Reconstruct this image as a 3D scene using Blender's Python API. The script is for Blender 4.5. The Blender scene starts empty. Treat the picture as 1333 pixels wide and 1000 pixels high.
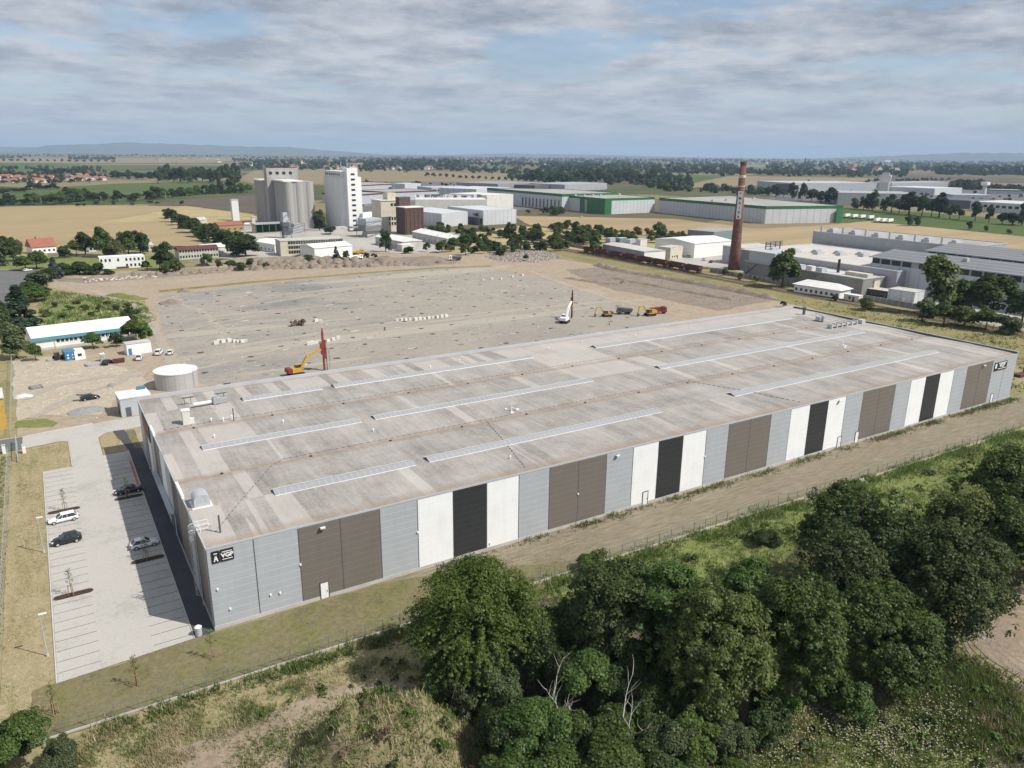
import bpy, math, random
import numpy as np
from mathutils import Vector, Matrix
R_ = math.radians
sc = bpy.context.scene
C = sc.collection
random.seed(7)

# ------------------------------------------------------------------ camera
F_PX, PITCH, ROLL, YAW = 989.37, .2942, .0099, .5543
CAM = np.array([-12.68, -95.57, 61.6])
_fw = np.array([math.sin(YAW)*math.cos(PITCH), math.cos(YAW)*math.cos(PITCH), -math.sin(PITCH)])
_r = np.array([math.cos(YAW), -math.sin(YAW), 0.]); _u = np.cross(_r, _fw)
_R = _r*math.cos(ROLL)+_u*math.sin(ROLL); _U = -_r*math.sin(ROLL)+_u*math.cos(ROLL)
cd = bpy.data.cameras.new('camera'); cam = bpy.data.objects.new('camera', cd); C.objects.link(cam)
cd.sensor_width = 36; cd.lens = F_PX/1333*36; cd.clip_start = .5; cd.clip_end = 90000
mw = Matrix.Identity(4)
for i in range(3):
    mw[i][0] = _R[i]; mw[i][1] = _U[i]; mw[i][2] = -_fw[i]; mw[i][3] = CAM[i]
cam.matrix_world = mw
sc.camera = cam

def G(px, py, z=0.):
    """point of the place, at height z, that a survey of the photograph gives"""
    d = _fw*F_PX+_R*(px-666.5)-_U*(py-500)
    t = (z-CAM[2])/d[2]
    p = CAM+d*t
    return (float(p[0]), float(p[1]))
def PJ(x, y, z=0.):
    d = np.array([x, y, z])-CAM; Z = d@_fw
    return 666.5+F_PX*(d@_R)/Z, 500-F_PX*(d@_U)/Z, Z/F_PX
def HT(xy, py):
    lo, hi = -5., 400.
    for _ in range(40):
        m = (lo+hi)/2
        if PJ(xy[0], xy[1], m)[1] > py: lo = m
        else: hi = m
    return lo

# ------------------------------------------------------------------ light
SUN_EL, SUN_AZ = 48.5, -49.6           # degrees, azimuth from +X
sd = Vector((math.cos(R_(SUN_EL))*math.cos(R_(SUN_AZ)), math.cos(R_(SUN_EL))*math.sin(R_(SUN_AZ)), math.sin(R_(SUN_EL))))
L = bpy.data.lights.new('sun', 'SUN'); L.energy = 4.9; L.angle = R_(.5); L.color = (1, .955, .88)
so = bpy.data.objects.new('sun', L); C.objects.link(so); so.rotation_euler = sd.to_track_quat('Z', 'Y').to_euler()
so.location = (0, 0, 200)
W = bpy.data.worlds.new('World'); sc.world = W; W.use_nodes = True
nt = W.node_tree; nt.nodes.clear(); N = nt.nodes.new; LK = nt.links.new
sky = N('ShaderNodeTexSky'); sky.sky_type = 'NISHITA'; sky.sun_disc = False
sky.sun_elevation = R_(SUN_EL); sky.sun_rotation = math.atan2(sd.x, sd.y); sky.altitude = 200; sky.dust_density = 1.0; sky.air_density = 1.0; sky.ozone_density = 3.5
b1 = N('ShaderNodeBackground'); b1.inputs[1].default_value = .12; LK(sky.outputs[0], b1.inputs[0])
tc = N('ShaderNodeTexCoord'); sp = N('ShaderNodeSeparateXYZ'); LK(tc.outputs['Generated'], sp.inputs[0])
def wm(op, a, b=None, clamp=False):
    n = N('ShaderNodeMath'); n.operation = op; n.use_clamp = clamp
    for i, v in enumerate((a, b)):
        if v is None: continue
        if isinstance(v, (int, float)): n.inputs[i].default_value = v
        else: LK(v, n.inputs[i])
    return n.outputs[0]
zz = wm('ADD', wm('MAXIMUM', sp.outputs[2], 0.), .11)
cx = wm('DIVIDE', sp.outputs[0], zz); cy = wm('DIVIDE', sp.outputs[1], zz)
cv = N('ShaderNodeCombineXYZ'); LK(cx, cv.inputs[0]); LK(cy, cv.inputs[1])
n1 = N('ShaderNodeTexNoise'); n1.inputs['Scale'].default_value = .95; n1.inputs['Detail'].default_value = 9; n1.inputs['Roughness'].default_value = .63
LK(cv.outputs[0], n1.inputs['Vector'])
r1 = N('ShaderNodeValToRGB'); r1.color_ramp.elements[0].position = .40; r1.color_ramp.elements[1].position = .49
LK(n1.outputs['Fac'], r1.inputs[0])
n2 = N('ShaderNodeTexNoise'); n2.inputs['Scale'].default_value = 1.7; n2.inputs['Detail'].default_value = 8; n2.inputs['Roughness'].default_value = .66
LK(cv.outputs[0], n2.inputs['Vector'])
r2 = N('ShaderNodeValToRGB'); e = r2.color_ramp.elements
e[0].position = .38; e[0].color = (.31, .345, .41, 1); e[1].position = .60; e[1].color = (.60, .62, .66, 1)
LK(n2.outputs['Fac'], r2.inputs[0])
b2 = N('ShaderNodeBackground'); b2.inputs[1].default_value = 1.0; LK(r2.outputs[0], b2.inputs[0])
b3 = N('ShaderNodeBackground'); b3.inputs[0].default_value = (.50, .565, .66, 1); b3.inputs[1].default_value = 1.
lo = N('ShaderNodeMapRange'); lo.inputs['From Min'].default_value = -.02; lo.inputs['From Max'].default_value = .12; lo.inputs['To Min'].default_value = .75; lo.inputs['To Max'].default_value = .0
LK(sp.outputs[2], lo.inputs['Value'])
mx0 = N('ShaderNodeMixShader'); LK(wm('ADD', wm('MULTIPLY', r1.outputs[0], .66), .27), mx0.inputs[0]); LK(b1.outputs[0], mx0.inputs[1]); LK(b2.outputs[0], mx0.inputs[2])
mx = N('ShaderNodeMixShader'); LK(lo.outputs[0], mx.inputs[0]); LK(mx0.outputs[0], mx.inputs[1]); LK(b3.outputs[0], mx.inputs[2])
wo = N('ShaderNodeOutputWorld'); LK(mx.outputs[0], wo.inputs[0])
sc.view_settings.view_transform = 'Standard'; sc.view_settings.look = 'None'; sc.view_settings.gamma = 1
sc.view_settings.use_curve_mapping = False; sc.view_settings.exposure = 0.08
sc.cycles.max_bounces = 6; sc.cycles.transparent_max_bounces = 12; sc.cycles.volume_bounces = 0

# ------------------------------------------------------------------ materials
def ramp(nt, fac, cols, p0=.3, p1=.7):
    r = nt.nodes.new('ShaderNodeValToRGB'); el = r.color_ramp.elements
    while len(el) < len(cols): el.new(.5)
    for i, c in enumerate(cols):
        el[i].position = p0+(p1-p0)*i/max(1, len(cols)-1); el[i].color = (*c, 1)
    nt.links.new(fac, r.inputs[0]); return r.outputs[0]
def newmat(name, rough=.8, spec=.3, metal=0.):
    m = bpy.data.materials.new(name); m.use_nodes = True
    b = m.node_tree.nodes['Principled BSDF']; b.inputs['Roughness'].default_value = rough
    b.inputs['Specular IOR Level'].default_value = spec; b.inputs['Metallic'].default_value = metal
    return m, m.node_tree, b
def noise(nt, vec, scale, detail=6, rough=.6, stretch=None):
    n = nt.nodes.new('ShaderNodeTexNoise'); n.inputs['Scale'].default_value = scale
    n.inputs['Detail'].default_value = detail; n.inputs['Roughness'].default_value = rough
    if stretch:
        mp = nt.nodes.new('ShaderNodeMapping'); mp.inputs['Scale'].default_value = stretch
        nt.links.new(vec, mp.inputs['Vector']); vec = mp.outputs[0]
    nt.links.new(vec, n.inputs['Vector']); return n.outputs['Fac']
def objco(nt):
    t = nt.nodes.new('ShaderNodeTexCoord'); return t.outputs['Object']
def mth(nt, op, a, b=None, c=None, clamp=False):
    n = nt.nodes.new('ShaderNodeMath'); n.operation = op; n.use_clamp = clamp
    for i, v in enumerate((a, b, c)):
        if v is None: continue
        if isinstance(v, (int, float)): n.inputs[i].default_value = v
        else: nt.links.new(v, n.inputs[i])
    return n.outputs[0]
def mixc(nt, f, a, b, mode='MIX'):
    n = nt.nodes.new('ShaderNodeMix'); n.data_type = 'RGBA'; n.blend_type = mode
    for sck, v in ((n.inputs[0], f), (n.inputs[6], a), (n.inputs[7], b)):
        if isinstance(v, tuple): sck.default_value = (*v, 1)
        elif isinstance(v, (int, float)): sck.default_value = v
        else: nt.links.new(v, sck)
    return n.outputs[2]
def bumpit(nt, b, h, st=.3, dist=.1):
    bp = nt.nodes.new('ShaderNodeBump'); bp.inputs['Strength'].default_value = st; bp.inputs['Distance'].default_value = dist
    nt.links.new(h, bp.inputs['Height']); nt.links.new(bp.outputs[0], b.inputs['Normal'])
def paint(name, c, rough=.5, var=.12, scale=.7, metal=0., spec=.4):
    """painted or weathered surface with slight unevenness"""
    m, nt, b = newmat(name, rough, spec, metal)
    f = noise(nt, objco(nt), scale, 5)
    d = tuple(max(0, x*(1-var)) for x in c); l = tuple(min(1, x*(1+var*.6)) for x in c)
    nt.links.new(ramp(nt, f, [d, c, l]), b.inputs['Base Color']); return m
def soil(name, big, fine, s1=.02, s2=.6, mixf=.45, bump=.5, stretch=None, fs=None):
    """two scales of noise: broad patches of colours, fine grain over them"""
    m, nt, b = newmat(name, .95, .1)
    co = objco(nt)
    c1 = ramp(nt, noise(nt, co, s1, 8, .62, stretch), big, .32, .68)
    f2 = noise(nt, co, s2, 8, .7, fs)
    c2 = ramp(nt, f2, fine, .3, .7)
    nt.links.new(mixc(nt, mixf, c1, c2), b.inputs['Base Color'])
    if bump: bumpit(nt, b, f2, bump, .25)
    return m
M = {}
M['white'] = paint('white_paint', (.80, .80, .79), .45, .05)
M['white_roof'] = paint('white_roof_sheet', (.72, .71, .68), .6, .12, .25)
M['offwhite'] = paint('offwhite_render', (.62, .60, .55), .8, .12, .3)
M['cream'] = paint('cream_render', (.55, .50, .40), .85, .14, .3)
M['concrete'] = paint('concrete', (.46, .45, .43), .9, .2, .25)
M['concrete_dark'] = paint('old_concrete', (.24, .235, .225), .9, .25, .2)
M['grey'] = paint('grey_sheet', (.36, .37, .39), .5, .12, .2)
M['lgrey'] = paint('light_grey_sheet', (.44, .46, .49), .5, .08, .2)
M['dgrey'] = paint('dark_grey_sheet', (.10, .105, .115), .5, .2, .2)
M['galv'] = paint('galvanised_steel', (.50, .52, .54), .4, .15, 1.5, .3)
M['black'] = paint('black_paint', (.02, .021, .024), .4, .2)
M['dark'] = paint('dark_opening', (.035, .036, .04), .5, .3)
M['rubber'] = paint('tyre_rubber', (.022, .022, .022), .9, .2)
M['glass'] = paint('dark_glass', (.03, .038, .046), .08, .2, 1, 0, .8)
M['red'] = paint('red_paint', (.21, .036, .032), .5, .2)
M['yellow'] = paint('yellow_paint', (.50, .31, .045), .5, .15)
M['orange'] = paint('orange_paint', (.6, .2, .03), .5, .15)
M['blue'] = paint('blue_paint', (.06, .19, .36), .5, .15)
M['teal'] = paint('teal_band', (.10, .30, .38), .5, .15)
M['ochre'] = paint('ochre_render', (.50, .33, .08), .8, .15)
M['teal_dull'] = paint('dull_teal_sheet', (.17, .22, .22), .6, .15)
M['green'] = paint('green_cladding', (.026, .145, .05), .5, .15, .1)
M['tile'] = paint('red_roof_tiles', (.30, .115, .075), .85, .3, 1.2)
M['brick'] = paint('red_brick', (.10, .06, .05), .9, .25, .5)
M['rust'] = paint('rust_red_wagon_paint', (.105, .04, .033), .8, .35, .8)
M['wood'] = paint('timber', (.32, .22, .12), .8, .25, 3)
M['bark'] = paint('bark', (.11, .085, .06), .95, .35, 3)
M['deadwood'] = paint('bleached_dead_wood', (.46, .43, .39), .9, .15, 2)
M['lamp'] = paint('lamp_housing', (.7, .7, .7), .4, .05)
M['silver'] = paint('silver_car_paint', (.62, .64, .66), .25, .05, 1, .1, .6)
M['blackcar'] = paint('black_car_paint', (.012, .013, .016), .15, .1, 1, 0, .7)
M['whitecar'] = paint('white_car_paint', (.78, .78, .78), .2, .03, 1, 0, .6)
M['skin'] = paint('skin', (.45, .28, .2), .6, .1)
M['hivis'] = paint('hi_vis_jacket', (.62, .55, .05), .8, .1)
M['jeans'] = paint('dark_trousers', (.05, .06, .09), .9, .2)

def panel_mat(name, c, line, lw=.05, per=1.02, rough=.45):
    m, nt, b = newmat(name, rough, .4)
    co = objco(nt); s = nt.nodes.new('ShaderNodeSeparateXYZ'); nt.links.new(co, s.inputs[0])
    fr = mth(nt, 'FRACT', mth(nt, 'DIVIDE', mth(nt, 'SUBTRACT', s.outputs[2], .52), per))
    isl = mth(nt, 'LESS_THAN', fr, lw)
    f = noise(nt, co, .35, 6); f3 = noise(nt, co, 1.2, 6, .6, (1, 1, .08))
    base = ramp(nt, mth(nt, 'ADD', mth(nt, 'MULTIPLY', f, .6), mth(nt, 'MULTIPLY', f3, .4)), [tuple(x*.93 for x in c), c, tuple(min(1, x*1.04) for x in c)], .35, .65)
    nt.links.new(mixc(nt, isl, base, line), b.inputs['Base Color'])
    w = mth(nt, 'SINE', mth(nt, 'MULTIPLY', s.outputs[2], 62.8))
    bumpit(nt, b, mth(nt, 'SUBTRACT', mth(nt, 'MULTIPLY', w, .15), isl), .25, .03)
    return m
def ribbed(nm, c, l, per, axis='xy', lw=.16):
    m, nt, b = newmat(nm, .6, .3); co = objco(nt); s = nt.nodes.new('ShaderNodeSeparateXYZ'); nt.links.new(co, s.inputs[0])
    v = s.outputs[0] if axis == 'x' else s.outputs[1] if axis == 'y' else mth(nt, 'ADD', s.outputs[0], s.outputs[1])
    fr = mth(nt, 'FRACT', mth(nt, 'DIVIDE', v, per))
    n = noise(nt, co, .05, 6); c1 = ramp(nt, n, [tuple(x*.85 for x in c), c])
    nt.links.new(mixc(nt, mth(nt, 'LESS_THAN', fr, lw), c1, l), b.inputs['Base Color']); return m
PM = {'g': panel_mat('grey_sandwich_panel', (.40, .425, .455), (.56, .58, .60)),
      'w': panel_mat('white_sandwich_panel', (.84, .85, .865), (.78, .79, .80)),
      'b': panel_mat('brown_sandwich_panel', (.172, .152, .135), (.24, .215, .195)),
      'k': panel_mat('charcoal_sandwich_panel', (.032, .034, .037), (.065, .066, .07))}

def roof_mat():
    m, nt, b = newmat('warehouse_roof_membrane', .85, .2)
    co = objco(nt); s = nt.nodes.new('ShaderNodeSeparateXYZ'); nt.links.new(co, s.inputs[0])
    sec = mth(nt, 'FLOOR', mth(nt, 'DIVIDE', s.outputs[1], 12.2))
    cmb = nt.nodes.new('ShaderNodeCombineXYZ')
    nt.links.new(s.outputs[0], cmb.inputs[0]); nt.links.new(mth(nt, 'MULTIPLY', sec, 37.3), cmb.inputs[2])
    nt.links.new(mth(nt, 'MULTIPLY', s.outputs[1], .02), cmb.inputs[1])
    # 2.1 m wide membrane strips, each its own tone
    vx = nt.nodes.new('ShaderNodeCombineXYZ'); nt.links.new(mth(nt, 'FLOOR', mth(nt, 'DIVIDE', s.outputs[0], 2.1)), vx.inputs[0]); nt.links.new(sec, vx.inputs[1])
    wn = nt.nodes.new('ShaderNodeTexWhiteNoise'); wn.noise_dimensions = '2D'; nt.links.new(vx.outputs[0], wn.inputs['Vector'])
    band = noise(nt, cmb.outputs[0], .11, 4, .5)
    fine = noise(nt, co, 1.3, 8, .75, (1, .07, 1))
    blot = noise(nt, co, .11, 9, .72)
    grain = noise(nt, co, 2.2, 6, .75)
    # light, newly swept strips cut hard against dark dusty ones
    X, Y = s.outputs[0], s.outputs[1]
    gt = lambda v, k: mth(nt, 'GREATER_THAN', v, k)
    lt = lambda v, k: mth(nt, 'LESS_THAN', v, k)
    ml = lambda a, b: mth(nt, 'MULTIPLY', a, b)
    # where the dust was washed off: the far row, the middle cross-strip, the west end, two strips at the east end
    reg = mth(nt, 'MAXIMUM', ml(gt(Y, 61.5), .17), ml(ml(gt(Y, 37.5), ml(gt(X, 89.), lt(X, 108.))), .36))
    reg = mth(nt, 'MAXIMUM', reg, mth(nt, 'MAXIMUM', ml(lt(X, 16.), .11), ml(ml(gt(Y, 62.), gt(X, 110.)), .6)))
    reg = mth(nt, 'MAXIMUM', reg, ml(mth(nt, 'MAXIMUM', ml(gt(X, 194.5), lt(X, 197.6)), ml(gt(X, 198.6), lt(X, 199.8))), .7))
    cut = gt(mth(nt, 'ADD', mth(nt, 'ADD', mth(nt, 'MULTIPLY', band, .72), mth(nt, 'MULTIPLY', wn.outputs['Value'], .28)), reg), .655)
    t = mth(nt, 'ADD', mth(nt, 'ADD', mth(nt, 'MULTIPLY', fine, .30), mth(nt, 'MULTIPLY', blot, .42)), mth(nt, 'ADD', mth(nt, 'MULTIPLY', grain, .26), mth(nt, 'MULTIPLY', wn.outputs['Value'], .05)))
    dirty = ramp(nt, t, [(.185, .172, .158), (.305, .284, .262), (.405, .378, .35)], .39, .62)
    clean = ramp(nt, t, [(.375, .348, .322), (.475, .445, .41)], .4, .65)
    col = mixc(nt, mth(nt, 'MULTIPLY', cut, .8), dirty, clean)
    # rusty silt lying in the two valleys and along the front edge
    wob = mth(nt, 'MULTIPLY', mth(nt, 'SUBTRACT', noise(nt, co, .25, 6), .5), 1.6)
    yy = mth(nt, 'ADD', s.outputs[1], wob)
    sil = None
    for yv, wd in ((24.3, 1.0), (48.8, 1.0), (.2, 1.7), (71.2, .6)):
        d = mth(nt, 'ABSOLUTE', mth(nt, 'SUBTRACT', yy, yv))
        k = nt.nodes.new('ShaderNodeMapRange'); k.inputs['From Min'].default_value = wd*.4; k.inputs['From Max'].default_value = wd*1.5
        k.inputs['To Min'].default_value = 1; k.inputs['To Max'].default_value = 0; nt.links.new(d, k.inputs['Value'])
        sil = k.outputs[0] if sil is None else mth(nt, 'MAXIMUM', sil, k.outputs[0])
    br = noise(nt, co, .35, 6, .7)
    sil = mth(nt, 'MULTIPLY', sil, mth(nt, 'MULTIPLY', br, 1.0), None, True)
    col = mixc(nt, sil, col, (.27, .195, .13))
    nt.links.new(col, b.inputs['Base Color']); bumpit(nt, b, grain, .25, .05)
    return m
M['roof'] = roof_mat()

def leaf_mat(name, a, bcol, c, trans=.28):
    m = bpy.data.materials.new(name); m.use_nodes = True; nt = m.node_tree; nt.nodes.clear()
    g = nt.nodes.new('ShaderNodeNewGeometry'); oi = nt.nodes.new('ShaderNodeObjectInfo')
    t = nt.nodes.new('ShaderNodeTexCoord')
    nz = noise(nt, t.outputs['Object'], .55, 3)
    f = mth(nt, 'ADD', mth(nt, 'MULTIPLY', g.outputs['Random Per Island'], .5), mth(nt, 'MULTIPLY', nz, .5))
    col = ramp(nt, f, [a, bcol, c], .22, .78)
    hs = nt.nodes.new('ShaderNodeHueSaturation'); nt.links.new(col, hs.inputs['Color'])
    nt.links.new(mth(nt, 'ADD', .485, mth(nt, 'MULTIPLY', oi.outputs['Random'], .03)), hs.inputs['Hue'])
    nt.links.new(mth(nt, 'ADD', .78, mth(nt, 'MULTIPLY', oi.outputs['Random'], .42)), hs.inputs['Value'])
    d = nt.nodes.new('ShaderNodeBsdfDiffuse'); tr = nt.nodes.new('ShaderNodeBsdfTranslucent'); gl = nt.nodes.new('ShaderNodeBsdfGlossy')
    gl.inputs['Roughness'].default_value = .5; gl.inputs['Color'].default_value = (.6, .6, .6, 1)
    for s in (d, tr): nt.links.new(hs.outputs[0], s.inputs['Color'])
    m1 = nt.nodes.new('ShaderNodeMixShader'); m1.inputs[0].default_value = trans; nt.links.new(d.outputs[0], m1.inputs[1]); nt.links.new(tr.outputs[0], m1.inputs[2])
    m2 = nt.nodes.new('ShaderNodeMixShader'); m2.inputs[0].default_value = .025; nt.links.new(m1.outputs[0], m2.inputs[1]); nt.links.new(gl.outputs[0], m2.inputs[2])
    o = nt.nodes.new('ShaderNodeOutputMaterial'); nt.links.new(m2.outputs[0], o.inputs[0]); return m
M['leaf'] = leaf_mat('green_leaves', (.034, .062, .014), (.064, .108, .022), (.115, .160, .038))
M['leaf_bright'] = leaf_mat('bright_green_leaves', (.050, .092, .016), (.090, .150, .025), (.155, .215, .045))
M['leaf_olive'] = leaf_mat('olive_leaves', (.048, .062, .016), (.092, .112, .028), (.16, .172, .052))
M['leaf_dark'] = leaf_mat('dark_leaves', (.025, .044, .013), (.048, .078, .021), (.086, .118, .034))
M['leaf_purple'] = leaf_mat('bronze_tinged_leaves', (.029, .043, .014), (.057, .078, .023), (.105, .124, .040))
M['leaf_grey'] = leaf_mat('grey_green_leaves', (.045, .066, .024), (.080, .105, .042), (.135, .16, .07))
M['leaf_far'] = leaf_mat('distant_dark_leaves', (.018, .036, .014), (.034, .058, .020), (.062, .088, .030))
M['needle'] = leaf_mat('conifer_needles', (.016, .030, .016), (.030, .048, .026), (.05, .075, .04), .1)
M['needle_blue'] = leaf_mat('blue_spruce_needles', (.035, .055, .055), (.06, .085, .085), (.10, .13, .125), .1)
M['dry'] = leaf_mat('dry_brown_twigs', (.08, .055, .035), (.14, .095, .06), (.2, .14, .09), .1)
M['grass'] = leaf_mat('green_grass_blades', (.080, .130, .028), (.135, .195, .045), (.21, .26, .08), .45)
M['straw'] = leaf_mat('straw_grass_blades', (.24, .20, .11), (.37, .31, .18), (.50, .43, .27))
M['weed'] = leaf_mat('weed_leaves', (.075, .12, .025), (.13, .19, .045), (.21, .26, .08), .45)
M['flower'] = leaf_mat('white_flower_heads', (.34, .33, .20), (.45, .44, .30), (.58, .56, .42))

# ------------------------------------------------------------------ builders
class MB:
    def __init__(s): s.v = []; s.f = []; s.mi = []; s.m = 0
    def mat(s, i): s.m = i; return s
    def add(s, vs, fs):
        o = len(s.v); s.v += [tuple(map(float, p)) for p in vs]
        for f in fs: s.f.append([o+i for i in f]); s.mi.append(s.m)
        return s
    def box(s, x0, x1, y0, y1, z0, z1):
        return s.add([(x0,y0,z0),(x1,y0,z0),(x1,y1,z0),(x0,y1,z0),(x0,y0,z1),(x1,y0,z1),(x1,y1,z1),(x0,y1,z1)],
                     [(0,3,2,1),(4,5,6,7),(0,1,5,4),(1,2,6,5),(2,3,7,6),(3,0,4,7)])
    def obox(s, p, q, w, z0, z1, off=0.):
        """box standing along the ground segment p-q, w thick"""
        a = Vector((p[0], p[1], 0)); b = Vector((q[0], q[1], 0)); d = (b-a).normalized(); n = Vector((-d.y, d.x, 0))
        a = a+n*off; b = b+n*off
        c = [a-n*w/2, b-n*w/2, b+n*w/2, a+n*w/2]
        return s.prism([(v.x, v.y) for v in c], z0, z1)
    def prism(s, pts, z0, z1, top=True, bottom=True):
        n = len(pts); ar = sum(pts[i][0]*pts[(i+1)%n][1]-pts[(i+1)%n][0]*pts[i][1] for i in range(n))
        if ar < 0: pts = pts[::-1]
        vs = [(p[0], p[1], z0) for p in pts]+[(p[0], p[1], z1) for p in pts]
        fs = [(i, (i+1)%n, n+(i+1)%n, n+i) for i in range(n)]
        if top: fs.append(tuple(range(n, 2*n)))
        if bottom: fs.append(tuple(range(n-1, -1, -1)))
        return s.add(vs, fs)
    def tube(s, pts, rad, n=6, cap=True):
        pts = [Vector(p) for p in pts]
        if isinstance(rad, (int, float)): rad = [rad]*len(pts)
        vs = []; fs = []
        for i, p in enumerate(pts):
            d = (pts[min(i+1, len(pts)-1)]-pts[max(i-1, 0)]).normalized()
            a = d.cross(Vector((0, 0, 1)) if abs(d.z) < .95 else Vector((1, 0, 0))).normalized(); b = d.cross(a)
            for k in range(n):
                t = 2*math.pi*k/n; vs.append(p+(a*math.cos(t)+b*math.sin(t))*rad[i])
        for i in range(len(pts)-1):
            for k in range(n): fs.append((i*n+k, i*n+(k+1)%n, (i+1)*n+(k+1)%n, (i+1)*n+k))
        if cap: fs.append(tuple(range(n-1, -1, -1))); fs.append(tuple((len(pts)-1)*n+k for k in range(n)))
        return s.add(vs, fs)
    def cyl(s, x, y, z0, z1, r0, r1=None, n=16): return s.tube([(x, y, z0), (x, y, z1)], [r0, r0 if r1 is None else r1], n)
    def beam(s, p, q, w, h=None):
        h = w if h is None else h
        p = Vector(p); q = Vector(q); d = (q-p).normalized()
        a = d.cross(Vector((0, 0, 1)) if abs(d.z) < .95 else Vector((1, 0, 0))).normalized(); b = a.cross(d)
        vs = []
        for c in (p, q):
            for sx, sy in ((-1,-1),(1,-1),(1,1),(-1,1)): vs.append(c+a*sx*w/2+b*sy*h/2)
        return s.add(vs, [(0,1,2,3),(7,6,5,4),(0,4,5,1),(1,5,6,2),(2,6,7,3),(3,7,4,0)])
    def mesh(s, name, mats, smooth=False):
        me = bpy.data.meshes.new(name); me.from_pydata(s.v, [], s.f)
        if not isinstance(mats, (list, tuple)): mats = [mats]
        for m in mats: me.materials.append(M[m] if isinstance(m, str) else m)
        me.polygons.foreach_set('material_index', s.mi)
        if smooth: me.polygons.foreach_set('use_smooth', [True]*len(s.f))
        me.update()
        return me
    def build(s, name, mats, parent=None, label=None, smooth=False):
        o = bpy.data.objects.new(name, s.mesh(name, mats, smooth)); C.objects.link(o)
        if parent: o.parent = parent
        if label: o['label'] = label
        return o
def tag(o, label, cat, group=None):
    o['label'] = label; o['category'] = cat
    if group: o['group'] = group
    return o
def thing(name, label, cat, loc=(0,0,0), rz=0., group=None, scale=None):
    o = bpy.data.objects.new(name, None); C.objects.link(o); o.location = loc; o.rotation_euler = (0, 0, rz)
    o.empty_display_size = .5
    if scale: o.scale = scale
    return tag(o, label, cat, group)
def structure(o, kind='structure', label=None, cat=None):
    o['kind'] = kind
    if label: tag(o, label, cat)
    return o
def dup(root, loc, rz=0., scale=None, label=None, group=None):
    r = root.copy(); C.objects.link(r); r.location = loc; r.rotation_euler = (0, 0, rz)
    if scale: r.scale = scale
    if label: r['label'] = label
    if group: r['group'] = group
    for ch in list(root.children):
        c = ch.copy(); C.objects.link(c); c.parent = r
        for g in list(ch.children):
            d = g.copy(); C.objects.link(d); d.parent = c
    return r
def text_part(name, body, size, mat, parent, loc, rot, depth=.03, bold=0.):
    cu = bpy.data.curves.new(name, 'FONT'); cu.body = body; cu.size = size; cu.extrude = depth; cu.align_x = 'CENTER'; cu.align_y = 'CENTER'
    cu.offset = bold; cu.resolution_u = 3
    o = bpy.data.objects.new(name, cu); C.objects.link(o)
    bpy.context.view_layer.update()
    me = bpy.data.meshes.new_from_object(o.evaluated_get(bpy.context.evaluated_depsgraph_get()))
    bpy.data.objects.remove(o); me.materials.clear(); me.materials.append(M[mat])
    p = bpy.data.objects.new(name, me); C.objects.link(p); p.parent = parent; p.location = loc; p.rotation_euler = rot
    return p
def npmesh(name, V, Fq, mats, mi=None, smooth=False):
    """mesh from numpy arrays, all faces with the same number of corners"""
    me = bpy.data.meshes.new(name); k = Fq.shape[1]
    me.vertices.add(len(V)); me.vertices.foreach_set('co', V.astype(np.float32).ravel())
    me.loops.add(Fq.size); me.loops.foreach_set('vertex_index', Fq.astype(np.int32).ravel())
    me.polygons.add(len(Fq)); me.polygons.foreach_set('loop_start', np.arange(0, Fq.size, k, dtype=np.int32))
    try: me.polygons.foreach_set('loop_total', np.full(len(Fq), k, dtype=np.int32))
    except Exception: pass
    for m in mats: me.materials.append(M[m])
    if mi is not None: me.polygons.foreach_set('material_index', np.asarray(mi, dtype=np.int32))
    if smooth: me.polygons.foreach_set('use_smooth', np.ones(len(Fq), dtype=bool))
    me.update(calc_edges=True); me.validate(); return me
def link(name, me, parent=None, label=None):
    o = bpy.data.objects.new(name, me); C.objects.link(o)
    if parent: o.parent = parent
    if label: o['label'] = label
    return o
def jagged(pts, step, amp, rng):
    out = []
    n = len(pts)
    for i in range(n):
        a = np.array(pts[i]); b = np.array(pts[(i+1)%n]); d = b-a; Ln = float(np.hypot(*d))
        k = max(1, int(Ln/step)); nrm = np.array([-d[1], d[0]])/max(Ln, 1e-6)
        ph = [rng.uniform(0, 6.28) for _ in range(3)]
        for j in range(k):
            t = j/k; e = min(1, 4*min(t, 1-t)+.15)
            w = (math.sin(t*Ln/step*.35+ph[0])*.5+math.sin(t*Ln/step*.9+ph[1])*.3+rng.uniform(-.6, .6)*.6)*amp*e
            out.append(tuple(a+d*t+nrm*w))
    return out
def patch(name, pts, z, mat, step=0., amp=0., seed=1, thick=0.):
    if step: pts = jagged(pts, step, amp, random.Random(seed))
    n = len(pts); ar = sum(pts[i][0]*pts[(i+1)%n][1]-pts[(i+1)%n][0]*pts[i][1] for i in range(n))
    if ar < 0: pts = pts[::-1]
    mb = MB()
    if thick: mb.prism(pts, z-thick, z, True, False)
    else: mb.add([(p[0], p[1], z) for p in pts], [tuple(range(n))])
    return structure(mb.build(name, mat))
def GP(*px): return [G(*p) for p in px]

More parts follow.
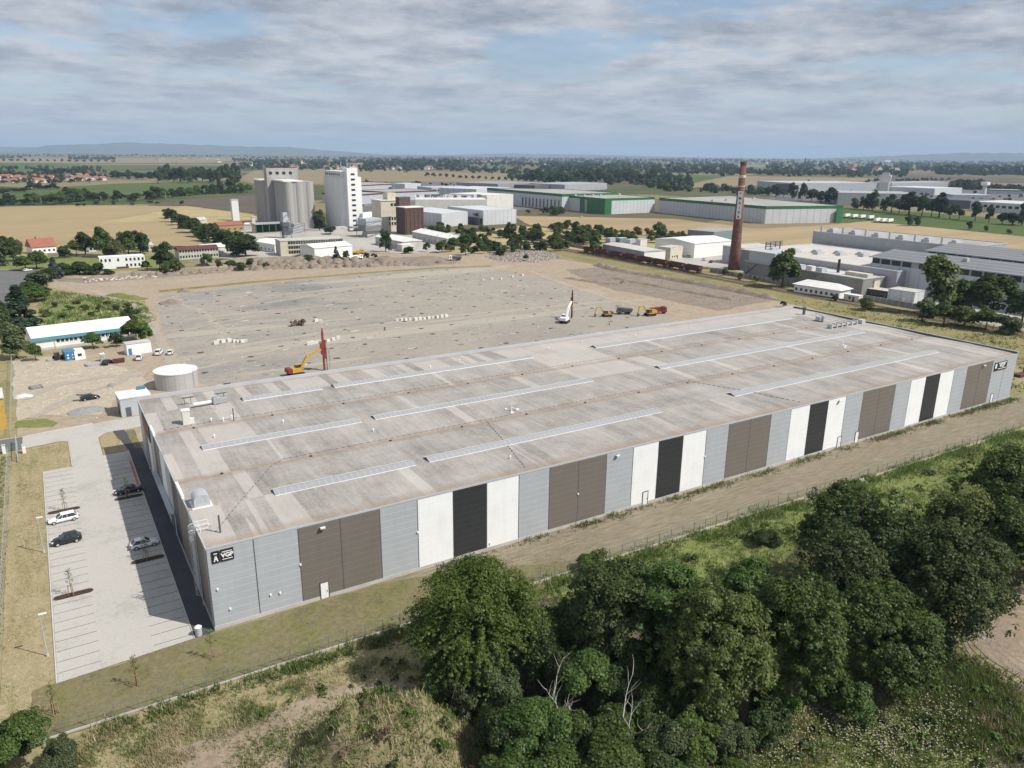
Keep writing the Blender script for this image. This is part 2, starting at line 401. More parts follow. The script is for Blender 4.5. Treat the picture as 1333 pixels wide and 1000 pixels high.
# ---- foliage
def leaves(rng, cen, rad, n, size, ctr, out=.6, up=.25, drop=.0, asp=1.5):
    """n leaf-sized quads spread through clumps; they face outwards and up, unevenly"""
    cen = np.asarray(cen); rad = np.asarray(rad)
    pr = rad**2; pr = pr/pr.sum(); k = rng.choice(len(cen), n, p=pr)
    d = rng.normal(size=(n, 3)); d /= np.linalg.norm(d, axis=1)[:, None]
    d[:, 2] = np.where(d[:, 2] < -.35, -d[:, 2]*.7, d[:, 2])
    pos = cen[k]+d*(rad[k]*(.55+.55*rng.random(n)**.6))[:, None]
    nr = d*out+rng.normal(size=(n, 3))*.38+np.array([0, 0, up])
    oc = pos-ctr; oc /= np.linalg.norm(oc, axis=1)[:, None]+1e-6
    nr += oc*.35; nr /= np.linalg.norm(nr, axis=1)[:, None]
    a = np.cross(nr, rng.normal(size=(n, 3))); a /= np.linalg.norm(a, axis=1)[:, None]+1e-6; b = np.cross(nr, a)
    sz = (size*(.55+.9*rng.random(n)))[:, None]
    V = np.empty((n, 4, 3)); V[:, 0] = pos-a*sz*asp*.5; V[:, 1] = pos+b*sz*.5; V[:, 2] = pos+a*sz*asp*.5; V[:, 3] = pos-b*sz*.5
    V[:, [1, 3], 2] -= (sz*drop)
    return V.reshape(-1, 3), np.arange(4*n).reshape(-1, 4)
def crown_clumps(rng, rx, rz, zc, n, cr, squash=1., lobes=0., sub=0):
    d = rng.normal(size=(n, 3)); d /= np.linalg.norm(d, axis=1)[:, None]
    d[:, 2] = np.where(d[:, 2] < -.55, -d[:, 2], d[:, 2])
    f = .45+.5*rng.random(n)**.5
    if sub:
        # a crown is a few big billows, each carrying its own clumps
        sd_ = rng.normal(size=(sub, 3)); sd_ /= np.linalg.norm(sd_, axis=1)[:, None]; sd_[:, 2] = np.where(sd_[:, 2] < -.6, -sd_[:, 2], sd_[:, 2])
        sr = .30+.24*rng.random(sub); sc_ = sd_*(1-sr*.9)[:, None]; k = rng.integers(0, sub, n)
        c = (sc_[k]+d*(sr[k]*(.75+.3*rng.random(n)))[:, None])*np.array([rx, rx, rz]); c[:, 2] += zc
        return c, cr*(.6+.7*rng.random(n))
    if lobes:
        th = np.arctan2(d[:, 1], d[:, 0]); f *= 1+lobes*np.sin(th*3+rng.random()*6)+lobes*.6*np.sin(th*5+d[:, 2]*4)
    tap = np.where(d[:, 2] > 0, 1-.25*d[:, 2]**2*squash, 1.)
    c = d*f[:, None]*np.array([rx, rx, rz]); c[:, :2] *= tap[:, None]; c[:, 2] += zc
    r = cr*(.65+.7*rng.random(n)); return c, r
def tree_meshes(seed, h, rx, n, size, leaf, clumps=60, cr=None, low=.12, lobes=.08, spiky=False, out=.6, trunk_r=None, limbs=7, conifer=False, sub=0):
    """(trunk mesh, crown mesh) of a tree h high, base at the origin"""
    rng = np.random.default_rng(seed); rz = h*(1-low)/2; zc = h*low+rz; ctr = np.array([0, 0, zc-rz*.3])
    cr = cr or rx*.30
    if conifer:
        t = rng.random(clumps)**.8; th = rng.random(clumps)*6.283
        rr = rx*(1-t)*(.45+.5*rng.random(clumps))+.02*rx
        c = np.stack([rr*np.cos(th), rr*np.sin(th), h*low+t*h*(1-low)*.96], 1); r = rx*.3*(.4+.8*(1-t))
    else: c, r = crown_clumps(rng, max(rx-cr*.5, rx*.6), rz-cr*.5, zc, clumps, cr, lobes=lobes, sub=sub)
    if sub and n > 8000 and not spiky:
        # loose sprays that stand out from the billows and break the outline
        k = int(n/230); d = rng.normal(size=(k, 3)); d /= np.linalg.norm(d, axis=1)[:, None]; d[:, 2] = np.abs(d[:, 2])-.25*(rng.random(k) < .5)
        e = d*(.80+.30*rng.random(k))[:, None]*np.array([rx, rx, rz]); e[:, 2] += zc; c = np.vstack([c, e]); r = np.concatenate([r, cr*(.22+.3*rng.random(k))])
    if spiky:
        # long arching sprays that break the outline
        cc = []; rr = []
        for i in range(190):
            d = rng.normal(size=3); d /= np.linalg.norm(d); d[2] = abs(d[2])*.9-.22
            for s in np.linspace(.55, 1.06+.40*rng.random()**2, 9):
                p = d*np.array([rx, rx, rz])*s; p[2] += zc-.10*rz*s*s; cc.append(p+rng.normal(size=3)*.12); rr.append(cr*.55*(1.36-s))
        c = np.vstack([c, cc]); r = np.concatenate([r, np.maximum(rr, .14)])
    V, Fq = leaves(rng, c, r, n, size, ctr, out=out, drop=.25 if not conifer else .45)
    crown = npmesh('crown', V, Fq, [leaf])
    tr = trunk_r or h*.022
    mb = MB(); mb.tube([(0,0,-.1),(.03*h*.2,0,h*.15),(.0,.02*h*.3,h*.4),(.02*h*.3,0,h*.7)], [tr*1.35, tr, tr*.7, tr*.25], 8)
    for i in range(limbs):
        q = c[int(rng.integers(len(c)))]; z0 = h*(.15+.35*rng.random())
        m = np.array([q[0]*.45, q[1]*.45, (z0+q[2])/2+.03*h])
        mb.tube([(0, 0, z0), tuple(m), tuple(q)], [tr*.55, tr*.35, tr*.1], 5)
    return mb.mesh('trunk', 'bark', True), crown
def put_tree(name, tm, label, cat, xy, s=(1,1,1), rz=0., group=None, z=0.):
    t = thing(name, label, cat, (xy[0], xy[1], z), rz, group, s)
    link('trunk', tm[0], t); link('crown', tm[1], t); return t
def bush_mesh(seed, rx, h, n, size, leaf, clumps=18):
    rng = np.random.default_rng(seed)
    c, r = crown_clumps(rng, rx*.92, h*.55, h*.40, clumps, rx*.20, lobes=.18, sub=7 if clumps > 30 else 0)
    V, Fq = leaves(rng, c, r, n, size, np.array([0, 0, h*.2]), drop=.25)
    V[:, 2] = np.maximum(V[:, 2], -.05)
    return npmesh('bush', V, Fq, [leaf])
def put_bush(me, label, xy, s, rz=0., group=None, name='bush', cat='bush', z=0.):
    o = link(name, me); o.location = (xy[0], xy[1], z); o.scale = s; o.rotation_euler = (0, 0, rz); return tag(o, label, cat, group)
def tufts(name, xy, zs, hs, mats, mi, wid, seed=3, blades=4, lean=1.15):
    """grass stuff: each tuft a few narrow blades"""
    rng = np.random.default_rng(seed); n = len(xy); k = n*blades
    xy = np.repeat(np.asarray(xy), blades, 0)+rng.normal(size=(k, 2))*.22; zs = np.repeat(zs, blades); hs = np.repeat(hs, blades)*(.6+.6*rng.random(k))
    th = rng.random(k)*6.283; ln = rng.random(k)*lean
    w = wid*(.6+.8*rng.random(k))
    V = np.empty((k, 3, 3)); ct, st = np.cos(th), np.sin(th)
    V[:, 0, 0] = xy[:, 0]-st*w/2; V[:, 0, 1] = xy[:, 1]+ct*w/2; V[:, 0, 2] = zs-.03
    V[:, 1, 0] = xy[:, 0]+st*w/2; V[:, 1, 1] = xy[:, 1]-ct*w/2; V[:, 1, 2] = zs-.03
    V[:, 2, 0] = xy[:, 0]+ct*hs*ln; V[:, 2, 1] = xy[:, 1]+st*hs*ln; V[:, 2, 2] = zs+hs
    return link(name, npmesh(name, V.reshape(-1, 3), np.arange(3*k).reshape(-1, 3), mats, np.repeat(mi, blades)))
def inpoly(P, poly):
    x, y = P[:, 0], P[:, 1]; r = np.zeros(len(P), bool); j = len(poly)-1
    for i in range(len(poly)):
        xi, yi = poly[i]; xj, yj = poly[j]
        c = ((yi > y) != (yj > y)) & (x < (xj-xi)*(y-yi)/(yj-yi+1e-12)+xi); r ^= c; j = i
    return r
def scatter(poly, n, seed):
    rng = np.random.default_rng(seed); a = np.array(poly); lo, hi = a.min(0), a.max(0); out = np.zeros((0, 2))
    while len(out) < n:
        p = lo+(hi-lo)*rng.random((n*3, 2)); out = np.vstack([out, p[inpoly(p, poly)]])
    return out[:n]
_pn = np.random.default_rng(11).random((64, 64))
def vnoise(x, y):
    """smooth value noise for terrain and grass density"""
    x = np.asarray(x, float); y = np.asarray(y, float)
    xi = np.floor(x).astype(int); yi = np.floor(y).astype(int); fx = x-xi; fy = y-yi; fx = fx*fx*(3-2*fx); fy = fy*fy*(3-2*fy)
    g = lambda i, j: _pn[i % 64, j % 64]
    return (g(xi, yi)*(1-fx)+g(xi+1, yi)*fx)*(1-fy)+(g(xi, yi+1)*(1-fx)+g(xi+1, yi+1)*fx)*fy
def fbm(x, y, o=4):
    s = 0; a = .5
    for i in range(o): s = s+a*vnoise(np.asarray(x)*2**i+i*7.3, np.asarray(y)*2**i+i*3.1); a *= .5
    return s

# ------------------------------------------------------------------ ground
def farmland():
    m, nt, b = newmat('distant_farmland', .95, .1)
    co = objco(nt)
    mp = nt.nodes.new('ShaderNodeMapping'); mp.inputs['Rotation'].default_value = (0, 0, .35); mp.inputs['Scale'].default_value = (.0011, .0032, 1); nt.links.new(co, mp.inputs['Vector'])
    v = nt.nodes.new('ShaderNodeTexVoronoi'); v.inputs['Scale'].default_value = 1.; v.inputs['Randomness'].default_value = .9; nt.links.new(mp.outputs[0], v.inputs['Vector'])
    s = nt.nodes.new('ShaderNodeSeparateXYZ'); nt.links.new(v.outputs['Color'], s.inputs[0])
    r = nt.nodes.new('ShaderNodeValToRGB'); r.color_ramp.interpolation = 'CONSTANT'
    cols = [(.21,.165,.095), (.042,.07,.026), (.14,.12,.07), (.06,.085,.032), (.25,.20,.115), (.085,.095,.042), (.115,.095,.06), (.034,.058,.022)]
    el = r.color_ramp.elements
    while len(el) < len(cols): el.new(.5)
    for i, c in enumerate(cols): el[i].position = i/len(cols); el[i].color = (*c, 1)
    nt.links.new(s.outputs[0], r.inputs[0])
    n = noise(nt, co, .012, 7, .6)
    nt.links.new(mixc(nt, .3, r.outputs[0], ramp(nt, n, [(.05,.07,.028), (.20,.165,.09)], .3, .7)), b.inputs['Base Color'])
    return m
M['farmland'] = farmland()
M['grassland'] = soil('rough_grass_ground', [(.13,.14,.05), (.24,.21,.10), (.34,.285,.17), (.18,.18,.065)], [(.10,.11,.04), (.25,.22,.115), (.38,.32,.20)], .05, .9, .5)
M['meadow'] = soil('green_meadow_ground', [(.10,.15,.038), (.17,.20,.06), (.13,.175,.045), (.24,.23,.10)], [(.08,.105,.032), (.18,.195,.07), (.30,.27,.13)], .08, 1.1, .5)  # green and straw tones of the meadow's own growth
M['soil'] = soil('site_soil', [(.25,.195,.14), (.36,.29,.215), (.31,.25,.185), (.42,.345,.265)], [(.20,.16,.12), (.34,.275,.205), (.47,.395,.305)], .035, .45, .42)
def slab_mat():
    m, nt, b = newmat('demolished_floor_slab', .93, .15); co = objco(nt)
    big = noise(nt, co, .018, 7, .6, (1, 1.6, 1))
    c = ramp(nt, big, [(.155,.158,.156), (.24,.23,.215), (.335,.295,.248), (.245,.225,.20), (.355,.315,.265)], .36, .66)
    # nearer the warehouse and to the right the screed is gone and beige fill lies open
    s = nt.nodes.new('ShaderNodeSeparateXYZ'); nt.links.new(co, s.inputs[0])
    g = mth(nt, 'ADD', mth(nt, 'MULTIPLY', s.outputs[0], .0065), mth(nt, 'MULTIPLY', mth(nt, 'SUBTRACT', 190., s.outputs[1]), .0065))
    g = mth(nt, 'ADD', g, mth(nt, 'MULTIPLY', mth(nt, 'SUBTRACT', noise(nt, co, .03, 6, .65), .5), 2.6))
    g = mth(nt, 'ADD', g, mth(nt, 'MULTIPLY', mth(nt, 'GREATER_THAN', s.outputs[1], 262.), .5), None, True)
    c = mixc(nt, mth(nt, 'MULTIPLY', g, .62), c, (.335,.295,.24))
    f = noise(nt, co, .55, 8, .72)
    c = mixc(nt, .3, c, ramp(nt, f, [(.155,.15,.14), (.285,.265,.238), (.42,.39,.345)], .3, .7))
    # pale swept tracks running across, old broken screed and dug pits
    tr = noise(nt, co, .03, 5, .55, (.12, 1.7, 1))
    c = mixc(nt, mth(nt, 'MULTIPLY', mth(nt, 'GREATER_THAN', tr, .60), .55), c, (.40,.36,.305))
    sp = noise(nt, co, .22, 3, .5, (.6, 1.5, 1))
    c = mixc(nt, mth(nt, 'GREATER_THAN', sp, .70), c, (.50,.47,.42))
    pt = noise(nt, co, .33, 3, .5, (.6, 1.2, 4))
    c = mixc(nt, mth(nt, 'MULTIPLY', mth(nt, 'LESS_THAN', pt, .325), .8), c, (.12,.105,.09))
    nt.links.new(c, b.inputs['Base Color']); bumpit(nt, b, f, .4, .2); return m
M['slab'] = slab_mat()
M['rubble'] = soil('broken_rubble', [(.22,.19,.155), (.31,.275,.235), (.37,.34,.305)], [(.14,.115,.095), (.34,.30,.255), (.50,.47,.43)], .12, 1.1, .6, .9)
M['heap'] = soil('excavated_earth', [(.16,.13,.105), (.25,.205,.165), (.31,.255,.205)], [(.11,.09,.075), (.235,.195,.155), (.36,.305,.245)], .15, 1.2, .5, .9)
M['strip'] = soil('raked_soil_strip', [(.155,.13,.092), (.235,.20,.148), (.19,.17,.105), (.275,.235,.175)], [(.095,.08,.058), (.235,.198,.148), (.38,.33,.26)], .09, 1.1, .5, .5, (.35, 1.8, 1), (.25, 2.2, 1))
M['lawn'] = soil('young_thin_lawn', [(.115,.098,.068), (.155,.145,.062), (.205,.17,.11), (.16,.165,.05), (.13,.11,.075)], [(.075,.066,.042), (.165,.145,.08), (.235,.225,.09)], .13, 1.3, .5, .5)
M['straw_lawn'] = soil('dry_mown_grass', [(.19,.18,.075), (.31,.255,.15), (.37,.31,.195), (.18,.185,.07)], [(.15,.14,.06), (.29,.24,.14), (.43,.36,.235)], .16, 1.3, .5, .4, (2.6, .35, 1))
M['asphalt'] = soil('worn_asphalt', [(.11,.11,.112), (.145,.145,.145), (.17,.168,.165)], [(.09,.09,.092), (.14,.14,.14), (.19,.188,.184)], .1, 3, .4, .2)
M['yard'] = soil('old_concrete_yard', [(.28,.265,.24), (.40,.375,.34), (.46,.435,.40)], [(.25,.235,.21), (.40,.38,.345), (.5,.475,.44)], .04, .4, .4, .3)
def pavers(name, c, joint, s=.6, var=.14):
    m, nt, b = newmat(name, .88, .2); co = objco(nt)
    br = nt.nodes.new('ShaderNodeTexBrick'); br.inputs['Scale'].default_value = s; nt.links.new(co, br.inputs['Vector'])
    br.inputs['Color1'].default_value = (*c, 1); br.inputs['Color2'].default_value = (*[x*(1-var*.6) for x in c], 1); br.inputs['Mortar'].default_value = (*joint, 1)
    br.inputs['Mortar Size'].default_value = .03
    n = noise(nt, co, .12, 7, .65); n2 = noise(nt, co, 1.6, 6, .7)
    k = ramp(nt, mth(nt, 'ADD', mth(nt, 'MULTIPLY', n, .6), mth(nt, 'MULTIPLY', n2, .4)), [(.78,.77,.75), (1,1,1), (1.0,.985,.96)], .36, .64)
    nt.links.new(mixc(nt, 1., br.outputs[0], k, 'MULTIPLY'), b.inputs['Base Color']); return m
M['paver'] = pavers('light_concrete_pavers', (.47,.45,.415), (.38,.36,.335), 1.3)
M['paver_bay'] = pavers('parking_bay_pavers', (.485,.465,.43), (.36,.345,.32), 1.6)
M['paver_dark'] = pavers('charcoal_pavers', (.085,.088,.096), (.055,.055,.06), 1.2)
M['kerb'] = paint('kerb_stone', (.46,.45,.43), .9, .12, 1)
M['mulch'] = paint('bark_mulch', (.055,.032,.022), .95, .4, 4)
M['line'] = paint('dark_bay_line', (.16,.13,.11), .9, .2, 1)
M['white_line'] = paint('white_line_paint', (.66,.66,.64), .8, .2, 1)
M['red_line'] = paint('red_kerb_paint', (.40,.13,.10), .8, .2, 1)
M['f_tan'] = soil('harvested_field', [(.20,.18,.085), (.30,.235,.135), (.34,.26,.15), (.25,.215,.115)], [(.24,.195,.10), (.32,.245,.14), (.41,.335,.205)], .008, .09, .4, .2, (.6, 2, 1), (.3, 1.5, 1))
M['f_wheat'] = soil('wheat_stubble', [(.25,.19,.11), (.345,.265,.155), (.39,.305,.18)], [(.23,.18,.11), (.34,.265,.155), (.43,.34,.21)], .008, .1, .35, .2, (.4, 2, 1), (.3, 2, 1))
M['f_green'] = soil('green_crop', [(.05,.085,.026), (.075,.11,.034), (.105,.135,.045)], [(.045,.075,.024), (.08,.11,.034), (.12,.14,.05)], .006, .08, .35, .2, (.3, 2.4, 1), (.2, 3, 1))
M['f_dark'] = soil('ploughed_field', [(.075,.068,.058), (.12,.10,.08), (.10,.09,.05)], [(.06,.055,.05), (.11,.095,.075), (.15,.13,.10)], .01, .1, .4, .2, (.4, 2, 1))
M['f_dryg'] = soil('dry_weedy_field', [(.22,.19,.085), (.38,.31,.16), (.44,.36,.20), (.18,.18,.075)], [(.15,.15,.06), (.32,.26,.13), (.48,.40,.23)], .014, .13, .45, .3, (.6, 1.8, 1))
M['ballast'] = soil('track_ballast', [(.12,.105,.09), (.17,.15,.13)], [(.09,.08,.07), (.16,.14,.12), (.24,.22,.19)], .2, 2, .5, .5)
M['verge'] = soil('railway_verge', [(.14,.145,.05), (.22,.195,.085), (.28,.235,.125), (.13,.14,.045)], [(.09,.10,.035), (.20,.18,.08), (.32,.27,.15)], .05, .6, .5, .5)
M['track_dirt'] = soil('rutted_earth', [(.18,.14,.10), (.285,.225,.162), (.37,.30,.222)], [(.145,.112,.083), (.285,.23,.17), (.41,.34,.262)], .12, 1.1, .5, .6)

M['f_far'] = soil('distant_stubble', [(.165,.14,.085), (.235,.185,.115), (.26,.205,.125), (.13,.13,.06)], [(.15,.13,.08), (.22,.18,.11), (.28,.225,.14)], .005, .05, .35, 0, (.3, 2.4, 1), (.3, 2, 1))
rg = random.Random(3)
mb = MB(); NR = 96
mb.add([(CAM[0]+26000*math.cos(2*math.pi*i/NR), CAM[1]+26000*math.sin(2*math.pi*i/NR), -.35) for i in range(NR)], [tuple(range(NR))])
structure(mb.build('ground', 'farmland'))
patch('grassland', [(-420,-190),(420,-190),(700,60),(560,330),(320,470),(100,440),(-60,470),(-420,470)], -.06, 'grassland', 12, 3, 2)
# far fields
FZ = -.20
patch('field', GP((-90,334),(-90,271),(100,267),(250,269),(330,279),(340,302),(250,302),(268,320),(200,320),(100,331),(0,334)), -.045, 'f_tan', 9, 2.2, 3)
patch('field', GP((130,290),(210,275),(240,268),(335,281),(345,303),(268,300),(285,322),(240,300),(215,287)), -.038, 'f_dryg', 9, 3, 4)
patch('field', GP((190,267),(250,258),(345,253),(345,280),(250,268)), -.040, 'f_dark', 14, 3, 5)
patch('field', GP((-90,266),(-90,246),(40,246),(150,239),(300,235),(345,241),(300,255),(200,260),(80,266)), -.10, 'f_green', 20, 4, 6)
patch('field', GP((-90,226),(-90,214),(60,213),(210,217),(160,222)), FZ, 'f_green')
patch('field', GP((-90,212),(-90,207),(330,205),(340,209),(200,212)), FZ, 'f_far')
patch('field', GP((312,232),(330,222),(430,219.5),(520,222),(640,226),(560,236),(430,240),(335,240)), FZ, 'f_far')
patch('field', GP((465,236),(470,226),(640,229),(720,238),(560,240)), FZ+.03, 'f_far')
patch('field', GP((835,238),(850,227),(960,228),(940,237)), FZ, 'f_green')
patch('field', GP((870,245),(950,229),(1160,232),(1333,233),(1400,246),(1230,250),(1010,241)), FZ+.03, 'f_far')
patch('field', GP((1120,236),(1180,228.5),(1400,233),(1400,240)), FZ+.06, 'f_dark')
patch('field', GP((1080,288),(1090,270),(1200,276),(1400,292),(1400,318),(1250,300)), -.12, 'f_green', 14, 2, 8)
patch('field', GP((668,281),(780,283),(880,285),(985,298),(1090,292),(1130,288),(1333,308),(1420,330),(1200,350),(960,334),(800,302),(690,293)), -.045, 'f_wheat', 9, 2, 9)
patch('industrial_yard', GP((455,266),(478,236),(800,237),(700,271),(600,284),(470,300)), -.14, 'asphalt', 12, 2, 10)
patch('industrial_yard', GP((1000,262),(1010,240),(1400,240),(1400,272),(1120,262)), -.14, 'asphalt', 12, 2, 10)
patch('concrete_yard', GP((285,338),(300,302),(335,291),(520,292),(600,305),(610,332),(470,328)), -.03, 'yard', 5, 1, 11)
patch('concrete_yard', GP((868,343),(900,322),(960,318),(1420,330),(1420,445),(1190,404),(955,352)), -.03, 'yard', 6, .6, 12)
patch('scrubland', GP((560,336),(610,303),(672,294),(800,304),(900,322),(868,343),(780,329),(700,336),(640,332)), -.022, 'f_dryg', 5, 2, 13)
patch('garden_ground', GP((-90,334),(60,333),(200,333),(300,337),(300,346),(240,347.5),(160,351),(75,360),(55,350),(-90,351)), -.030, 'meadow', 3, 1, 51)
# railway verge and the works behind the site
patch('railway_verge', GP((640,322),(780,326),(958,353),(1190,403),(1420,455),(1420,520),(1333,478),(1130,428),(1010,396),(900,366),(760,338)), -.014, 'verge', 4, 1.2, 14)
M['yard_dust'] = soil('pale_yard_dust', [(.30,.25,.185), (.43,.375,.295), (.37,.315,.24), (.50,.45,.37)], [(.24,.20,.15), (.40,.345,.265), (.56,.51,.43)], .09, .8, .42)
M['litter'] = soil('dark_leaf_litter', [(.075,.068,.035), (.12,.10,.06), (.09,.10,.035)], [(.05,.05,.025), (.11,.095,.055), (.17,.14,.09)], .2, 1.5, .5, .6)  # dark brown-green is the colour of the leaf litter itself
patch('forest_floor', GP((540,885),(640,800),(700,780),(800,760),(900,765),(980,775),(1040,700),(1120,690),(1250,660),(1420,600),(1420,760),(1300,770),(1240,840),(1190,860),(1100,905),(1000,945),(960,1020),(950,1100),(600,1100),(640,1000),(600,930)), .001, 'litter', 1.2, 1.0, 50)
# construction site
SITE = [(-23,172),(-23,98),(-3,97),(-3,72.5),(255,72.5),(263,110),(262,190),(262,270),(252,300)]+GP((690,336),(640,331),(560,329),(480,331),(330,339),(240,351),(160,353),(75,362),(60,374),(120,384),(188,392),(204,416),(194,440))+[(12,182),(-16,176)]
patch('site_soil', SITE, -.008, 'soil', 2.5, 1.0, 15)
SLAB = GP((206,386),(330,370),(480,357),(560,350),(650,349),(700,362),(760,380),(830,402),(880,418))+[(165,88),(40,88)]+GP((262,500),(235,468),(217,440),(207,410))
patch('floor_slab', SLAB, .006, 'slab', 2.5, 1.3, 16)
patch('site_track', GP((640,352),(690,342),(720,352),(800,378),(900,402),(960,408),(935,412),(860,400),(770,376),(700,356)), .014, 'soil', 2.5, .8, 17)
patch('site_track', [(2,75),(150,75),(235,77),(235,82),(150,84),(60,82),(2,80)], .014, 'heap', 2, .9, 18)
patch('weedy_ground', GP((62,378),(130,387),(188,396),(200,420),(190,436),(60,426),(50,400)), .012, 'meadow', 2, 1.4, 19)
patch('verge_green', GP((18,557),(24,548),(60,545),(76,550),(68,556)), .012, 'meadow', .8, .4, 20)
patch('sandy_patch', GP((15,470),(80,463),(125,472),(185,485),(200,505),(150,520),(130,540),(60,540),(22,548)), .004, 'yard_dust', 2, 1, 21)
patch('torn_earth', GP((735,351),(790,347.5),(880,364),(950,379),(1006,391),(935,405),(860,389),(780,373)), .010, 'heap', 2, 1.2, 44)
patch('torn_earth', GP((60,362),(130,361),(330,346),(560,333),(600,338),(590,344),(330,352),(200,362),(100,370)), .006, 'heap', 2, 1.2, 45)
patch('weedy_edge', GP((206,378),(330,366),(480,354),(560,348.5),(640,345.5),(640,347),(560,350.5),(480,356),(330,368.3),(206,381)), .014, 'verge', 1.5, .8, 46)
patch('weedy_edge', [(18,84),(60,83),(120,84.5),(180,84),(240,85),(240,86.3),(180,86),(120,86.2),(60,85),(18,87)], .018, 'verge', 1.5, .6, 47)
def trackline(px, w, z, m, seed):
    P = [np.array(p) for p in GP(*px)]; Lh = []; Rh = []
    for i, p in enumerate(P):
        d = P[min(i+1, len(P)-1)]-P[max(i-1, 0)]; d = d/np.hypot(*d); n = np.array([-d[1], d[0]]); Lh.append(tuple(p+n*w/2)); Rh.append(tuple(p-n*w/2))
    patch('wheel_track', Lh+Rh[::-1], z, m, 1.2, .9, seed)
M['pale_dust'] = soil('pale_rolled_dust', [(.29,.26,.215), (.36,.32,.265), (.33,.29,.24)], [(.23,.205,.17), (.35,.31,.26), (.43,.385,.33)], .05, .7, .45)
for k, (px, w) in enumerate([([(232,470),(330,447),(470,425),(620,408),(760,395),(860,389)],3.6),([(300,452),(290,430),(262,405),(225,392)],3.0),([(345,395),(480,372),(600,356),(690,349)],2.6),([(250,482),(360,455),(420,446)],2.4),
      ([(560,372),(640,384),(700,399),(735,415)],2.2),([(690,353),(740,372),(800,391),(870,405)],3.2),([(120,378),(150,390),(180,400),(198,420),(215,455),(232,480)],3.4),([(80,368),(140,372),(200,370),(330,357)],3.4),
      ([(30,520),(80,500),(140,490),(190,488)],3.0),([(40,545),(100,515),(150,500),(185,475)],2.6),([(420,400),(520,395),(640,380)],1.8),([(240,430),(330,412),(420,398)],2.0)]): trackline(px, w, .020+.0035*k, 'pale_dust', 60+k)
def pits():
    q = np.random.default_rng(91); a = MB(); b = MB(); S = np.array(SLAB)
    for gx in np.arange(25, 262, 13.):
        for gy in np.arange(92, 300, 12.5):
            p = np.array([[gx+q.normal()*1.6, gy+q.normal()*1.6]])
            if not inpoly(p, SLAB)[0] or q.random() < .22: continue
            x, y = p[0]; w, l = q.uniform(.6,1.3), q.uniform(.5,1.0)
            pts = [(x+w*math.cos(t)*q.uniform(.7,1.2), y+l*math.sin(t)*q.uniform(.7,1.2)) for t in np.linspace(0, 6.28, 9)[:-1]]
            a.add([(u, v, .075) for u, v in pts], [tuple(range(8))])
            if q.random() < .6:
                x2, y2 = x-q.uniform(.8,2.2), y-q.uniform(-.6,1.2); w2, l2 = q.uniform(.7,1.9), q.uniform(.35,.8)
                b.prism([(x2+w2*math.cos(t)*q.uniform(.6,1.2), y2+l2*math.sin(t)*q.uniform(.6,1.2)) for t in np.linspace(0, 6.28, 8)[:-1]], -.05, .09+.1*q.random())
    structure(a.build('dug_pit', 'pit_earth')); structure(b.build('broken_footing', 'footing'))
M['pit_earth'] = soil('dug_pit_earth', [(.07,.058,.045), (.12,.10,.08)], [(.06,.05,.04), (.13,.11,.09)], .5, 2)
M['footing'] = soil('pale_broken_footing', [(.36,.335,.295), (.46,.43,.385)], [(.31,.285,.25), (.48,.45,.405)], .4, 2)
pits()
# roads
patch('road', GP((-90,352),(52,351),(47,358),(27,371),(12,396),(2,430),(-90,450)), .004, 'asphalt')
patch('road', [(-140,88.6),(-22,88.6),(-22,97),(-140,97)], .012, 'asphalt')
patch('pavement', [(-140,97.2),(-22,97.2),(-8,99.3),(-8,98.2),(-22,97.02),(-140,97.02)], .10, 'kerb', thick=.1)
patch('driveway', [(-22,88.6),(-15,89.6),(-13.3,88.6),(-13.3,72),(-7.6,72),(-7.6,88),(-6,90.5),(-1.2,91),(8,92),(8,99),(-2,99.5),(-22,97)], .016, 'paver')
patch('parking_lot', [(-13.3,-1.1),(-7.7,-.75),(-7.7,72),(-13.3,72)], .016, 'paver')
patch('parking_bays', [(-18.35,-1.4),(-13.3,-1.1),(-13.3,72),(-18.35,72)], .016, 'paver_bay')
patch('parking_bays', [(-7.7,-.75),(-2.75,-.45),(-2.75,76.2),(-7.7,76.2)], .020, 'paver_bay')
patch('walkway', [(-2.6,-.4),(-.02,-.25),(-.02,76),(-2.2,90.9),(-4.4,91),(-2.6,76)], .022, 'paver_dark')
M['gravel'] = soil('grey_gravel', [(.20,.20,.20), (.30,.295,.29)], [(.15,.15,.15), (.28,.275,.27), (.38,.37,.36)], .2, 3, .5, .3)
patch('grass_island', [(-7.5,76.4),(-3.0,76.4),(-4.7,90.6),(-6.2,90.1),(-7.4,87.5)], .03, 'straw_lawn', .5, .1, 22)
patch('grass_strip', [(-1.4,77.5),(-.1,76.5),(-.1,90),(-1.9,90)], .03, 'lawn', .5, .1, 23)
patch('dry_lawn', [(-24.2,-11),(-18.5,-11),(-18.5,72.1),(-13.6,72.3),(-13.6,88.4),(-15,89.2),(-22.5,88.2),(-24.2,88)], -.002, 'straw_lawn', .8, .1, 24)
patch('lawn', [(-21,-11.6),(60,-12),(42,-6),(24,-.3),(-2.7,-.5),(-18.4,-1.5),(-21,-1.5)], .006, 'lawn', .9, .35, 25)
patch('soil_strip', [(-2,-.05),(207,-.05),(212,-13.5),(60,-12),(20,-9)], -.002, 'strip', 1.2, .3, 26)
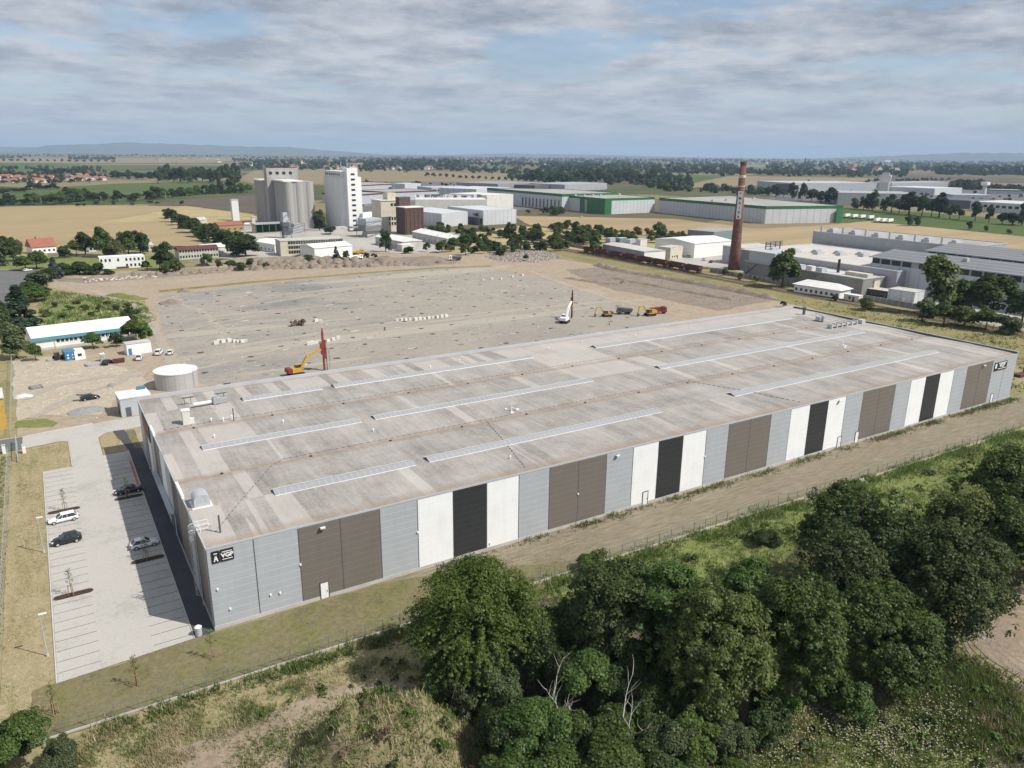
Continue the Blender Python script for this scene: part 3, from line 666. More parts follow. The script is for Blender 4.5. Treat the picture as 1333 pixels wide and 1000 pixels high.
# kerbs round the parking
mb = MB()
mb.box(-18.55,-18.37,-1.4,72.2,-.05,.12); mb.box(-2.74,-2.62,-.45,76.3,-.05,.10); mb.box(-13.5,-13.32,72.2,88.2,-.05,.12); mb.box(-18.37,-13.5,72.02,72.2,-.05,.12)
structure(mb.build('kerb', 'kerb'))
mb = MB()
for i in range(30):
    y = .6+i*2.42
    if y < 71.5: mb.box(-18.3,-13.5,y-.055,y+.055,.016,.0235)
    if y < 75.5: mb.box(-7.5,-2.8,y-.055,y+.055,.020,.0275)
structure(mb.build('bay_marking', 'line'))
mb = MB()
for y in (64.5,67.2,69.8,72.4,75): mb.box(-7.6,-6.5,y-.07,y+.07,.020,.028)
structure(mb.build('bay_marking', 'white_line'))
mb = MB(); mb.box(-3.25,-2.85,56,70,.020,.029); structure(mb.build('bay_marking', 'red_line'))
# ground south of the fence
patch('meadow', [(38,-13.5),(212,-14.5),(240,-30),(150,-34),(90,-34),(62,-30),(44,-22)], -.004, 'meadow', 1.6, .8, 27)
patch('meadow', GP((880,1060),(990,950),(1100,905),(1180,850),(1240,850),(1333,900),(1400,960),(1333,1100)), -.004, 'meadow', 1.2, .8, 28)
patch('dirt_path', GP((120,1030),(230,975),(330,935),(430,895),(520,880),(545,893),(470,915),(400,975),(340,1030),(250,1060)), .004, 'track_dirt', .8, .5, 29)
patch('dirt_track', GP((1258,828),(1275,795),(1310,772),(1345,755),(1440,735),(1440,960),(1345,905),(1310,868),(1280,850)), .006, 'track_dirt', .9, .5, 30)
patch('dirt_patch', GP((1284,1000),(1290,975),(1320,968),(1345,985),(1345,1010)), .008, 'heap', .5, .25, 31)
# wheel ruts curving on the dirt track
mb = MB()
for k, (r0, w) in enumerate(((9.2,.45),(10.4,.3),(7.4,.5),(12.2,.35),(8.3,.3),(11.3,.4),(13.4,.4),(6.3,.35))):
    cc = G(1372, 848); a0 = []
    for i in range(25):
        t = 1.45+i*.10; rr = r0+.25*math.sin(i*.7+k)
        a0.append((cc[0]+rr*math.cos(t), cc[1]+rr*.9*math.sin(t)))
    for i in range(24):
        p, q = a0[i], a0[i+1]; s0 = (r0+w)/r0
        P = lambda v: (cc[0]+(v[0]-cc[0])*s0, cc[1]+(v[1]-cc[1])*s0, .014)
        mb.add([(p[0],p[1],.014),(q[0],q[1],.014),P(q),P(p)], [(0,1,2,3)])
structure(mb.build('wheel_rut', 'heap'))

# the grassed spoil mound in the foreground
def terrain(name, poly, hfun, mat, step=.5, edge=2.):
    a = np.array(poly); lo, hi = a.min(0), a.max(0)
    nx = int((hi[0]-lo[0])/step)+2; ny = int((hi[1]-lo[1])/step)+2
    X, Y = np.meshgrid(lo[0]+np.arange(nx)*step, lo[1]+np.arange(ny)*step, indexing='ij')
    Z = hfun(X.ravel(), Y.ravel()).reshape(X.shape)
    V = np.stack([X.ravel(), Y.ravel(), Z.ravel()], 1); I = np.arange(nx*ny).reshape(nx, ny)
    Fq = np.stack([I[:-1,:-1].ravel(), I[1:,:-1].ravel(), I[1:,1:].ravel(), I[:-1,1:].ravel()], 1)
    keep = (V[Fq][:, :, 2].max(1) > -.12); Fq = Fq[keep]
    return structure(link(name, npmesh(name, V, Fq, [mat], None, True)))
MC = (10.5, -33.0)
def mound_h(x, y):
    x = np.asarray(x, float); y = np.asarray(y, float)
    dx = (x-MC[0])/10.5; dy = (y-MC[1])/8.2; d = np.sqrt(dx*dx+dy*dy)+.22*(fbm(x*.35, y*.35)-.47)
    t = np.clip(1-d, 0, 1); return 6.0*np.clip(t*1.7, 0, 1)**1.2*(.85+.35*fbm(x*.5+9, y*.5))-.1+.25*fbm(x*1.7, y*1.7)*np.clip(t*4, 0, 1)
M['mound'] = soil('overgrown_spoil', [(.15,.13,.07), (.25,.205,.125), (.16,.16,.06), (.30,.24,.16)], [(.10,.10,.045), (.24,.20,.12), (.34,.28,.19)], .3, 1.8, .5, .7)
terrain('spoil_mound', [(-3,-44),(23,-44),(23,-23),(-3,-23)], mound_h, 'mound', .45)
# long berms and embankment at the far right of the site
def berm(name, pts, w, h, mat, seed, step=2.):
    P = [];
    for i in range(len(pts)-1):
        a = np.array(pts[i]); b = np.array(pts[i+1]); k = max(1, int(np.hypot(*(b-a))/step))
        P += [a+(b-a)*j/k for j in range(k)]
    P.append(np.array(pts[-1])); V = []; prof = [(-1,-.15),(-.62,.45),(-.25,.95),(.1,1.),(.5,.55),(1,-.15)]
    r = np.random.default_rng(seed)
    for i, p in enumerate(P):
        d = P[min(i+1, len(P)-1)]-P[max(i-1, 0)]; d = d/np.hypot(*d); n = np.array([-d[1], d[0]])
        e = min(1., min(i, len(P)-1-i)/2.); hh = h*(.55+.6*r.random())*(.15+.85*e)
        for a, z in prof: V.append((*(p+n*w*a*(.85+.3*r.random())), z*hh*(.8+.4*r.random()) if z > 0 else z))
    k = len(prof); Fq = [(i*k+j, i*k+j+1, (i+1)*k+j+1, (i+1)*k+j) for i in range(len(P)-1) for j in range(k-1)]
    return structure(link(name, npmesh(name, np.array(V), np.array(Fq), [mat])))
berm('embankment', GP((775,345),(800,352),(860,362),(950,378),(1010,390)), 3.2, 2.0, 'heap', 1)
berm('earth_berm', GP((795,362),(840,370),(905,382),(960,392)), 2.2, 1.0, 'heap', 2)
berm('earth_berm', GP((735,362),(775,368),(815,372)), 2.4, .9, 'heap', 3)
berm('earth_berm', GP((110,364),(160,359),(200,356)), 3.5, 1.5, 'heap', 4)
berm('earth_berm', GP((205,356),(240,353),(330,350)), 3.0, 1.3, 'heap', 7)
berm('earth_berm', GP((240,345),(330,341),(450,337)), 4.0, 2.4, 'heap', 5)
berm('overgrown_berm', GP((142,384),(165,387),(188,390)), 3.2, 1.4, 'meadow', 6)
berm('earth_berm', [(60,80),(110,81),(150,80.5),(215,80)], 1.6, .8, 'heap', 8)
# hills on the horizon
def hills(name, mat, px0, px1, dist, prof, depth, seed):
    n = 90; k = 9; r = np.random.default_rng(seed); V = []
    for i in range(n):
        t = i/(n-1); px = px0+(px1-px0)*t
        d = _fw*F_PX+_R*(px-666.5); d[2] = 0; d /= np.linalg.norm(d)
        h = float(np.interp(t, [p[0] for p in prof], [p[1] for p in prof]))*(1+.10*(r.random()-.5))
        for j in range(k):
            u = j/(k-1); p = CAM+d*(dist+depth*u); V.append((p[0], p[1], -2+h*math.sin(math.pi*u)**.8*(1+.08*(r.random()-.5))))
    Fq = [(i*k+j, (i+1)*k+j, (i+1)*k+j+1, i*k+j+1) for i in range(n-1) for j in range(k-1)]
    return structure(link(name, npmesh(name, np.array(V), np.array(Fq), [mat], None, True)))
M['hill'] = soil('wooded_hills', [(.05,.07,.04), (.10,.11,.06), (.16,.15,.09)], [(.05,.07,.04), (.09,.10,.06), (.13,.13,.08)], .0006, .004, .5, 0)
hills('hills', 'hill', 60, 520, 18500, [(0,0),(.12,150),(.24,180),(.30,235),(.38,215),(.5,195),(.62,165),(.72,170),(.85,90),(1,0)], 3500, 1)
hills('hills', 'hill', -200, 300, 21000, [(0,90),(.3,115),(.6,105),(1,0)], 2500, 2)
hills('hills', 'hill', 1000, 1500, 19500, [(0,0),(.2,90),(.4,180),(.6,190),(.8,230),(1,200)], 3500, 3)
hills('hills', 'hill', 560, 900, 22000, [(0,0),(.3,70),(.6,60),(1,0)], 2500, 4)

# ------------------------------------------------------------------ the warehouse
WH = thing('warehouse', 'huge low flat-roofed warehouse clad in grey, brown, white and black vertical panels', 'warehouse')
H = 12.2
SEQ = 'gg'+'bbgwkwg'*4+'bb'+'gg'
NAMEC = {'g': 'light grey wall panel', 'w': 'white wall panel', 'b': 'brown wall panel', 'k': 'charcoal wall panel'}
MB().box(.15,203.85,.15,71.85,0,H-.25).build('inner_shell', 'dgrey', WH)
for i, k in enumerate(SEQ):
    x0 = i*6; mb = MB(); mb.box(x0+.075, x0+5.925, 0, .14, .52, H-.02)
    mb.mat(1).box(x0-.075, x0+.075, .02, .13, .52, H-.02)
    mb.build('wall_panel', [PM[k], 'dgrey'], WH, NAMEC[k])
MB().box(-.03,204.03,-.03,.2,-.1,.52).build('plinth', 'concrete', WH)
# west wall, in shade: panels of mixed widths and greys
ys = [(0,1.2,'g'),(1.2,6.8,'b'),(6.8,9.6,'k'),(9.6,13.2,'g'),(13.2,18.5,'b'),(18.5,24,'b'),(24,30,'k'),(30,36,'g'),(36,42,'w'),(42,47,'b'),(47,50,'k'),(50,56,'g'),(56,60,'w'),(60,66,'b'),(66,72,'g')]
for a, b, k in ys:
    MB().box(0, .13, a+.03 if a else .15, b-.03, .52, H-.02).build('wall_panel', PM[k], WH, NAMEC[k])
MB().box(-.04,.1,.2,72,-.1,.50).build('plinth', 'concrete', WH)
MB().box(203.87,204,.15,71.85,.0,H-.02).build('wall_panel', PM['g'], WH, NAMEC['g'])
MB().box(.14,203.86,71.86,72,.0,H-.02).build('wall_panel', PM['g'], WH, NAMEC['g'])
# roof, with gentle falls to the two valleys
mb = MB(); prof = [(.03,H-.03),(12.2,H+.16),(24.3,H-.14),(36.7,H+.16),(48.8,H-.14),(61,H+.12),(71.9,H-.06)]
for (a, za), (b, zb) in zip(prof, prof[1:]): mb.add([(.03,a,za),(203.97,a,za),(203.97,b,zb),(.03,b,zb)], [(0,1,2,3)])
mb.build('roof', 'roof', WH)
mb = MB(); mb.box(-.06,204.06,71.75,72.12,H-.3,H+.62); mb.box(203.75,204.1,0,71.75,H-.3,H+.55); mb.box(-.06,.08,-.02,71.75,H-.25,H+.10); mb.box(.08,203.75,-.05,.06,H-.25,H+.05)
mb.build('parapet', 'lgrey', WH)
mb = MB(); mb.box(203.66,203.75,.1,71.7,H-.05,H+.42); mb.build('parapet_upstand', 'dgrey', WH)
# raised white flashings on the west edge
for a, b in ((17.2,23.0),(47.5,52.5)): MB().box(-.12,.26,a,b,H-.1,H+.55).build('edge_flashing', 'white', WH)
# skylights: ribbed strips in three rows
M['skyl'] = ribbed('skylight_polycarbonate', (.31,.32,.335), (.375,.385,.395), 1.05, 'x', .09)
def skylight(x0, x1, yc):
    mb = MB(); zb = H+.05; w = 1.25
    mb.mat(0).add([(x0,yc-w,zb+.14),(x1,yc-w,zb+.14),(x1,yc,zb+.58),(x0,yc,zb+.58)], [(0,1,2,3)])
    mb.add([(x0,yc,zb+.58),(x1,yc,zb+.58),(x1,yc+w,zb+.14),(x0,yc+w,zb+.14)], [(0,1,2,3)])
    sk = mb.build('skylight', 'skyl', WH)
    mb = MB(); mb.box(x0,x1,yc-w-.06,yc-w,zb-.2,zb+.16); mb.box(x0,x1,yc+w,yc+w+.06,zb-.2,zb+.16)
    mb.build('curb', 'white', sk)
    z = zb
    for x in (x0, x1-.06): MB().add([(x,yc-w,z-.2),(x+.06,yc-w,z-.2),(x+.06,yc+w,z-.2),(x,yc+w,z-.2),(x,yc-w,z+.14),(x+.06,yc-w,z+.14),(x+.06,yc+w,z+.14),(x,yc+w,z+.14),(x,yc,z+.57),(x+.06,yc,z+.57)],
        [(0,1,2,3),(0,4,5,1),(1,5,9,6,2),(2,6,7,3),(3,7,8,4,0),(4,8,9,5),(8,7,6,9)]).build('end_cap', 'dgrey', sk)
for x0, x1, yc in ((12,35,12.4),(37.4,89,12.4),(109.4,186.5,12.3),(6.2,35,36.7),(37.6,90.3,36.7),(110.4,190,36.7),(18.5,35.2,61),(37.8,89.6,60.8),(109.5,188,60.8)): skylight(x0, x1, yc)
# lightning conductor lines resting on small feet
def wire(p, q):
    """conductor cable with a block foot every metre or so"""
    n = int(np.hypot(p[0]-q[0], p[1]-q[1])/1.15); pts = []; rad = []
    for i in range(n):
        for dt, r in ((0, .015), (.12, .075), (.30, .075), (.42, .015)):
            t = (i+dt)/n; x = p[0]+(q[0]-p[0])*t; y = p[1]+(q[1]-p[1])*t; z = float(np.interp(y, [a for a, _ in prof], [b for _, b in prof])); pts.append((x, y, z+.06)); rad.append(r)
    MB().tube(pts, rad, 4).build('lightning_conductor', 'dgrey', WH)
wire((2.0,4.0),(15.0,24.0)); wire((15,24),(17,25.2)); wire((17,25.4),(200,26.0)); wire((56,24.5),(50,1)); wire((109.6,25.2),(119,1)); wire((2,50.5),(200,51))
# drains in the valleys and small roof pipes
for yv in (24.3, 48.8):
    for i in range(14): MB().cyl(7+i*14.5, yv, H-.14, H+.02, .28, .22, 8).build('roof_drain', 'dark', WH)
def pipe(x, y, h, r=.14, m='galv', cowl=True):
    mb = MB(); mb.cyl(x, y, H-.1, H+h, r, None, 8)
    if cowl: mb.cyl(x, y, H+h, H+h+.25, r*1.9, r*.6, 8)
    mb.build('vent_pipe', m, WH)
for x, y in ((10.5,50.8),(12.5,49.9),(14.2,50.4),(9.2,41.2),(22,43),(35,30),(63,64),(72,66),(98,65),(110,66.5),(128,65.5),(150,66),(50,6)): pipe(x, y, .45, .1, 'white')
pipe(2.6,3.6,2.6,.12,'dgrey',False); pipe(12.6,57.5,2.2,.09); pipe(14.3,49.2,2.4,.1,'dgrey',False); pipe(196.5,62,2.4,.45,'dgrey')
# rooftop machines
mb = MB(); n = 8; P = []
x0, x1, y0, y1 = .9, 3.1, 12.6, 15.2; zt = H+1.5
prf = [(x0,H+.0),(x0,zt-.2)]+[(x0+(x1-x0)*(.5-.5*math.cos(math.pi*i/n)), zt-.2+.75*math.sin(math.pi*i/n)) for i in range(1, n)]+[(x1,zt-.2),(x1,H)]
k = len(prf); mb.add([(x, y0, z) for x, z in prf]+[(x, y1, z) for x, z in prf], [(i, i+1, k+i+1, k+i) for i in range(k-1)]+[tuple(range(k-1,-1,-1)), tuple(range(k, 2*k))])
hd = mb.build('exhaust_hood', 'galv', WH); MB().box(.6,3.4,12.3,15.5,H-.05,H+.22).build('curb', 'white', hd)
ck = MB().box(5.6,6.9,51.2,52.4,H-.1,H+2.6).mat(0).box(6.9,7.6,51.4,52.2,H-.1,H+.9).build('vent_stack', 'offwhite', WH); MB().box(5.5,7.0,51.1,52.5,H+2.6,H+2.75).build('cap', 'white', ck)
du = MB(); du.tube([(9.0,60.4,H+.8),(12.4,60.6,H+.8)], .32, 10); du.build('air_duct', 'white', WH)
ac = MB(); ac.box(12.8,14.2,60.2,61.8,H+.3,H+1.4); ac.cyl(13.5,61.,H+1.4,H+1.65,.6,.6,12); ac.box(14.2,15.6,60.6,61.6,H+.2,H+1.1); ac.build('air_unit', 'grey', WH)
mb = MB()
for x in (7.8, 9.0, 14.2, 15.4):
    mb.beam((x,63.2,H-.1),(x,63.2,H+1.6),.09)
mb.beam((7.3,63.2,H+1.6),(9.6,63.2,H+1.6),.5,.12); mb.beam((13.6,63.2,H+1.5),(16,63.2,H+1.5),.4,.1); mb.build('antenna_frame', 'dgrey', WH)
mb = MB(); mb.box(191.8,195,52.2,54,H+.3,H+1.5); mb.box(192.6,193.4,51.6,52.2,H+.2,H+1.9); mb.cyl(194,53.1,H+1.5,H+1.8,.6,.6,10); mb.build('air_unit', 'galv', WH)
mb = MB(); mb.box(186,199,44.2,45.4,H+.45,H+.95)
for i in range(6): mb.box(186.3+i*2.4,186.9+i*2.4,44,45.6,H-.05,H+1.25)
mb.build('pipe_rack', 'galv', WH)
MB().box(200.4,202.2,43.6,45.2,H-.05,H+1.2).build('air_unit', 'lgrey', WH)
mb = MB()
for a in (0, 2.0, 4.0): mb.beam((203.9,8+a*.6,H+.4),(203.9,8+a*.6,H+1.6),.06)
for z in (1.0,1.6): mb.beam((203.9,8,H+z),(203.9,10.4,H+z),.06)
mb.build('guard_rail', 'galv', WH)
# small mast with tripod on the roof
for bx, by in ((63.5,27.5),(170,28.5)):
    mb = MB(); mb.beam((bx,by,H-.1),(bx,by,H+1.7),.08)
    for a in range(3):
        t = a*2.09; mb.beam((bx,by,H+.7),(bx+1.3*math.cos(t),by+1.3*math.sin(t),H-.05),.07); mb.box(bx+1.3*math.cos(t)-.3,bx+1.3*math.cos(t)+.3,by+1.3*math.sin(t)-.2,by+1.3*math.sin(t)+.2,H-.1,H+.12)
    mb.build('air_terminal', 'white', WH)
# caged ladder on the west wall
mb = MB(); ly = 5.6; lx = -.35
for s in (-.3,.3): mb.beam((lx,ly+s,.8),(lx,ly+s,H+1.1),.06)
z = 1.
while z < H: mb.beam((lx,ly-.3,z),(lx,ly+.3,z),.04); z += .33
ld = mb.build('ladder', 'galv', WH)
mb = MB()
for z in np.arange(2.8, H+1.1, .95):
    ring = [(lx-.75*math.sin(a), ly+.42*math.cos(a)*1.1, z) for a in np.linspace(0, math.pi, 7)]; mb.tube(ring, .028, 4)
for a in np.linspace(.3, 2.84, 5): mb.beam((lx-.75*math.sin(a), ly+.46*math.cos(a), 2.8),(lx-.75*math.sin(a), ly+.46*math.cos(a), H+1.1),.035)
mb.build('safety_cage', 'galv', ld)
mb = MB()
for x in (.3,1.6):
    for y in (4.9,6.4): mb.beam((x,y,H),(x,y,H+1.1),.06)
for z in (.55,1.1):
    for y in (4.9,6.4): mb.beam((-.3,y,H+z),(1.6,y,H+z),.05)
mb.build('guard_rail', 'white', ld)
# doors, lamps and sensors of the front
for px, py in ((423,778),(836,655),(1083,580),(1105,573),(1275,521)):
    x = G(px, py)[0]
    d = MB().box(x-.55,x+.55,-.06,-.005,.05,2.55).build('door', 'white', WH)
    MB().box(x-.68,x-.55,-.09,-.005,.0,2.68).box(x+.55,x+.68,-.09,-.005,.0,2.68).box(x-.55,x+.55,-.09,-.005,2.55,2.68).build('frame', 'dgrey', d)
    MB().box(x+.32,x+.44,-.12,-.06,1.05,1.2).build('handle', 'dark', d)
for x in (14.2+1.2, 68.2, 129.5, 187.3):
    lp = MB().box(x-.36,x+.36,-.55,-.15,H-1.0,H-.8).build('floodlight', 'lamp', WH); MB().box(x-.12,x+.12,-.15,-.0,H-1.2,H-.7).build('bracket', 'dgrey', lp)
for x, z in ((.9,6.0),(12,6.4),(29.9,6.6),(60,5.8),(2.2,2.6),(8.9,2.9),(7.6,3.0),(42.6,1.2),(90,6.5)): MB().box(x-.12,x+.12,-.18,-.0,z-.13,z+.13).build('wall_sensor', 'white', WH)
# the signs
rx = R_(90)
def sign(x0, x1, z0, z1):
    return MB().box(x0,x1,-.14,-.005,z0,z1).build('wall_sign', 'black', WH, 'black sign with white lettering')
s1 = sign(.62,1.58,H-2.30,H-.62)
mb = MB(); zz = H-1.65
mb.box(.87,1.33,-.17,-.14,H-1.02,H-.90)
mb.add([(.80,-.145,H-2.1),(.96,-.145,H-2.1),(1.17,-.145,H-1.2),(1.03,-.145,H-1.2),(1.24,-.145,H-2.1),(1.40,-.145,H-2.1)], [(0,1,2,3),(3,2,5,4)])
mb.box(.92,1.28,-.17,-.14,H-1.85,H-1.72); mb.build('emblem', 'white', s1)
s2 = sign(1.72,3.38,H-2.30,H-.62)
text_part('lettering', 'VGP', .82, 'white', s2, (2.55,-.16,H-1.46), (rx,0,0), .015, .035)
MB().box(1.9,3.2,-.17,-.14,H-.98,H-.88).box(1.9,3.2,-.17,-.14,H-2.06,H-1.96).build('rule', 'white', s2)
s3 = sign(192.9,194.1,H-3.3,H-1.1)
MB().box(193.1,193.9,-.17,-.14,H-2.6,H-1.4).build('emblem', 'white', s3)
s4 = sign(194.2,198.9,H-3.3,H-1.1)
text_part('lettering', 'VGP', 1.5, 'white', s4, (196.5,-.16,H-2.05), (rx,0,0), .015, .05)
MB().box(194.6,198.5,-.17,-.14,H-1.45,H-1.3).box(194.6,198.5,-.17,-.14,H-2.95,H-2.8).build('rule', 'white', s4)
s5 = MB().box(-.18,-.005,54.5,64.5,H-3.6,H-.4).build('wall_sign', 'black', WH, 'dark sign with a red emblem at the far end of the shaded wall')
MB().box(-.24,-.18,57.5,63.5,H-3.1,H-.8).build('emblem', 'red', s5)
# dock doors low on the west wall
for y in (31.5, 38, 45): MB().box(-.10,-.045,y,y+3.6,.1,4.2).build('dock_door', 'dgrey', WH)
MB().box(-.9,-.05,29.5,50,4.4,4.6).build('canopy', 'lgrey', WH)

# ------------------------------------------------------------------ vehicles
def car(label, xy, rz, paintm, L=4.5, w=1.8, h=1.48, kind='estate', hatch=False, cat='car', group=None, dark_roof=False):
    t = thing('parked_car', label, cat, (xy[0], xy[1], .03), rz, group)
    a = L/2; hw = w/2; belt = h*.62
    # body: stations along the length (x, half width, underside, top)
    st = [(-a,hw*.72,.42,belt*.72),(-a+.12,hw*.90,.28,belt*.96),(-a+.6,hw*.98,.24,belt),(-.2,hw,.22,belt),(a-1.35,hw,.22,belt*.98),(a-.6,hw*.95,.24,belt*.86),(a-.14,hw*.84,.28,belt*.72),(a,hw*.62,.38,belt*.55)]
    mb = MB(); V = []; k = 8
    for x, s, z0, z1 in st:
        V += [(x,-s*.86,z0),(x,-s,z0+.16),(x,-s,z1-.16),(x,-s*.84,z1),(x,s*.84,z1),(x,s,z1-.16),(x,s,z0+.16),(x,s*.86,z0)]
    Fs = [(i*k+j, (i+1)*k+j, (i+1)*k+(j+1)%k, i*k+(j+1)%k) for i in range(len(st)-1) for j in range(k)]
    mb.add(V, Fs+[tuple(range(k)), tuple(range(len(V)-1, len(V)-k-1, -1))])
    bd = mb.build('body', paintm, t, None, True)
    rear = {'estate': -a+.28, 'hatch': -a+.25, 'saloon': -a+1.0, 'van': -a+.1}[kind]; rt = {'estate': -a+.75, 'hatch': -a+.85, 'saloon': -a+1.7, 'van': -a+.2}[kind]
    fr = a-1.25; ft = a-2.05
    if kind == 'van': fr = a-.75; ft = a-1.4
    g = hw*.90; gt = hw*.74
    mb = MB(); mb.add([(rear,-g,belt-.04),(fr,-g,belt-.06),(fr,g,belt-.06),(rear,g,belt-.04),(rt,-gt,h-.05),(ft,-gt,h-.06),(ft,gt,h-.06),(rt,gt,h-.05)], [(0,1,5,4),(1,2,6,5),(2,3,7,6),(3,0,4,7),(4,5,6,7)])
    mb.build('window', 'glass', t)
    mb = MB(); mb.add([(rt-.06,-gt-.01,h-.055),(ft+.05,-gt-.01,h-.06),(ft+.05,gt+.01,h-.06),(rt-.06,gt+.01,h-.055),(rt+.1,-gt*.86,h),(ft-.12,-gt*.86,h),(ft-.12,gt*.86,h),(rt+.1,gt*.86,h)], [(0,3,2,1),(0,1,5,4),(1,2,6,5),(2,3,7,6),(3,0,4,7),(4,5,6,7)])
    for s in (-1, 1):   # pillars
        for xb, xt in ((rear,rt),(-a*.25,-a*.22),(fr,ft),(a*.12,a*.02)):
            if xb < rear: continue
            mb.beam((xb,s*g*1.005,belt-.05),(xt,s*gt*1.01,h-.04),.08,.05)
    mb.build('roof', 'glass' if dark_roof else paintm, t)
    for x in (-a+.85, a-.85):
        for s in (-1, 1):
            wl = MB().tube([(x,s*(hw-.20),.32),(x,s*(hw+.02),.32)], .325, 14).build('wheel', 'rubber', t)
            MB().tube([(x,s*(hw+.02),.32),(x,s*(hw+.035),.32)], .20, 10).build('rim', 'galv', wl)
    for s in (-1, 1):
        MB().box(a-.30,a-.06,min(s*hw*.5,s*hw*.80),max(s*hw*.5,s*hw*.80),belt*.62,belt*.80).build('headlight', 'lamp', t)
        MB().box(-a-.01,-a+.2,min(s*hw*.6,s*hw*.90),max(s*hw*.6,s*hw*.90),belt*.66,belt*.94).build('tail_light', 'red', t)
        MB().box(a-1.45,a-1.3,min(s*hw,s*(hw+.17)),max(s*hw,s*(hw+.17)),belt-.02,belt+.13).build('mirror', paintm, t)
    if hatch:
        MB().beam((rt,-.0,h),(-a-.75,0,h+.28),1.3,.08).build('tailgate', paintm, t, 'raised tailgate')
    return t
car('white estate car parked in the left row of bays beside a mulch bed', (-15.9, 46.2), R_(184), 'whitecar', 4.75)
car('black SUV parked in the left row of bays nearest the dry lawn', (-15.8, 37.3), R_(184), 'blackcar', 4.4, 1.85, 1.62, 'hatch')
car('pale hatchback parked half in the warehouse shadow in the right row', (-5.1, 29.6), R_(2), 'whitecar', 4.3, 1.78, 1.5, 'hatch')
car('black saloon car parked in the shadow near the warehouse, right row', (-5.0, 53.2), R_(182), 'blackcar', 4.75, 1.82, 1.45, 'saloon')
car('black estate car with its tailgate raised on bare soil near the pump house', G(118,520), R_(8), 'blackcar', 4.6, 1.8, 1.48, 'estate', True)
car('black hatchback standing on soil beside the portable toilet', G(140,474), R_(60), 'blackcar', 4.2, 1.78, 1.5, 'hatch')
car('white van with a load on its roof parked before the small white shed', G(181,468), R_(80), 'whitecar', 4.6, 1.8, 1.75, 'hatch')
car('white pickup parked right of the small white shed, left of two', G(207,461), R_(70), 'whitecar', 4.9, 1.85, 1.7, 'hatch')
car('white hatchback parked at the slab edge, rightmost of the site cars', G(222,461), R_(75), 'whitecar', 4.2, 1.75, 1.5, 'hatch')
car('white car driving on the curved road by the red-roofed house', G(36,353), R_(20), 'whitecar', 4.5, 1.8, 1.5, 'hatch')
for px, py, m, lb in ((886,334,'blue','blue car parked in front of the pale green office'),(897,335,'silver','silver car parked right of the blue one by the pale green office'),(866,333,'silver','silver car parked at the grey shed end by the tracks'),(917,339,'whitecar','white car parked in the works yard near the white hall'),(926,342,'red','red car parked in the works yard by the wagons'),(945,333,'silver','silver car parked against the white works hall, left of two'),(955,333,'whitecar','white car parked against the white works hall, right of two'),(757,283,'whitecar','white vehicle standing alone on the harvested wheat field edge')):
    car(lb, G(px, py), R_(rg.uniform(0, 40)), m, 4.4)
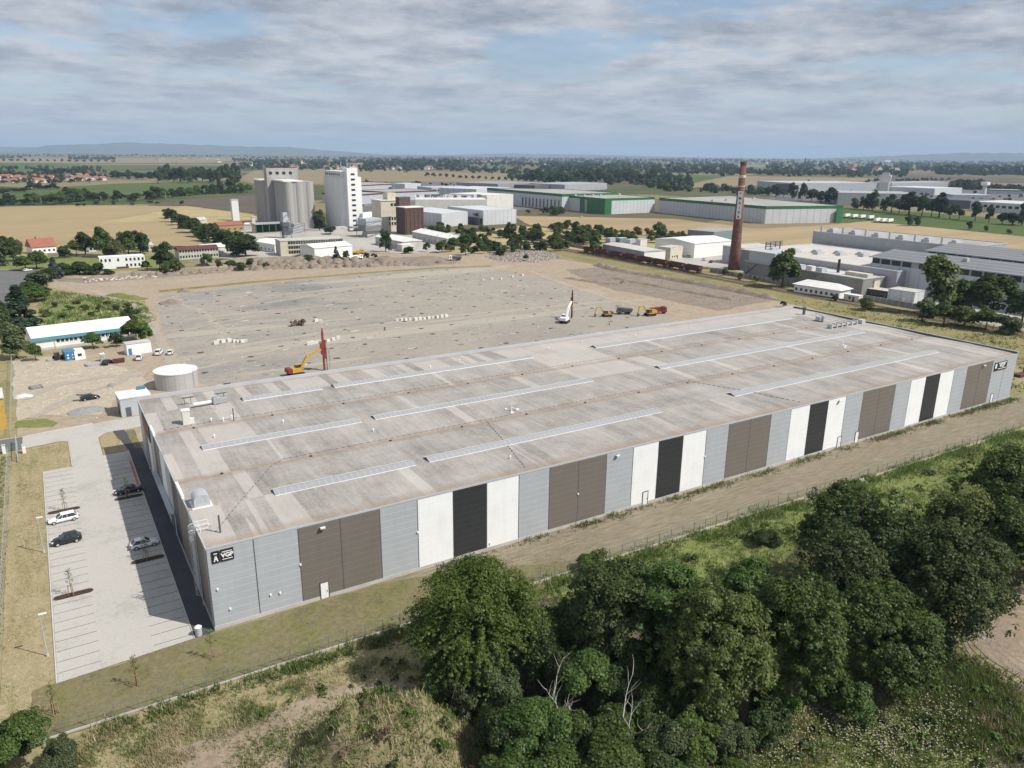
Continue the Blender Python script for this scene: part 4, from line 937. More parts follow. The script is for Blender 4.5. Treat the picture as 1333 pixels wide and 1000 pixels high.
def excavator(label, xy, rz, body, weight, rig=None, arm=True, s=1.):
    t = thing('excavator' if not rig else 'piling_rig', label, 'excavator' if not rig else 'piling rig', (xy[0], xy[1], 0), rz, None, (s, s, s))
    for y in (-1.25, 1.25):
        mb = MB(); pr = [(-2.2,.25),(-1.9,0.02),(1.9,.02),(2.2,.25),(2.2,.65),(1.9,.9),(-1.9,.9),(-2.2,.65)]
        n = len(pr); mb.add([(x,y-.3,z) for x,z in pr]+[(x,y+.3,z) for x,z in pr], [(i,(i+1)%n,n+(i+1)%n,n+i) for i in range(n)]+[tuple(range(n-1,-1,-1)), tuple(range(n,2*n))])
        mb.build('track', 'rubber', t)
    MB().box(-.9,.9,-.95,.95,.45,1.05).build('undercarriage', 'dgrey', t)
    mb = MB(); mb.box(-1.4,1.6,-1.35,1.35,1.05,1.45); mb.box(-1.4,1.4,-1.35,-.15,1.45,2.1); mb.box(-1.4,.0,-.15,1.35,1.45,2.2); mb.build('house', body, t)
    mb = MB(); mb.box(-2.7,-1.4,-1.3,1.3,1.1,2.35); mb.box(-2.9,-2.7,-1.1,1.1,1.2,2.2); mb.build('counterweight', weight, t)
    cb = MB().box(.1,1.7,.2,1.3,1.45,2.9).build('cab', 'glass', t); MB().box(.05,1.75,.15,1.35,2.9,3.0).build('cab_roof', body, cb)
    if rig:
        mb = MB(); mb.beam((1.3,-.3,1.6),(3.6,-.3,5.2),.7,.6); mb.beam((3.5,-.3,5.0),(8.2,-.3,6.9),.6,.55); mb.build('boom', body, t)
        MB().beam((2.0,-.3,1.4),(3.2,-.3,3.9),.2).build('hydraulic_ram', 'galv', t)
        mb = MB(); mb.beam((8.6,-.3,.2),(8.6,-.3,rig[1]),.5,.5); mb.beam((8.6,-.3,rig[1]),(8.6,-.3,rig[1]+.9),.3); mb.beam((8.2,-.3,6.6),(8.2,-.3,8.3),.8,.9)
        ms = mb.build('mast', rig[0], t)
        mb = MB(); mb.box(8.85,9.35,-.6,.0,rig[1]*.55,rig[1]*.78); mb.box(8.95,9.35,-.5,-.1,rig[1]*.3,rig[1]*.55); mb.box(7.9,8.25,-.6,0,rig[1]*.42,rig[1]*.52); mb.build('drive_head', rig[2], ms)
        mb = MB(); mb.tube([(9.5,-.3,.1),(9.5,-.3,rig[1]*.6)], .14, 6)
        mb.tube([(9.7,0,rig[1]*.56),(10.4,.1,rig[1]*.5),(10.6,.1,rig[1]*.25),(10.5,.1,.4)], .06, 5); mb.build('drill_rod', 'dgrey', ms)
    elif arm:
        mb = MB(); mb.beam((1.3,-.3,1.6),(3.4,-.3,4.6),.55,.5); mb.beam((3.3,-.3,4.5),(5.4,-.3,4.3),.5,.45); mb.build('boom', body, t)
        mb = MB(); mb.beam((5.3,-.3,4.5),(5.9,-.3,1.3),.4,.38); mb.build('arm', body, t)
        mb = MB(); mb.add([(5.6,-.9,1.4),(6.2,-.9,1.2),(6.0,-.9,.2),(5.2,-.9,.5),(5.6,.3,1.4),(6.2,.3,1.2),(6.0,.3,.2),(5.2,.3,.5)], [(0,1,5,4),(1,2,6,5),(2,3,7,6),(0,3,2,1),(4,5,6,7)]); mb.build('bucket', 'dgrey', t)
    return t
ra = G(381, 489); rb = G(428, 481)
excavator('yellow piling rig with red counterweight and tall red drilling mast', (ra[0]+1, ra[1]), math.atan2(rb[1]-ra[1], rb[0]-ra[0]), 'yellow', 'red', ('red', 11.8, 'red'))
pa = G(735, 420); pb = G(752, 416)
excavator('white piling rig with a yellow-brown mast standing on the slab', pa, R_(38), 'white', 'white', ('rust', 10.4, 'orange'))
excavator('small olive and yellow excavator with raised arm left of the dark pickup', G(790,412), R_(165), 'yellow', 'dgrey', None, True, .85)
excavator('yellow excavator beside the red dump truck', G(846,411), R_(175), 'yellow', 'yellow', None, True, .95)
def truck(name, label, cat, xy, rz, cabm, bedm, L=7., tip=True):
    t = thing(name, label, cat, (xy[0], xy[1], 0), rz)
    MB().box(-L/2,L/2,-.5,.5,.75,1.05).build('chassis', 'dgrey', t)
    mb = MB(); x0 = L/2-2.0; mb.add([(x0,-1.2,.7),(L/2,-1.2,.7),(L/2,1.2,.7),(x0,1.2,.7),(x0,-1.15,2.8),(L/2-.35,-1.1,2.8),(L/2-.35,1.1,2.8),(x0,1.15,2.8)], [(0,3,2,1),(4,5,6,7),(0,1,5,4),(1,2,6,5),(2,3,7,6),(3,0,4,7)]); cb = mb.build('cab', cabm, t)
    MB().box(L/2-.42,L/2-.10,-1.0,1.0,1.75,2.5).box(x0+.5,x0+1.3,-1.22,1.22,1.75,2.45).build('window', 'glass', cb)
    mb = MB(); zt = 2.5
    if tip: mb.add([(-L/2,-1.2,1.1),(x0-.3,-1.2,1.1),(x0-.3,1.2,1.1),(-L/2,1.2,1.1),(-L/2-.4,-1.3,zt-.3),(x0-.3,-1.3,zt),(x0-.3,1.3,zt),(-L/2-.4,1.3,zt-.3),(-L/2-.3,-1.15,zt-.4),(x0-.4,-1.15,zt-.4),(x0-.4,1.15,zt-.4),(-L/2-.3,1.15,zt-.4)], [(0,3,2,1),(0,1,5,4),(1,2,6,5),(2,3,7,6),(3,0,4,7),(8,9,10,11),(4,5,9,8),(5,6,10,9),(6,7,11,10),(7,4,8,11)])
    else: mb.box(-L/2,x0-.2,-1.25,1.25,1.1,3.6)
    mb.build('cargo_bed', bedm, t)
    for x in (-L/2+1, -L/2+2.1, L/2-1.1):
        for s in (-1, 1): MB().tube([(x,s*.85,.5),(x,s*1.22,.5)], .5, 12).build('wheel', 'rubber', t)
    return t
truck('dump_truck', 'red dump truck behind the yellow excavator', 'truck', G(857,408), R_(-25), 'red', 'red', 6.5)
truck('pickup_truck', 'dark pickup standing alone on the slab between two excavators', 'truck', G(812,409), R_(150), 'dgrey', 'dgrey', 6.)
truck('tipper_truck', 'white truck beside the grey earth heap below the white hall', 'truck', G(463,338), R_(10), 'white', 'white', 9.)
truck('tipper_truck', 'dark grey and white truck at the far edge of the site', 'truck', G(592,339), R_(160), 'white', 'dgrey', 7.5)
truck('crane_truck', 'yellow construction vehicle behind the white truck', 'truck', G(466,331), R_(5), 'yellow', 'yellow', 8.)

# ------------------------------------------------------------------ people
def person(label, xy, rz, jacket, arm=(.25, .0)):
    t = thing('person', label, 'person', (xy[0], xy[1], 0), rz)
    P = [(0,0,.95),(0,0,1.15),(0,0,1.40),(0,0,1.50),(0,.01,1.60),(0,.0,1.74),(.10,0,.90),(.12,.02,.50),(.12,-.02,.08),(.12,.12,.05),(-.10,0,.90),(-.12,.03,.50),(-.13,-.04,.08),(-.13,.10,.05),
         (.19,0,1.40),(.25,-.03,1.13),(.24,.10,.90),(.24,.14,.82),(-.19,0,1.40),(-.26,-.03,1.13),(-.25,.08,.90),(-.25,.12,.82)]
    E = [(0,1),(1,2),(2,3),(3,4),(4,5),(0,6),(6,7),(7,8),(8,9),(0,10),(10,11),(11,12),(12,13),(2,14),(14,15),(15,16),(16,17),(2,18),(18,19),(19,20),(20,21)]
    Rr = [.14,.13,.15,.065,.095,.085,.095,.065,.045,.04,.095,.065,.045,.04,.065,.045,.035,.035,.065,.045,.035,.035]
    def skin(name, mat, idx=None, add=0.):
        keep = range(len(P)) if idx is None else idx; mp = {v: i for i, v in enumerate(keep)}
        me = bpy.data.meshes.new(name); me.from_pydata([P[i] for i in keep], [(mp[a], mp[b]) for a, b in E if a in mp and b in mp], [])
        me.materials.append(M[mat]); o = link(name, me, t); o.modifiers.new('skin', 'SKIN')
        for i, v in mp.items(): me.skin_vertices[0].data[v].radius = (Rr[i]+add, Rr[i]+add); me.skin_vertices[0].data[v].use_root = (v == 0)
        sb = o.modifiers.new('sub', 'SUBSURF'); sb.levels = 1; sb.render_levels = 1; return o
    skin('body', 'skin'); skin('jacket', jacket, [1,2,14,15,16,18,19,20], .02); skin('trousers', 'jeans', [0,6,7,8,10,11,12], .018)
    me = MB().tube([(0,.0,1.70),(0,0,1.80),(0,0,1.86)], [.125,.11,.04], 10).build('hard_hat', 'white', t); return t
person('worker in a yellow jacket standing by the slab edge right of the white rig', G(793,424), R_(200), 'hivis')
person('worker in dark clothes walking alone on the slab near the concrete blocks', G(501,431), R_(120), 'jeans')

# ------------------------------------------------------------------ yard things
tc_ = (14.0, 121.5)
TK = thing('water_tank', 'large round grey steel tank behind the warehouse corner', 'tank', (tc_[0], tc_[1], 0))
th = HT(tc_, 482); mb = MB(); n = 40
def corr(nm, c, lc, k):
    m, nt, b = newmat(nm, .45, .4, .2); co = objco(nt); s = nt.nodes.new('ShaderNodeSeparateXYZ'); nt.links.new(co, s.inputs[0])
    a = mth(nt, 'ARCTAN2', s.outputs[1], s.outputs[0]); fr = mth(nt, 'FRACT', mth(nt, 'MULTIPLY', a, k/6.2832))
    nt.links.new(mixc(nt, mth(nt, 'LESS_THAN', fr, .04), ramp(nt, noise(nt, co, .4, 5), [tuple(x*.85 for x in c), c]), lc), b.inputs['Base Color']); return m
M['tank'] = corr('tank_sheet', (.50,.50,.51), (.30,.30,.31), 14)
mb.cyl(0,0,-.1,th,5.5,None,n); mb.build('shell', 'tank', TK)
MB().cyl(0,0,th,th+.25,5.62,5.6,n).cyl(0,0,th+.25,th+.6,5.6,.4,n).build('roof', 'white_roof', TK)
mb = MB()
for a in np.linspace(-.2,.9,5): mb.beam((5.2*math.cos(a+.4),5.2*math.sin(a+.4),th+.2),(5.2*math.cos(a+.4),5.2*math.sin(a+.4),th+1.3),.07)
for q in (.75,1.3): mb.tube([(5.2*math.cos(a+.4),5.2*math.sin(a+.4),th+q) for a in np.linspace(-.2,.9,8)], .035, 4)
mb.build('guard_rail', 'galv', TK)
mb = MB()
for s in (-.25,.25): mb.beam((4.0+s,-4.25,.3),(4.0+s,-4.25,th+1.1),.06)
for z in np.arange(.6, th+1, .4): mb.beam((3.75,-4.25,z),(4.25,-4.25,z),.04)
mb.build('ladder', 'galv', TK)
PH = thing('pump_house', 'small flat-roofed grey pump house beside the round tank', 'shed', (1.6, 103.6, 0), R_(3))
MB().box(-3.4,3.4,-3.2,3.2,-.1,4.5).build('wall', 'lgrey', PH); MB().box(-3.55,3.55,-3.35,3.35,4.5,4.75).build('roof', 'white_roof', PH)
MB().box(-2.4,-1.2,-3.26,-3.2,0,2.3).build('door', 'dgrey', PH); MB().box(-3.46,-3.4,-1.0,1.2,.0,2.8).build('door', 'dark', PH); MB().box(1.4,3.2,2.0,3.5,4.75,5.3).build('roof_unit', 'blue', PH)
# low barn with blue fascia
p0, p1 = G(45,458), G(176,441); dx, dy = p1[0]-p0[0], p1[1]-p0[1]; BL = math.hypot(dx, dy); ba = math.atan2(dy, dx)
BN = thing('site_office_hall', 'long low white building with pale pitched roof and blue fascia', 'building', (p0[0], p0[1], 0), ba)
eh = 4.3; bd_ = 13.5
mb = MB(); mb.box(0,BL,0,bd_,-.1,eh); mb.add([(0,0,eh),(0,bd_,eh),(0,bd_*.55,eh+2.1),(BL,0,eh),(BL,bd_,eh),(BL,bd_*.55,eh+2.1)], [(0,2,1),(3,4,5)]); mb.build('wall', 'white', BN)
mb = MB(); t_ = .14
for ya, za, yb, zb in ((-.5,eh-.12,bd_*.55,eh+2.15),(bd_*.55,eh+2.15,bd_+.4,eh-.12)):
    mb.add([(-.4,ya,za),(BL+.4,ya,za),(BL+.4,yb,zb),(-.4,yb,zb),(-.4,ya,za+t_),(BL+.4,ya,za+t_),(BL+.4,yb,zb+t_),(-.4,yb,zb+t_)], [(0,3,2,1),(4,5,6,7),(0,1,5,4),(1,2,6,5),(2,3,7,6),(3,0,4,7)])
rf = mb.build('roof', 'white_roof', BN); MB().box(-.45,BL+.45,-.62,-.5,eh-1.0,eh+.06).build('fascia', 'teal', rf)
MB().box(0,BL,-.05,0,0,.8).build('plinth', 'concrete', BN)
for g0, n in ((.22,5),(.44,3),(.62,5),(.85,2)):
    for i in range(n):
        x = BL*g0+i*1.25; wn = MB().box(x,x+.85,-.05,0,2.1,3.1).build('window', 'glass', BN); MB().box(x-.07,x+.92,-.09,-.05,2.02,2.1).build('sill', 'white', wn)
for x in (BL*.2, BL*.72): MB().cyl(x,-.3,0,eh-1,.06,None,6).build('downpipe', 'lgrey', BN)
# smaller things in the left yard
def hut(name, label, cat, xy, rz, L, w, h, wall, roof, door='dgrey', dp=None, win=0, z=0.):
    t = thing(name, label, cat, (xy[0], xy[1], z), rz)
    MB().box(-L/2,L/2,-w/2,w/2,-.1,h).build('wall', wall, t); MB().box(-L/2-.1,L/2+.1,-w/2-.1,w/2+.1,h,h+.18).build('roof', roof, t)
    x = -L/2+.5 if dp is None else dp; MB().box(x,x+1.,-w/2-.05,-w/2,0,2.1).build('door', door, t)
    for i in range(win): MB().box(-L/2+2.2+i*2.2,-L/2+3.3+i*2.2,-w/2-.05,-w/2,1.1,2.1).build('window', 'glass', t)
    return t
hut('small_shed', 'small flat white shed with a blue door right of the blue container', 'shed', G(180,459), ba, 7.2, 4.0, 3.4, 'white', 'concrete', 'blue', -3.2)
ct = thing('shipping_container', 'blue container with white lettering panels beside a white one', 'container', (*G(91,467), 0), ba)
MB().box(-1.5,1.5,-2.4,2.4,0,2.7).build('body', 'blue', ct); MB().box(-1.3,-.1,-2.46,-2.4,.2,2.5).box(.1,1.3,-2.46,-2.4,.2,2.5).build('door', 'blue', ct)
mb = MB()
for z in (.6, 1.5): mb.box(-1.0,-.5,-2.49,-2.46,z,z+.4); mb.box(.4,.95,-2.49,-2.46,z,z+.4)
mb.build('placard', 'white', ct)
ct = thing('shipping_container', 'white container standing right of the blue container', 'container', (*G(103,466), 0), ba)
MB().box(-1.45,1.45,-2.4,2.4,0,2.65).build('body', 'white', ct); MB().box(-.6,.5,-2.46,-2.4,1.1,1.9).build('window', 'glass', ct)
tl = thing('portable_toilet', 'grey portable toilet standing beside a black hatchback', 'toilet', (*G(134,470), 0), ba)
MB().box(-.6,.6,-.6,.6,0,2.2).build('cabin', 'lgrey', tl); MB().box(-.65,.65,-.65,.65,2.2,2.4).build('roof', 'white', tl); MB().box(-.4,.4,-.66,-.6,.1,2.0).build('door', 'grey', tl)
mb = MB(); mb.add([(-1.4,-.8,0),(1.4,-.8,0),(1.4,.8,0),(-1.4,.8,0),(-1.6,-1,1.1),(1.6,-1,1.1),(1.6,1,1.1),(-1.6,1,1.1),(-1.45,-.85,.5),(1.45,-.85,.5),(1.45,.85,.5),(-1.45,.85,.5)], [(0,3,2,1),(0,1,5,4),(1,2,6,5),(2,3,7,6),(3,0,4,7),(8,9,10,11),(4,5,9,8),(5,6,10,9),(6,7,11,10),(7,4,8,11)])
o = mb.build('skip', 'rust'); o.location = (*G(155,472), 0); tag(o, 'rusty red open skip right of the black hatchback', 'skip')
tr_ = thing('tractor', 'small red tractor left of the blue container', 'tractor', (*G(77,468), 0), R_(20))
mb = MB(); mb.box(-1.2,1.3,-.5,.5,.6,1.3); mb.build('hood', 'red', tr_); MB().box(-1.1,.1,-.6,.6,1.3,2.3).build('cab', 'glass', tr_)
for x, r in ((-.8,.7),(1.0,.45)):
    for s in (-1,1): MB().tube([(x,s*.6,r),(x,s*.95,r)], r, 12).build('wheel', 'rubber', tr_)
def stack(label, xy, n, m, cat='stack', name='pallet_stack', rz=.2, L=2.6, w=1.2, hh=.16):
    t = thing(name, label, cat, (xy[0], xy[1], 0), rz); mb = MB()
    for i in range(n): mb.box(-L/2+.05*(i%2),L/2-.04*(i%3),-w/2,w/2,i*hh+.03,i*hh+hh)
    mb.build('boards', m, t); MB().box(-L/2+.2,-L/2+.35,-w/2-.02,w/2+.02,-.02,n*hh+.02).box(L/2-.35,L/2-.2,-w/2-.02,w/2+.02,-.02,n*hh+.02).build('strap', 'dgrey', t)
stack('low stack of grey sheets lying before the portable toilet', G(122,475), 3, 'grey', L=4.5, w=2.6)
stack('low stack of grey mesh sheets lying left of the red tractor', G(69,469), 2, 'grey', L=3.5, w=1.8)
stack('stack of grey slabs near the left gate beside rubble bags', G(47,505), 3, 'concrete_dark', L=3.0, w=2.6)
M['bag'] = paint('white_bag', (.6,.6,.58), .9, .1)
def lump(seed, r, h, n=9, k=5):
    q = np.random.default_rng(seed); V = [(0,0,h)]; 
    for j in range(1, k):
        for i in range(n):
            a = 6.283*i/n+j*.3; rr = r*(j/(k-1))*(.8+.4*q.random()); V.append((rr*math.cos(a), rr*math.sin(a), max(-.1, h*(1-(j/(k-1))**1.4)*(.8+.4*q.random())) if j < k-1 else -.15))
    Fs = [(0, 1+i, 1+(i+1)%n) for i in range(n)]+[(1+(j-1)*n+i, 1+j*n+i, 1+j*n+(i+1)%n, 1+(j-1)*n+(i+1)%n) for j in range(1, k-1) for i in range(n)]
    return MB().add(V, Fs)
o = lump(3, 1.6, 1.0).build('rubble_bags', 'bag'); o.location = (*G(31,517), 0); o.scale = (1.5,1,1); tag(o, 'heap of white rubble bags near the left gate', 'bags')
o = lump(4, 1.2, .9).build('gravel_heap', 'concrete_dark'); o.location = (*G(144,503), 0); tag(o, 'small dark heap on the soil left of the round tank', 'heap')
o = lump(5, 4.2, .9, 14).build('gravel_heap', 'gravel'); o.location = (*G(112,535), 0); o.scale = (1.2,.8,1); tag(o, 'broad low grey gravel heap in front of the black estate car', 'heap')
yb_ = thing('yellow_building', 'tall yellow building cut by the left edge of the picture', 'building', (-29.3, 108.5, 0), R_(3))
MB().box(-4,4.3,-4,4,-.1,7.4).build('wall', 'ochre', yb_); MB().box(-4.3,4.6,-4.3,4.3,7.4,7.7).build('roof', 'offwhite', yb_); MB().box(.5,2.6,-4.06,-4,.1,2.6).build('door', 'dark', yb_)
# fences
def mesh_mat(name, c, cov=.32):
    m = bpy.data.materials.new(name); m.use_nodes = True; nt = m.node_tree; nt.nodes.clear()
    co = nt.nodes.new('ShaderNodeTexCoord'); d = nt.nodes.new('ShaderNodeBsdfPrincipled'); d.inputs['Base Color'].default_value = (*c, 1); d.inputs['Roughness'].default_value = .5
    tr = nt.nodes.new('ShaderNodeBsdfTransparent'); mx = nt.nodes.new('ShaderNodeMixShader')
    s = nt.nodes.new('ShaderNodeSeparateXYZ'); nt.links.new(co.outputs['Object'], s.inputs[0])
    f = None
    for i, per in ((0,.055),(2,.20)):
        k = mth(nt, 'LESS_THAN', mth(nt, 'FRACT', mth(nt, 'DIVIDE', s.outputs[i], per)), .012/per if i == 0 else .02/per)
        f = k if f is None else mth(nt, 'MAXIMUM', f, k)
    f = mth(nt, 'MULTIPLY', f, .32)
    nt.links.new(f, mx.inputs[0]); nt.links.new(tr.outputs[0], mx.inputs[1]); nt.links.new(d.outputs[0], mx.inputs[2])
    o = nt.nodes.new('ShaderNodeOutputMaterial'); nt.links.new(mx.outputs[0], o.inputs[0]); return m
M['mesh_green'] = mesh_mat('green_wire_mesh', (.20,.23,.20)); M['mesh_grey'] = mesh_mat('grey_wire_mesh', (.42,.44,.45)); M['fence_green'] = paint('fence_green_paint', (.17,.20,.175), .5, .1); M['fence_grey'] = paint('fence_grey_paint', (.36,.385,.39), .5, .1)
def fence(label, p, q, h=1.9, per=2.5, pm='fence_green', mm='mesh_green', base=True, name='wire_fence'):
    L = math.hypot(q[0]-p[0], q[1]-p[1]); t = thing(name, label, 'fence', (p[0], p[1], 0), math.atan2(q[1]-p[1], q[0]-p[0])); n = max(1, int(round(L/per)))
    MB().add([(0,0,.1),(L,0,.1),(L,0,h),(0,0,h)], [(0,1,2,3)]).build('wire_mesh', mm, t)
    for i in range(n+1): MB().box(L*i/n-.045,L*i/n+.045,.01,.08,-.1,h+.12).build('post', pm, t)
    MB().box(0,L,-.03,.01,h-.05,h).build('top_rail', pm, t)
    if base: MB().box(0,L,-.06,.06,-.1,.24).build('kickboard', 'concrete', t)
    return t
fence('green wire fence below the warehouse front, left stretch by the thin lawn', (-20.5,-11.4), (44,-12.2))
fence('green wire fence below the warehouse front, middle stretch behind the round tree crowns', (44.3,-12.2), (122,-13.6), 1.9, 2.6)
fence('green wire fence below the warehouse front, far right stretch', (122.3,-13.6), (212,-15.2), 1.9, 3.0)
fence('tall grey-green mesh fence along the left edge of the dry lawn', (-24.35,-14), (-24.35,84.5), 2.3, 2.5, 'fence_grey', 'mesh_grey', False)
fence('grey mesh fence along the left side of the soil yard', (-24.1,97.5), (-24.6,172), 2.2, 2.5, 'fence_grey', 'mesh_grey', False)
sg = thing('sliding_gate', 'long pale grey sliding gate beside the drive at the left edge', 'gate', (-22.9, 86.5, 0), R_(91))
mb = MB(); mb.beam((-6,0,.25),(6.5,0,.25),.16,.2); mb.beam((-6,0,1.95),(6.5,0,1.95),.12,.12); mb.build('frame', 'fence_grey', sg)
mb = MB()
for i in range(64): mb.box(-5.9+i*.195,-5.87+i*.195,-.02,.02,.3,1.95)
mb.build('bars', 'fence_grey', sg)
for x, y, lb in ((-25.2,87.4,'white post box left of the sliding gate'),(-21.6,85.6,'white gate housing right of the sliding gate')):
    t = thing('gate_pillar', lb, 'gate post', (x, y, 0)); MB().box(-.3,.3,-.3,.3,0,1.9).build('post', 'white', t); MB().box(-.36,.36,-.36,.36,1.9,2.0).build('cap', 'lgrey', t)
# lamp posts of the car park
for px, py, top, lb in ((57,719,674,'slim grey lamp post on the dry lawn beside the black SUV'),(62,854,798,'slim grey lamp post on the dry lawn nearest the camera'),(196,610,571,'slim grey lamp post by the warehouse walkway near the far grass island')):
    xy = G(px, py); h = 6.0
    t = thing('lamp_post', lb, 'lamp post', (*xy, 0)); MB().cyl(0,0,-.1,.35,.2,.2,8).build('base', 'concrete', t)
    MB().tube([(0,0,.35),(0,0,h)], [.085,.05], 8).build('pole', 'galv', t); MB().box(-.15,.75,-.14,.14,h,h+.12).build('lamp_head', 'lamp', t)
# bin at the corner
o = thing('litter_bin', 'round grey bin at the near warehouse corner by the parking lot', 'bin', (-2.05,-.0,0)); MB().cyl(0,0,0,1.25,.42,.45,14).build('body', 'lgrey', o); MB().cyl(0,0,1.25,1.4,.48,.3,14).build('lid', 'white', o)
# planted beds with staked saplings
sap = []
for k in range(3):
    q = np.random.default_rng(60+k); mb = MB(); mb.tube([(0,0,0),(.03,.02,1.6),(.0,.05,2.9),(.05,0,3.9)], [.045,.035,.022,.008], 6); c = []
    for i in range(11):
        z = 1.7+i*.2; a = i*2.4; r = .62*(1-(i/14)); e = (r*math.cos(a), r*math.sin(a), z+.55); mb.tube([(0,0,z), e], [.014,.005], 4); c += [e, (e[0]*.6, e[1]*.6, z+.4)]
    V, Fq = leaves(q, np.array(c), np.full(len(c), .22), 170, .10, np.array([0,0,2.5])); sap.append((mb.mesh('trunk', 'bark', True), npmesh('crown', V, Fq, ['leaf_bright'])))
mb = MB()
for i in range(3):
    a = i*2.094+.3; mb.beam((.42*math.cos(a),.42*math.sin(a),-.1),(.34*math.cos(a),.34*math.sin(a),1.75),.075); b = a+2.094; mb.beam((.35*math.cos(a),.35*math.sin(a),1.6),(.35*math.cos(b),.35*math.sin(b),1.6),.05)
stk = mb.mesh('stakes', 'wood')
def sapling(label, xy, k, rz=0., s=1.):
    t = thing('staked_sapling', label, 'sapling', (*xy, 0), rz, None, (s, s, s)); link('trunk', sap[k][0], t); link('crown', sap[k][1], t); link('stakes', stk, t)
sapling('staked sapling on the lawn by the warehouse corner', G(276,857), 0, 0)
sapling('staked sapling on the lawn below the end of the parking lot', G(178,893), 1, 1)
sapling('staked sapling at the lower left corner of the lawn', G(72,930), 2, 2)
for px, py, x0, x1, y, lb in ((95,768,-18.2,-13.2,19.3,'left row near'),(83,663,-18.2,-13.2,50.6,'left row far'),(193,741,-7.6,-2.9,24.6,'right row near'),(167,645,-7.6,-2.9,50.8,'right row far')):
    where = {'left row near': 'left bays nearest the camera', 'left row far': 'left bays beside the white estate car', 'right row near': 'right bays by the silver hatchback', 'right row far': 'right bays by the black saloon'}[lb]
    pts = [(x0+.8,y-.65)]+[(x1-.6+.65*math.sin(a), y-.65*math.cos(a)) for a in np.linspace(0, math.pi, 8)]+[(x0+.6-.65*math.sin(a), y+.65*math.cos(a)) for a in np.linspace(.0, math.pi, 8)]
    pts2 = [(p[0]*1, p[1]) for p in pts]
    t = thing('planting_bed', 'dark mulch bed among the '+where, 'planting bed', (0,0,0)); t.location = ((x0+x1)/2, y, 0); loc = [(p[0]-(x0+x1)/2, p[1]-y) for p in pts]
    MB().prism(loc, -.02, .12).build('mulch', 'mulch', t); MB().prism([(a*1.03, b*1.16) for a, b in loc], -.02, .085).build('edging', 'kerb', t)
    sapling('staked sapling in the mulch bed among the '+where, ((x0+x1)/2-.2+.4*(lb == 'left row far'), y), int(px) % 3, px, 1.0)
# concrete blocks lined up on the slab
mb = MB(); mb.box(-.62,.62,-.5,.5,0,.9).box(-.5,-.2,-.2,.2,.9,1.0); blk = mb.mesh('concrete_block', 'offwhite')
M['offw'] = M['offwhite']
def blocks(pts, label, grp):
    for (px, py) in pts:
        o = link('concrete_block', blk); o.location = (*G(px, py), 0); o.rotation_euler = (0,0,rg.uniform(-.5,.5)); s = rg.uniform(.85,1.2); o.scale = (s,s,s); tag(o, label, 'block', grp)
blocks([(517+i*5.4,418-i*.45) for i in range(4)]+[(541+i*5.6,417-i*.62) for i in range(8)], 'pale concrete block in the long row on the slab behind the warehouse', 'blocks in the long row on the slab')
blocks([(402+i*4.6,449-i*1.0) for i in range(4)]+[(419,447),(427,445),(434,443),(440,441)], 'pale concrete block in the group behind the red drilling mast', 'blocks behind the red mast')
blocks([(281,448),(285,446),(290,446),(294,445),(298,445),(305,446),(310,446),(315,446),(320,445)], 'pale concrete block in the group on the slab above the round tank', 'blocks above the tank')
blocks([(411,419),(417,420),(629,365),(640,364),(652,364),(667,361),(680,359)], 'single pale concrete block lying apart on the slab', 'scattered concrete blocks')

# ------------------------------------------------------------------ railway
def P2(a, b, t): return (a[0]+(b[0]-a[0])*t, a[1]+(b[1]-a[1])*t)
for tx in (291.5, 285.5):
    mb = MB(); mb.box(tx-1.8,tx+1.8,-60,380,-.03,.10); structure(mb.build('track_bed', 'ballast'))
    t = thing('railway_track', 'rusty railway track '+('carrying the red hopper wagons' if tx > 290 else 'lying free on the site side of the wagons'), 'railway track', (tx,0,0))
    for s in (-.75,.75): MB().box(s-.04,s+.04,-60,380,.24,.40).build('rail', 'rust', t)
    mb = MB()
    for i in range(290): mb.box(-1.25,1.25,-58+i*1.5,-57.75+i*1.5,.10,.24)
    mb.build('sleepers', 'wood', t)
wg = thing('hopper_wagon', 'dark red hopper wagon in the middle of the parked train', 'wagon', (291.5, 208, .4), R_(90), 'hopper wagons of the parked train')
mb = MB(); a, b = 5.7, 4.9
mb.add([(-b,-.9,.9),(b,-.9,.9),(b,.9,.9),(-b,.9,.9),(-a,-1.45,2.0),(a,-1.45,2.0),(a,1.45,2.0),(-a,1.45,2.0),(-a,-1.45,3.7),(a,-1.45,3.7),(a,1.45,3.7),(-a,1.45,3.7),(-a+.1,-1.33,3.0),(a-.1,-1.33,3.0),(a-.1,1.33,3.0),(-a+.1,1.33,3.0)],
       [(0,3,2,1),(0,1,5,4),(1,2,6,5),(2,3,7,6),(3,0,4,7),(4,5,9,8),(5,6,10,9),(6,7,11,10),(7,4,8,11),(12,13,14,15),(8,9,13,12),(9,10,14,13),(10,11,15,14),(11,8,12,15)])
for i in range(8):
    x = -5.2+i*1.49; mb.box(x-.06,x+.06,-1.53,-1.45,2.0,3.75); mb.box(x-.06,x+.06,1.45,1.53,2.0,3.75)
mb.build('hopper', 'rust', wg)
MB().box(-6.2,6.2,-.3,.3,.75,1.0).box(-6.2,-5.4,-1.3,1.3,.8,1.0).box(5.4,6.2,-1.3,1.3,.8,1.0).build('frame', 'dgrey', wg)
for x in (-4.4, 4.4):
    bg = MB().box(x-1.2,x+1.2,-.95,.95,.35,.7).build('bogie', 'dgrey', wg)
    mb = MB()
    for dx in (-.9,.9):
        for s in (-1,1): mb.tube([(x+dx,s*.72,.42),(x+dx,s*.86,.42)], .44, 12)
    mb.build('wheel', 'dark', bg)
for i in range(1, 8): dup(wg, (291.5, 208+i*13.3, .4), R_(90))
wg['label'] = 'nearest dark red hopper wagon at the right end of the parked train'; del wg['group']
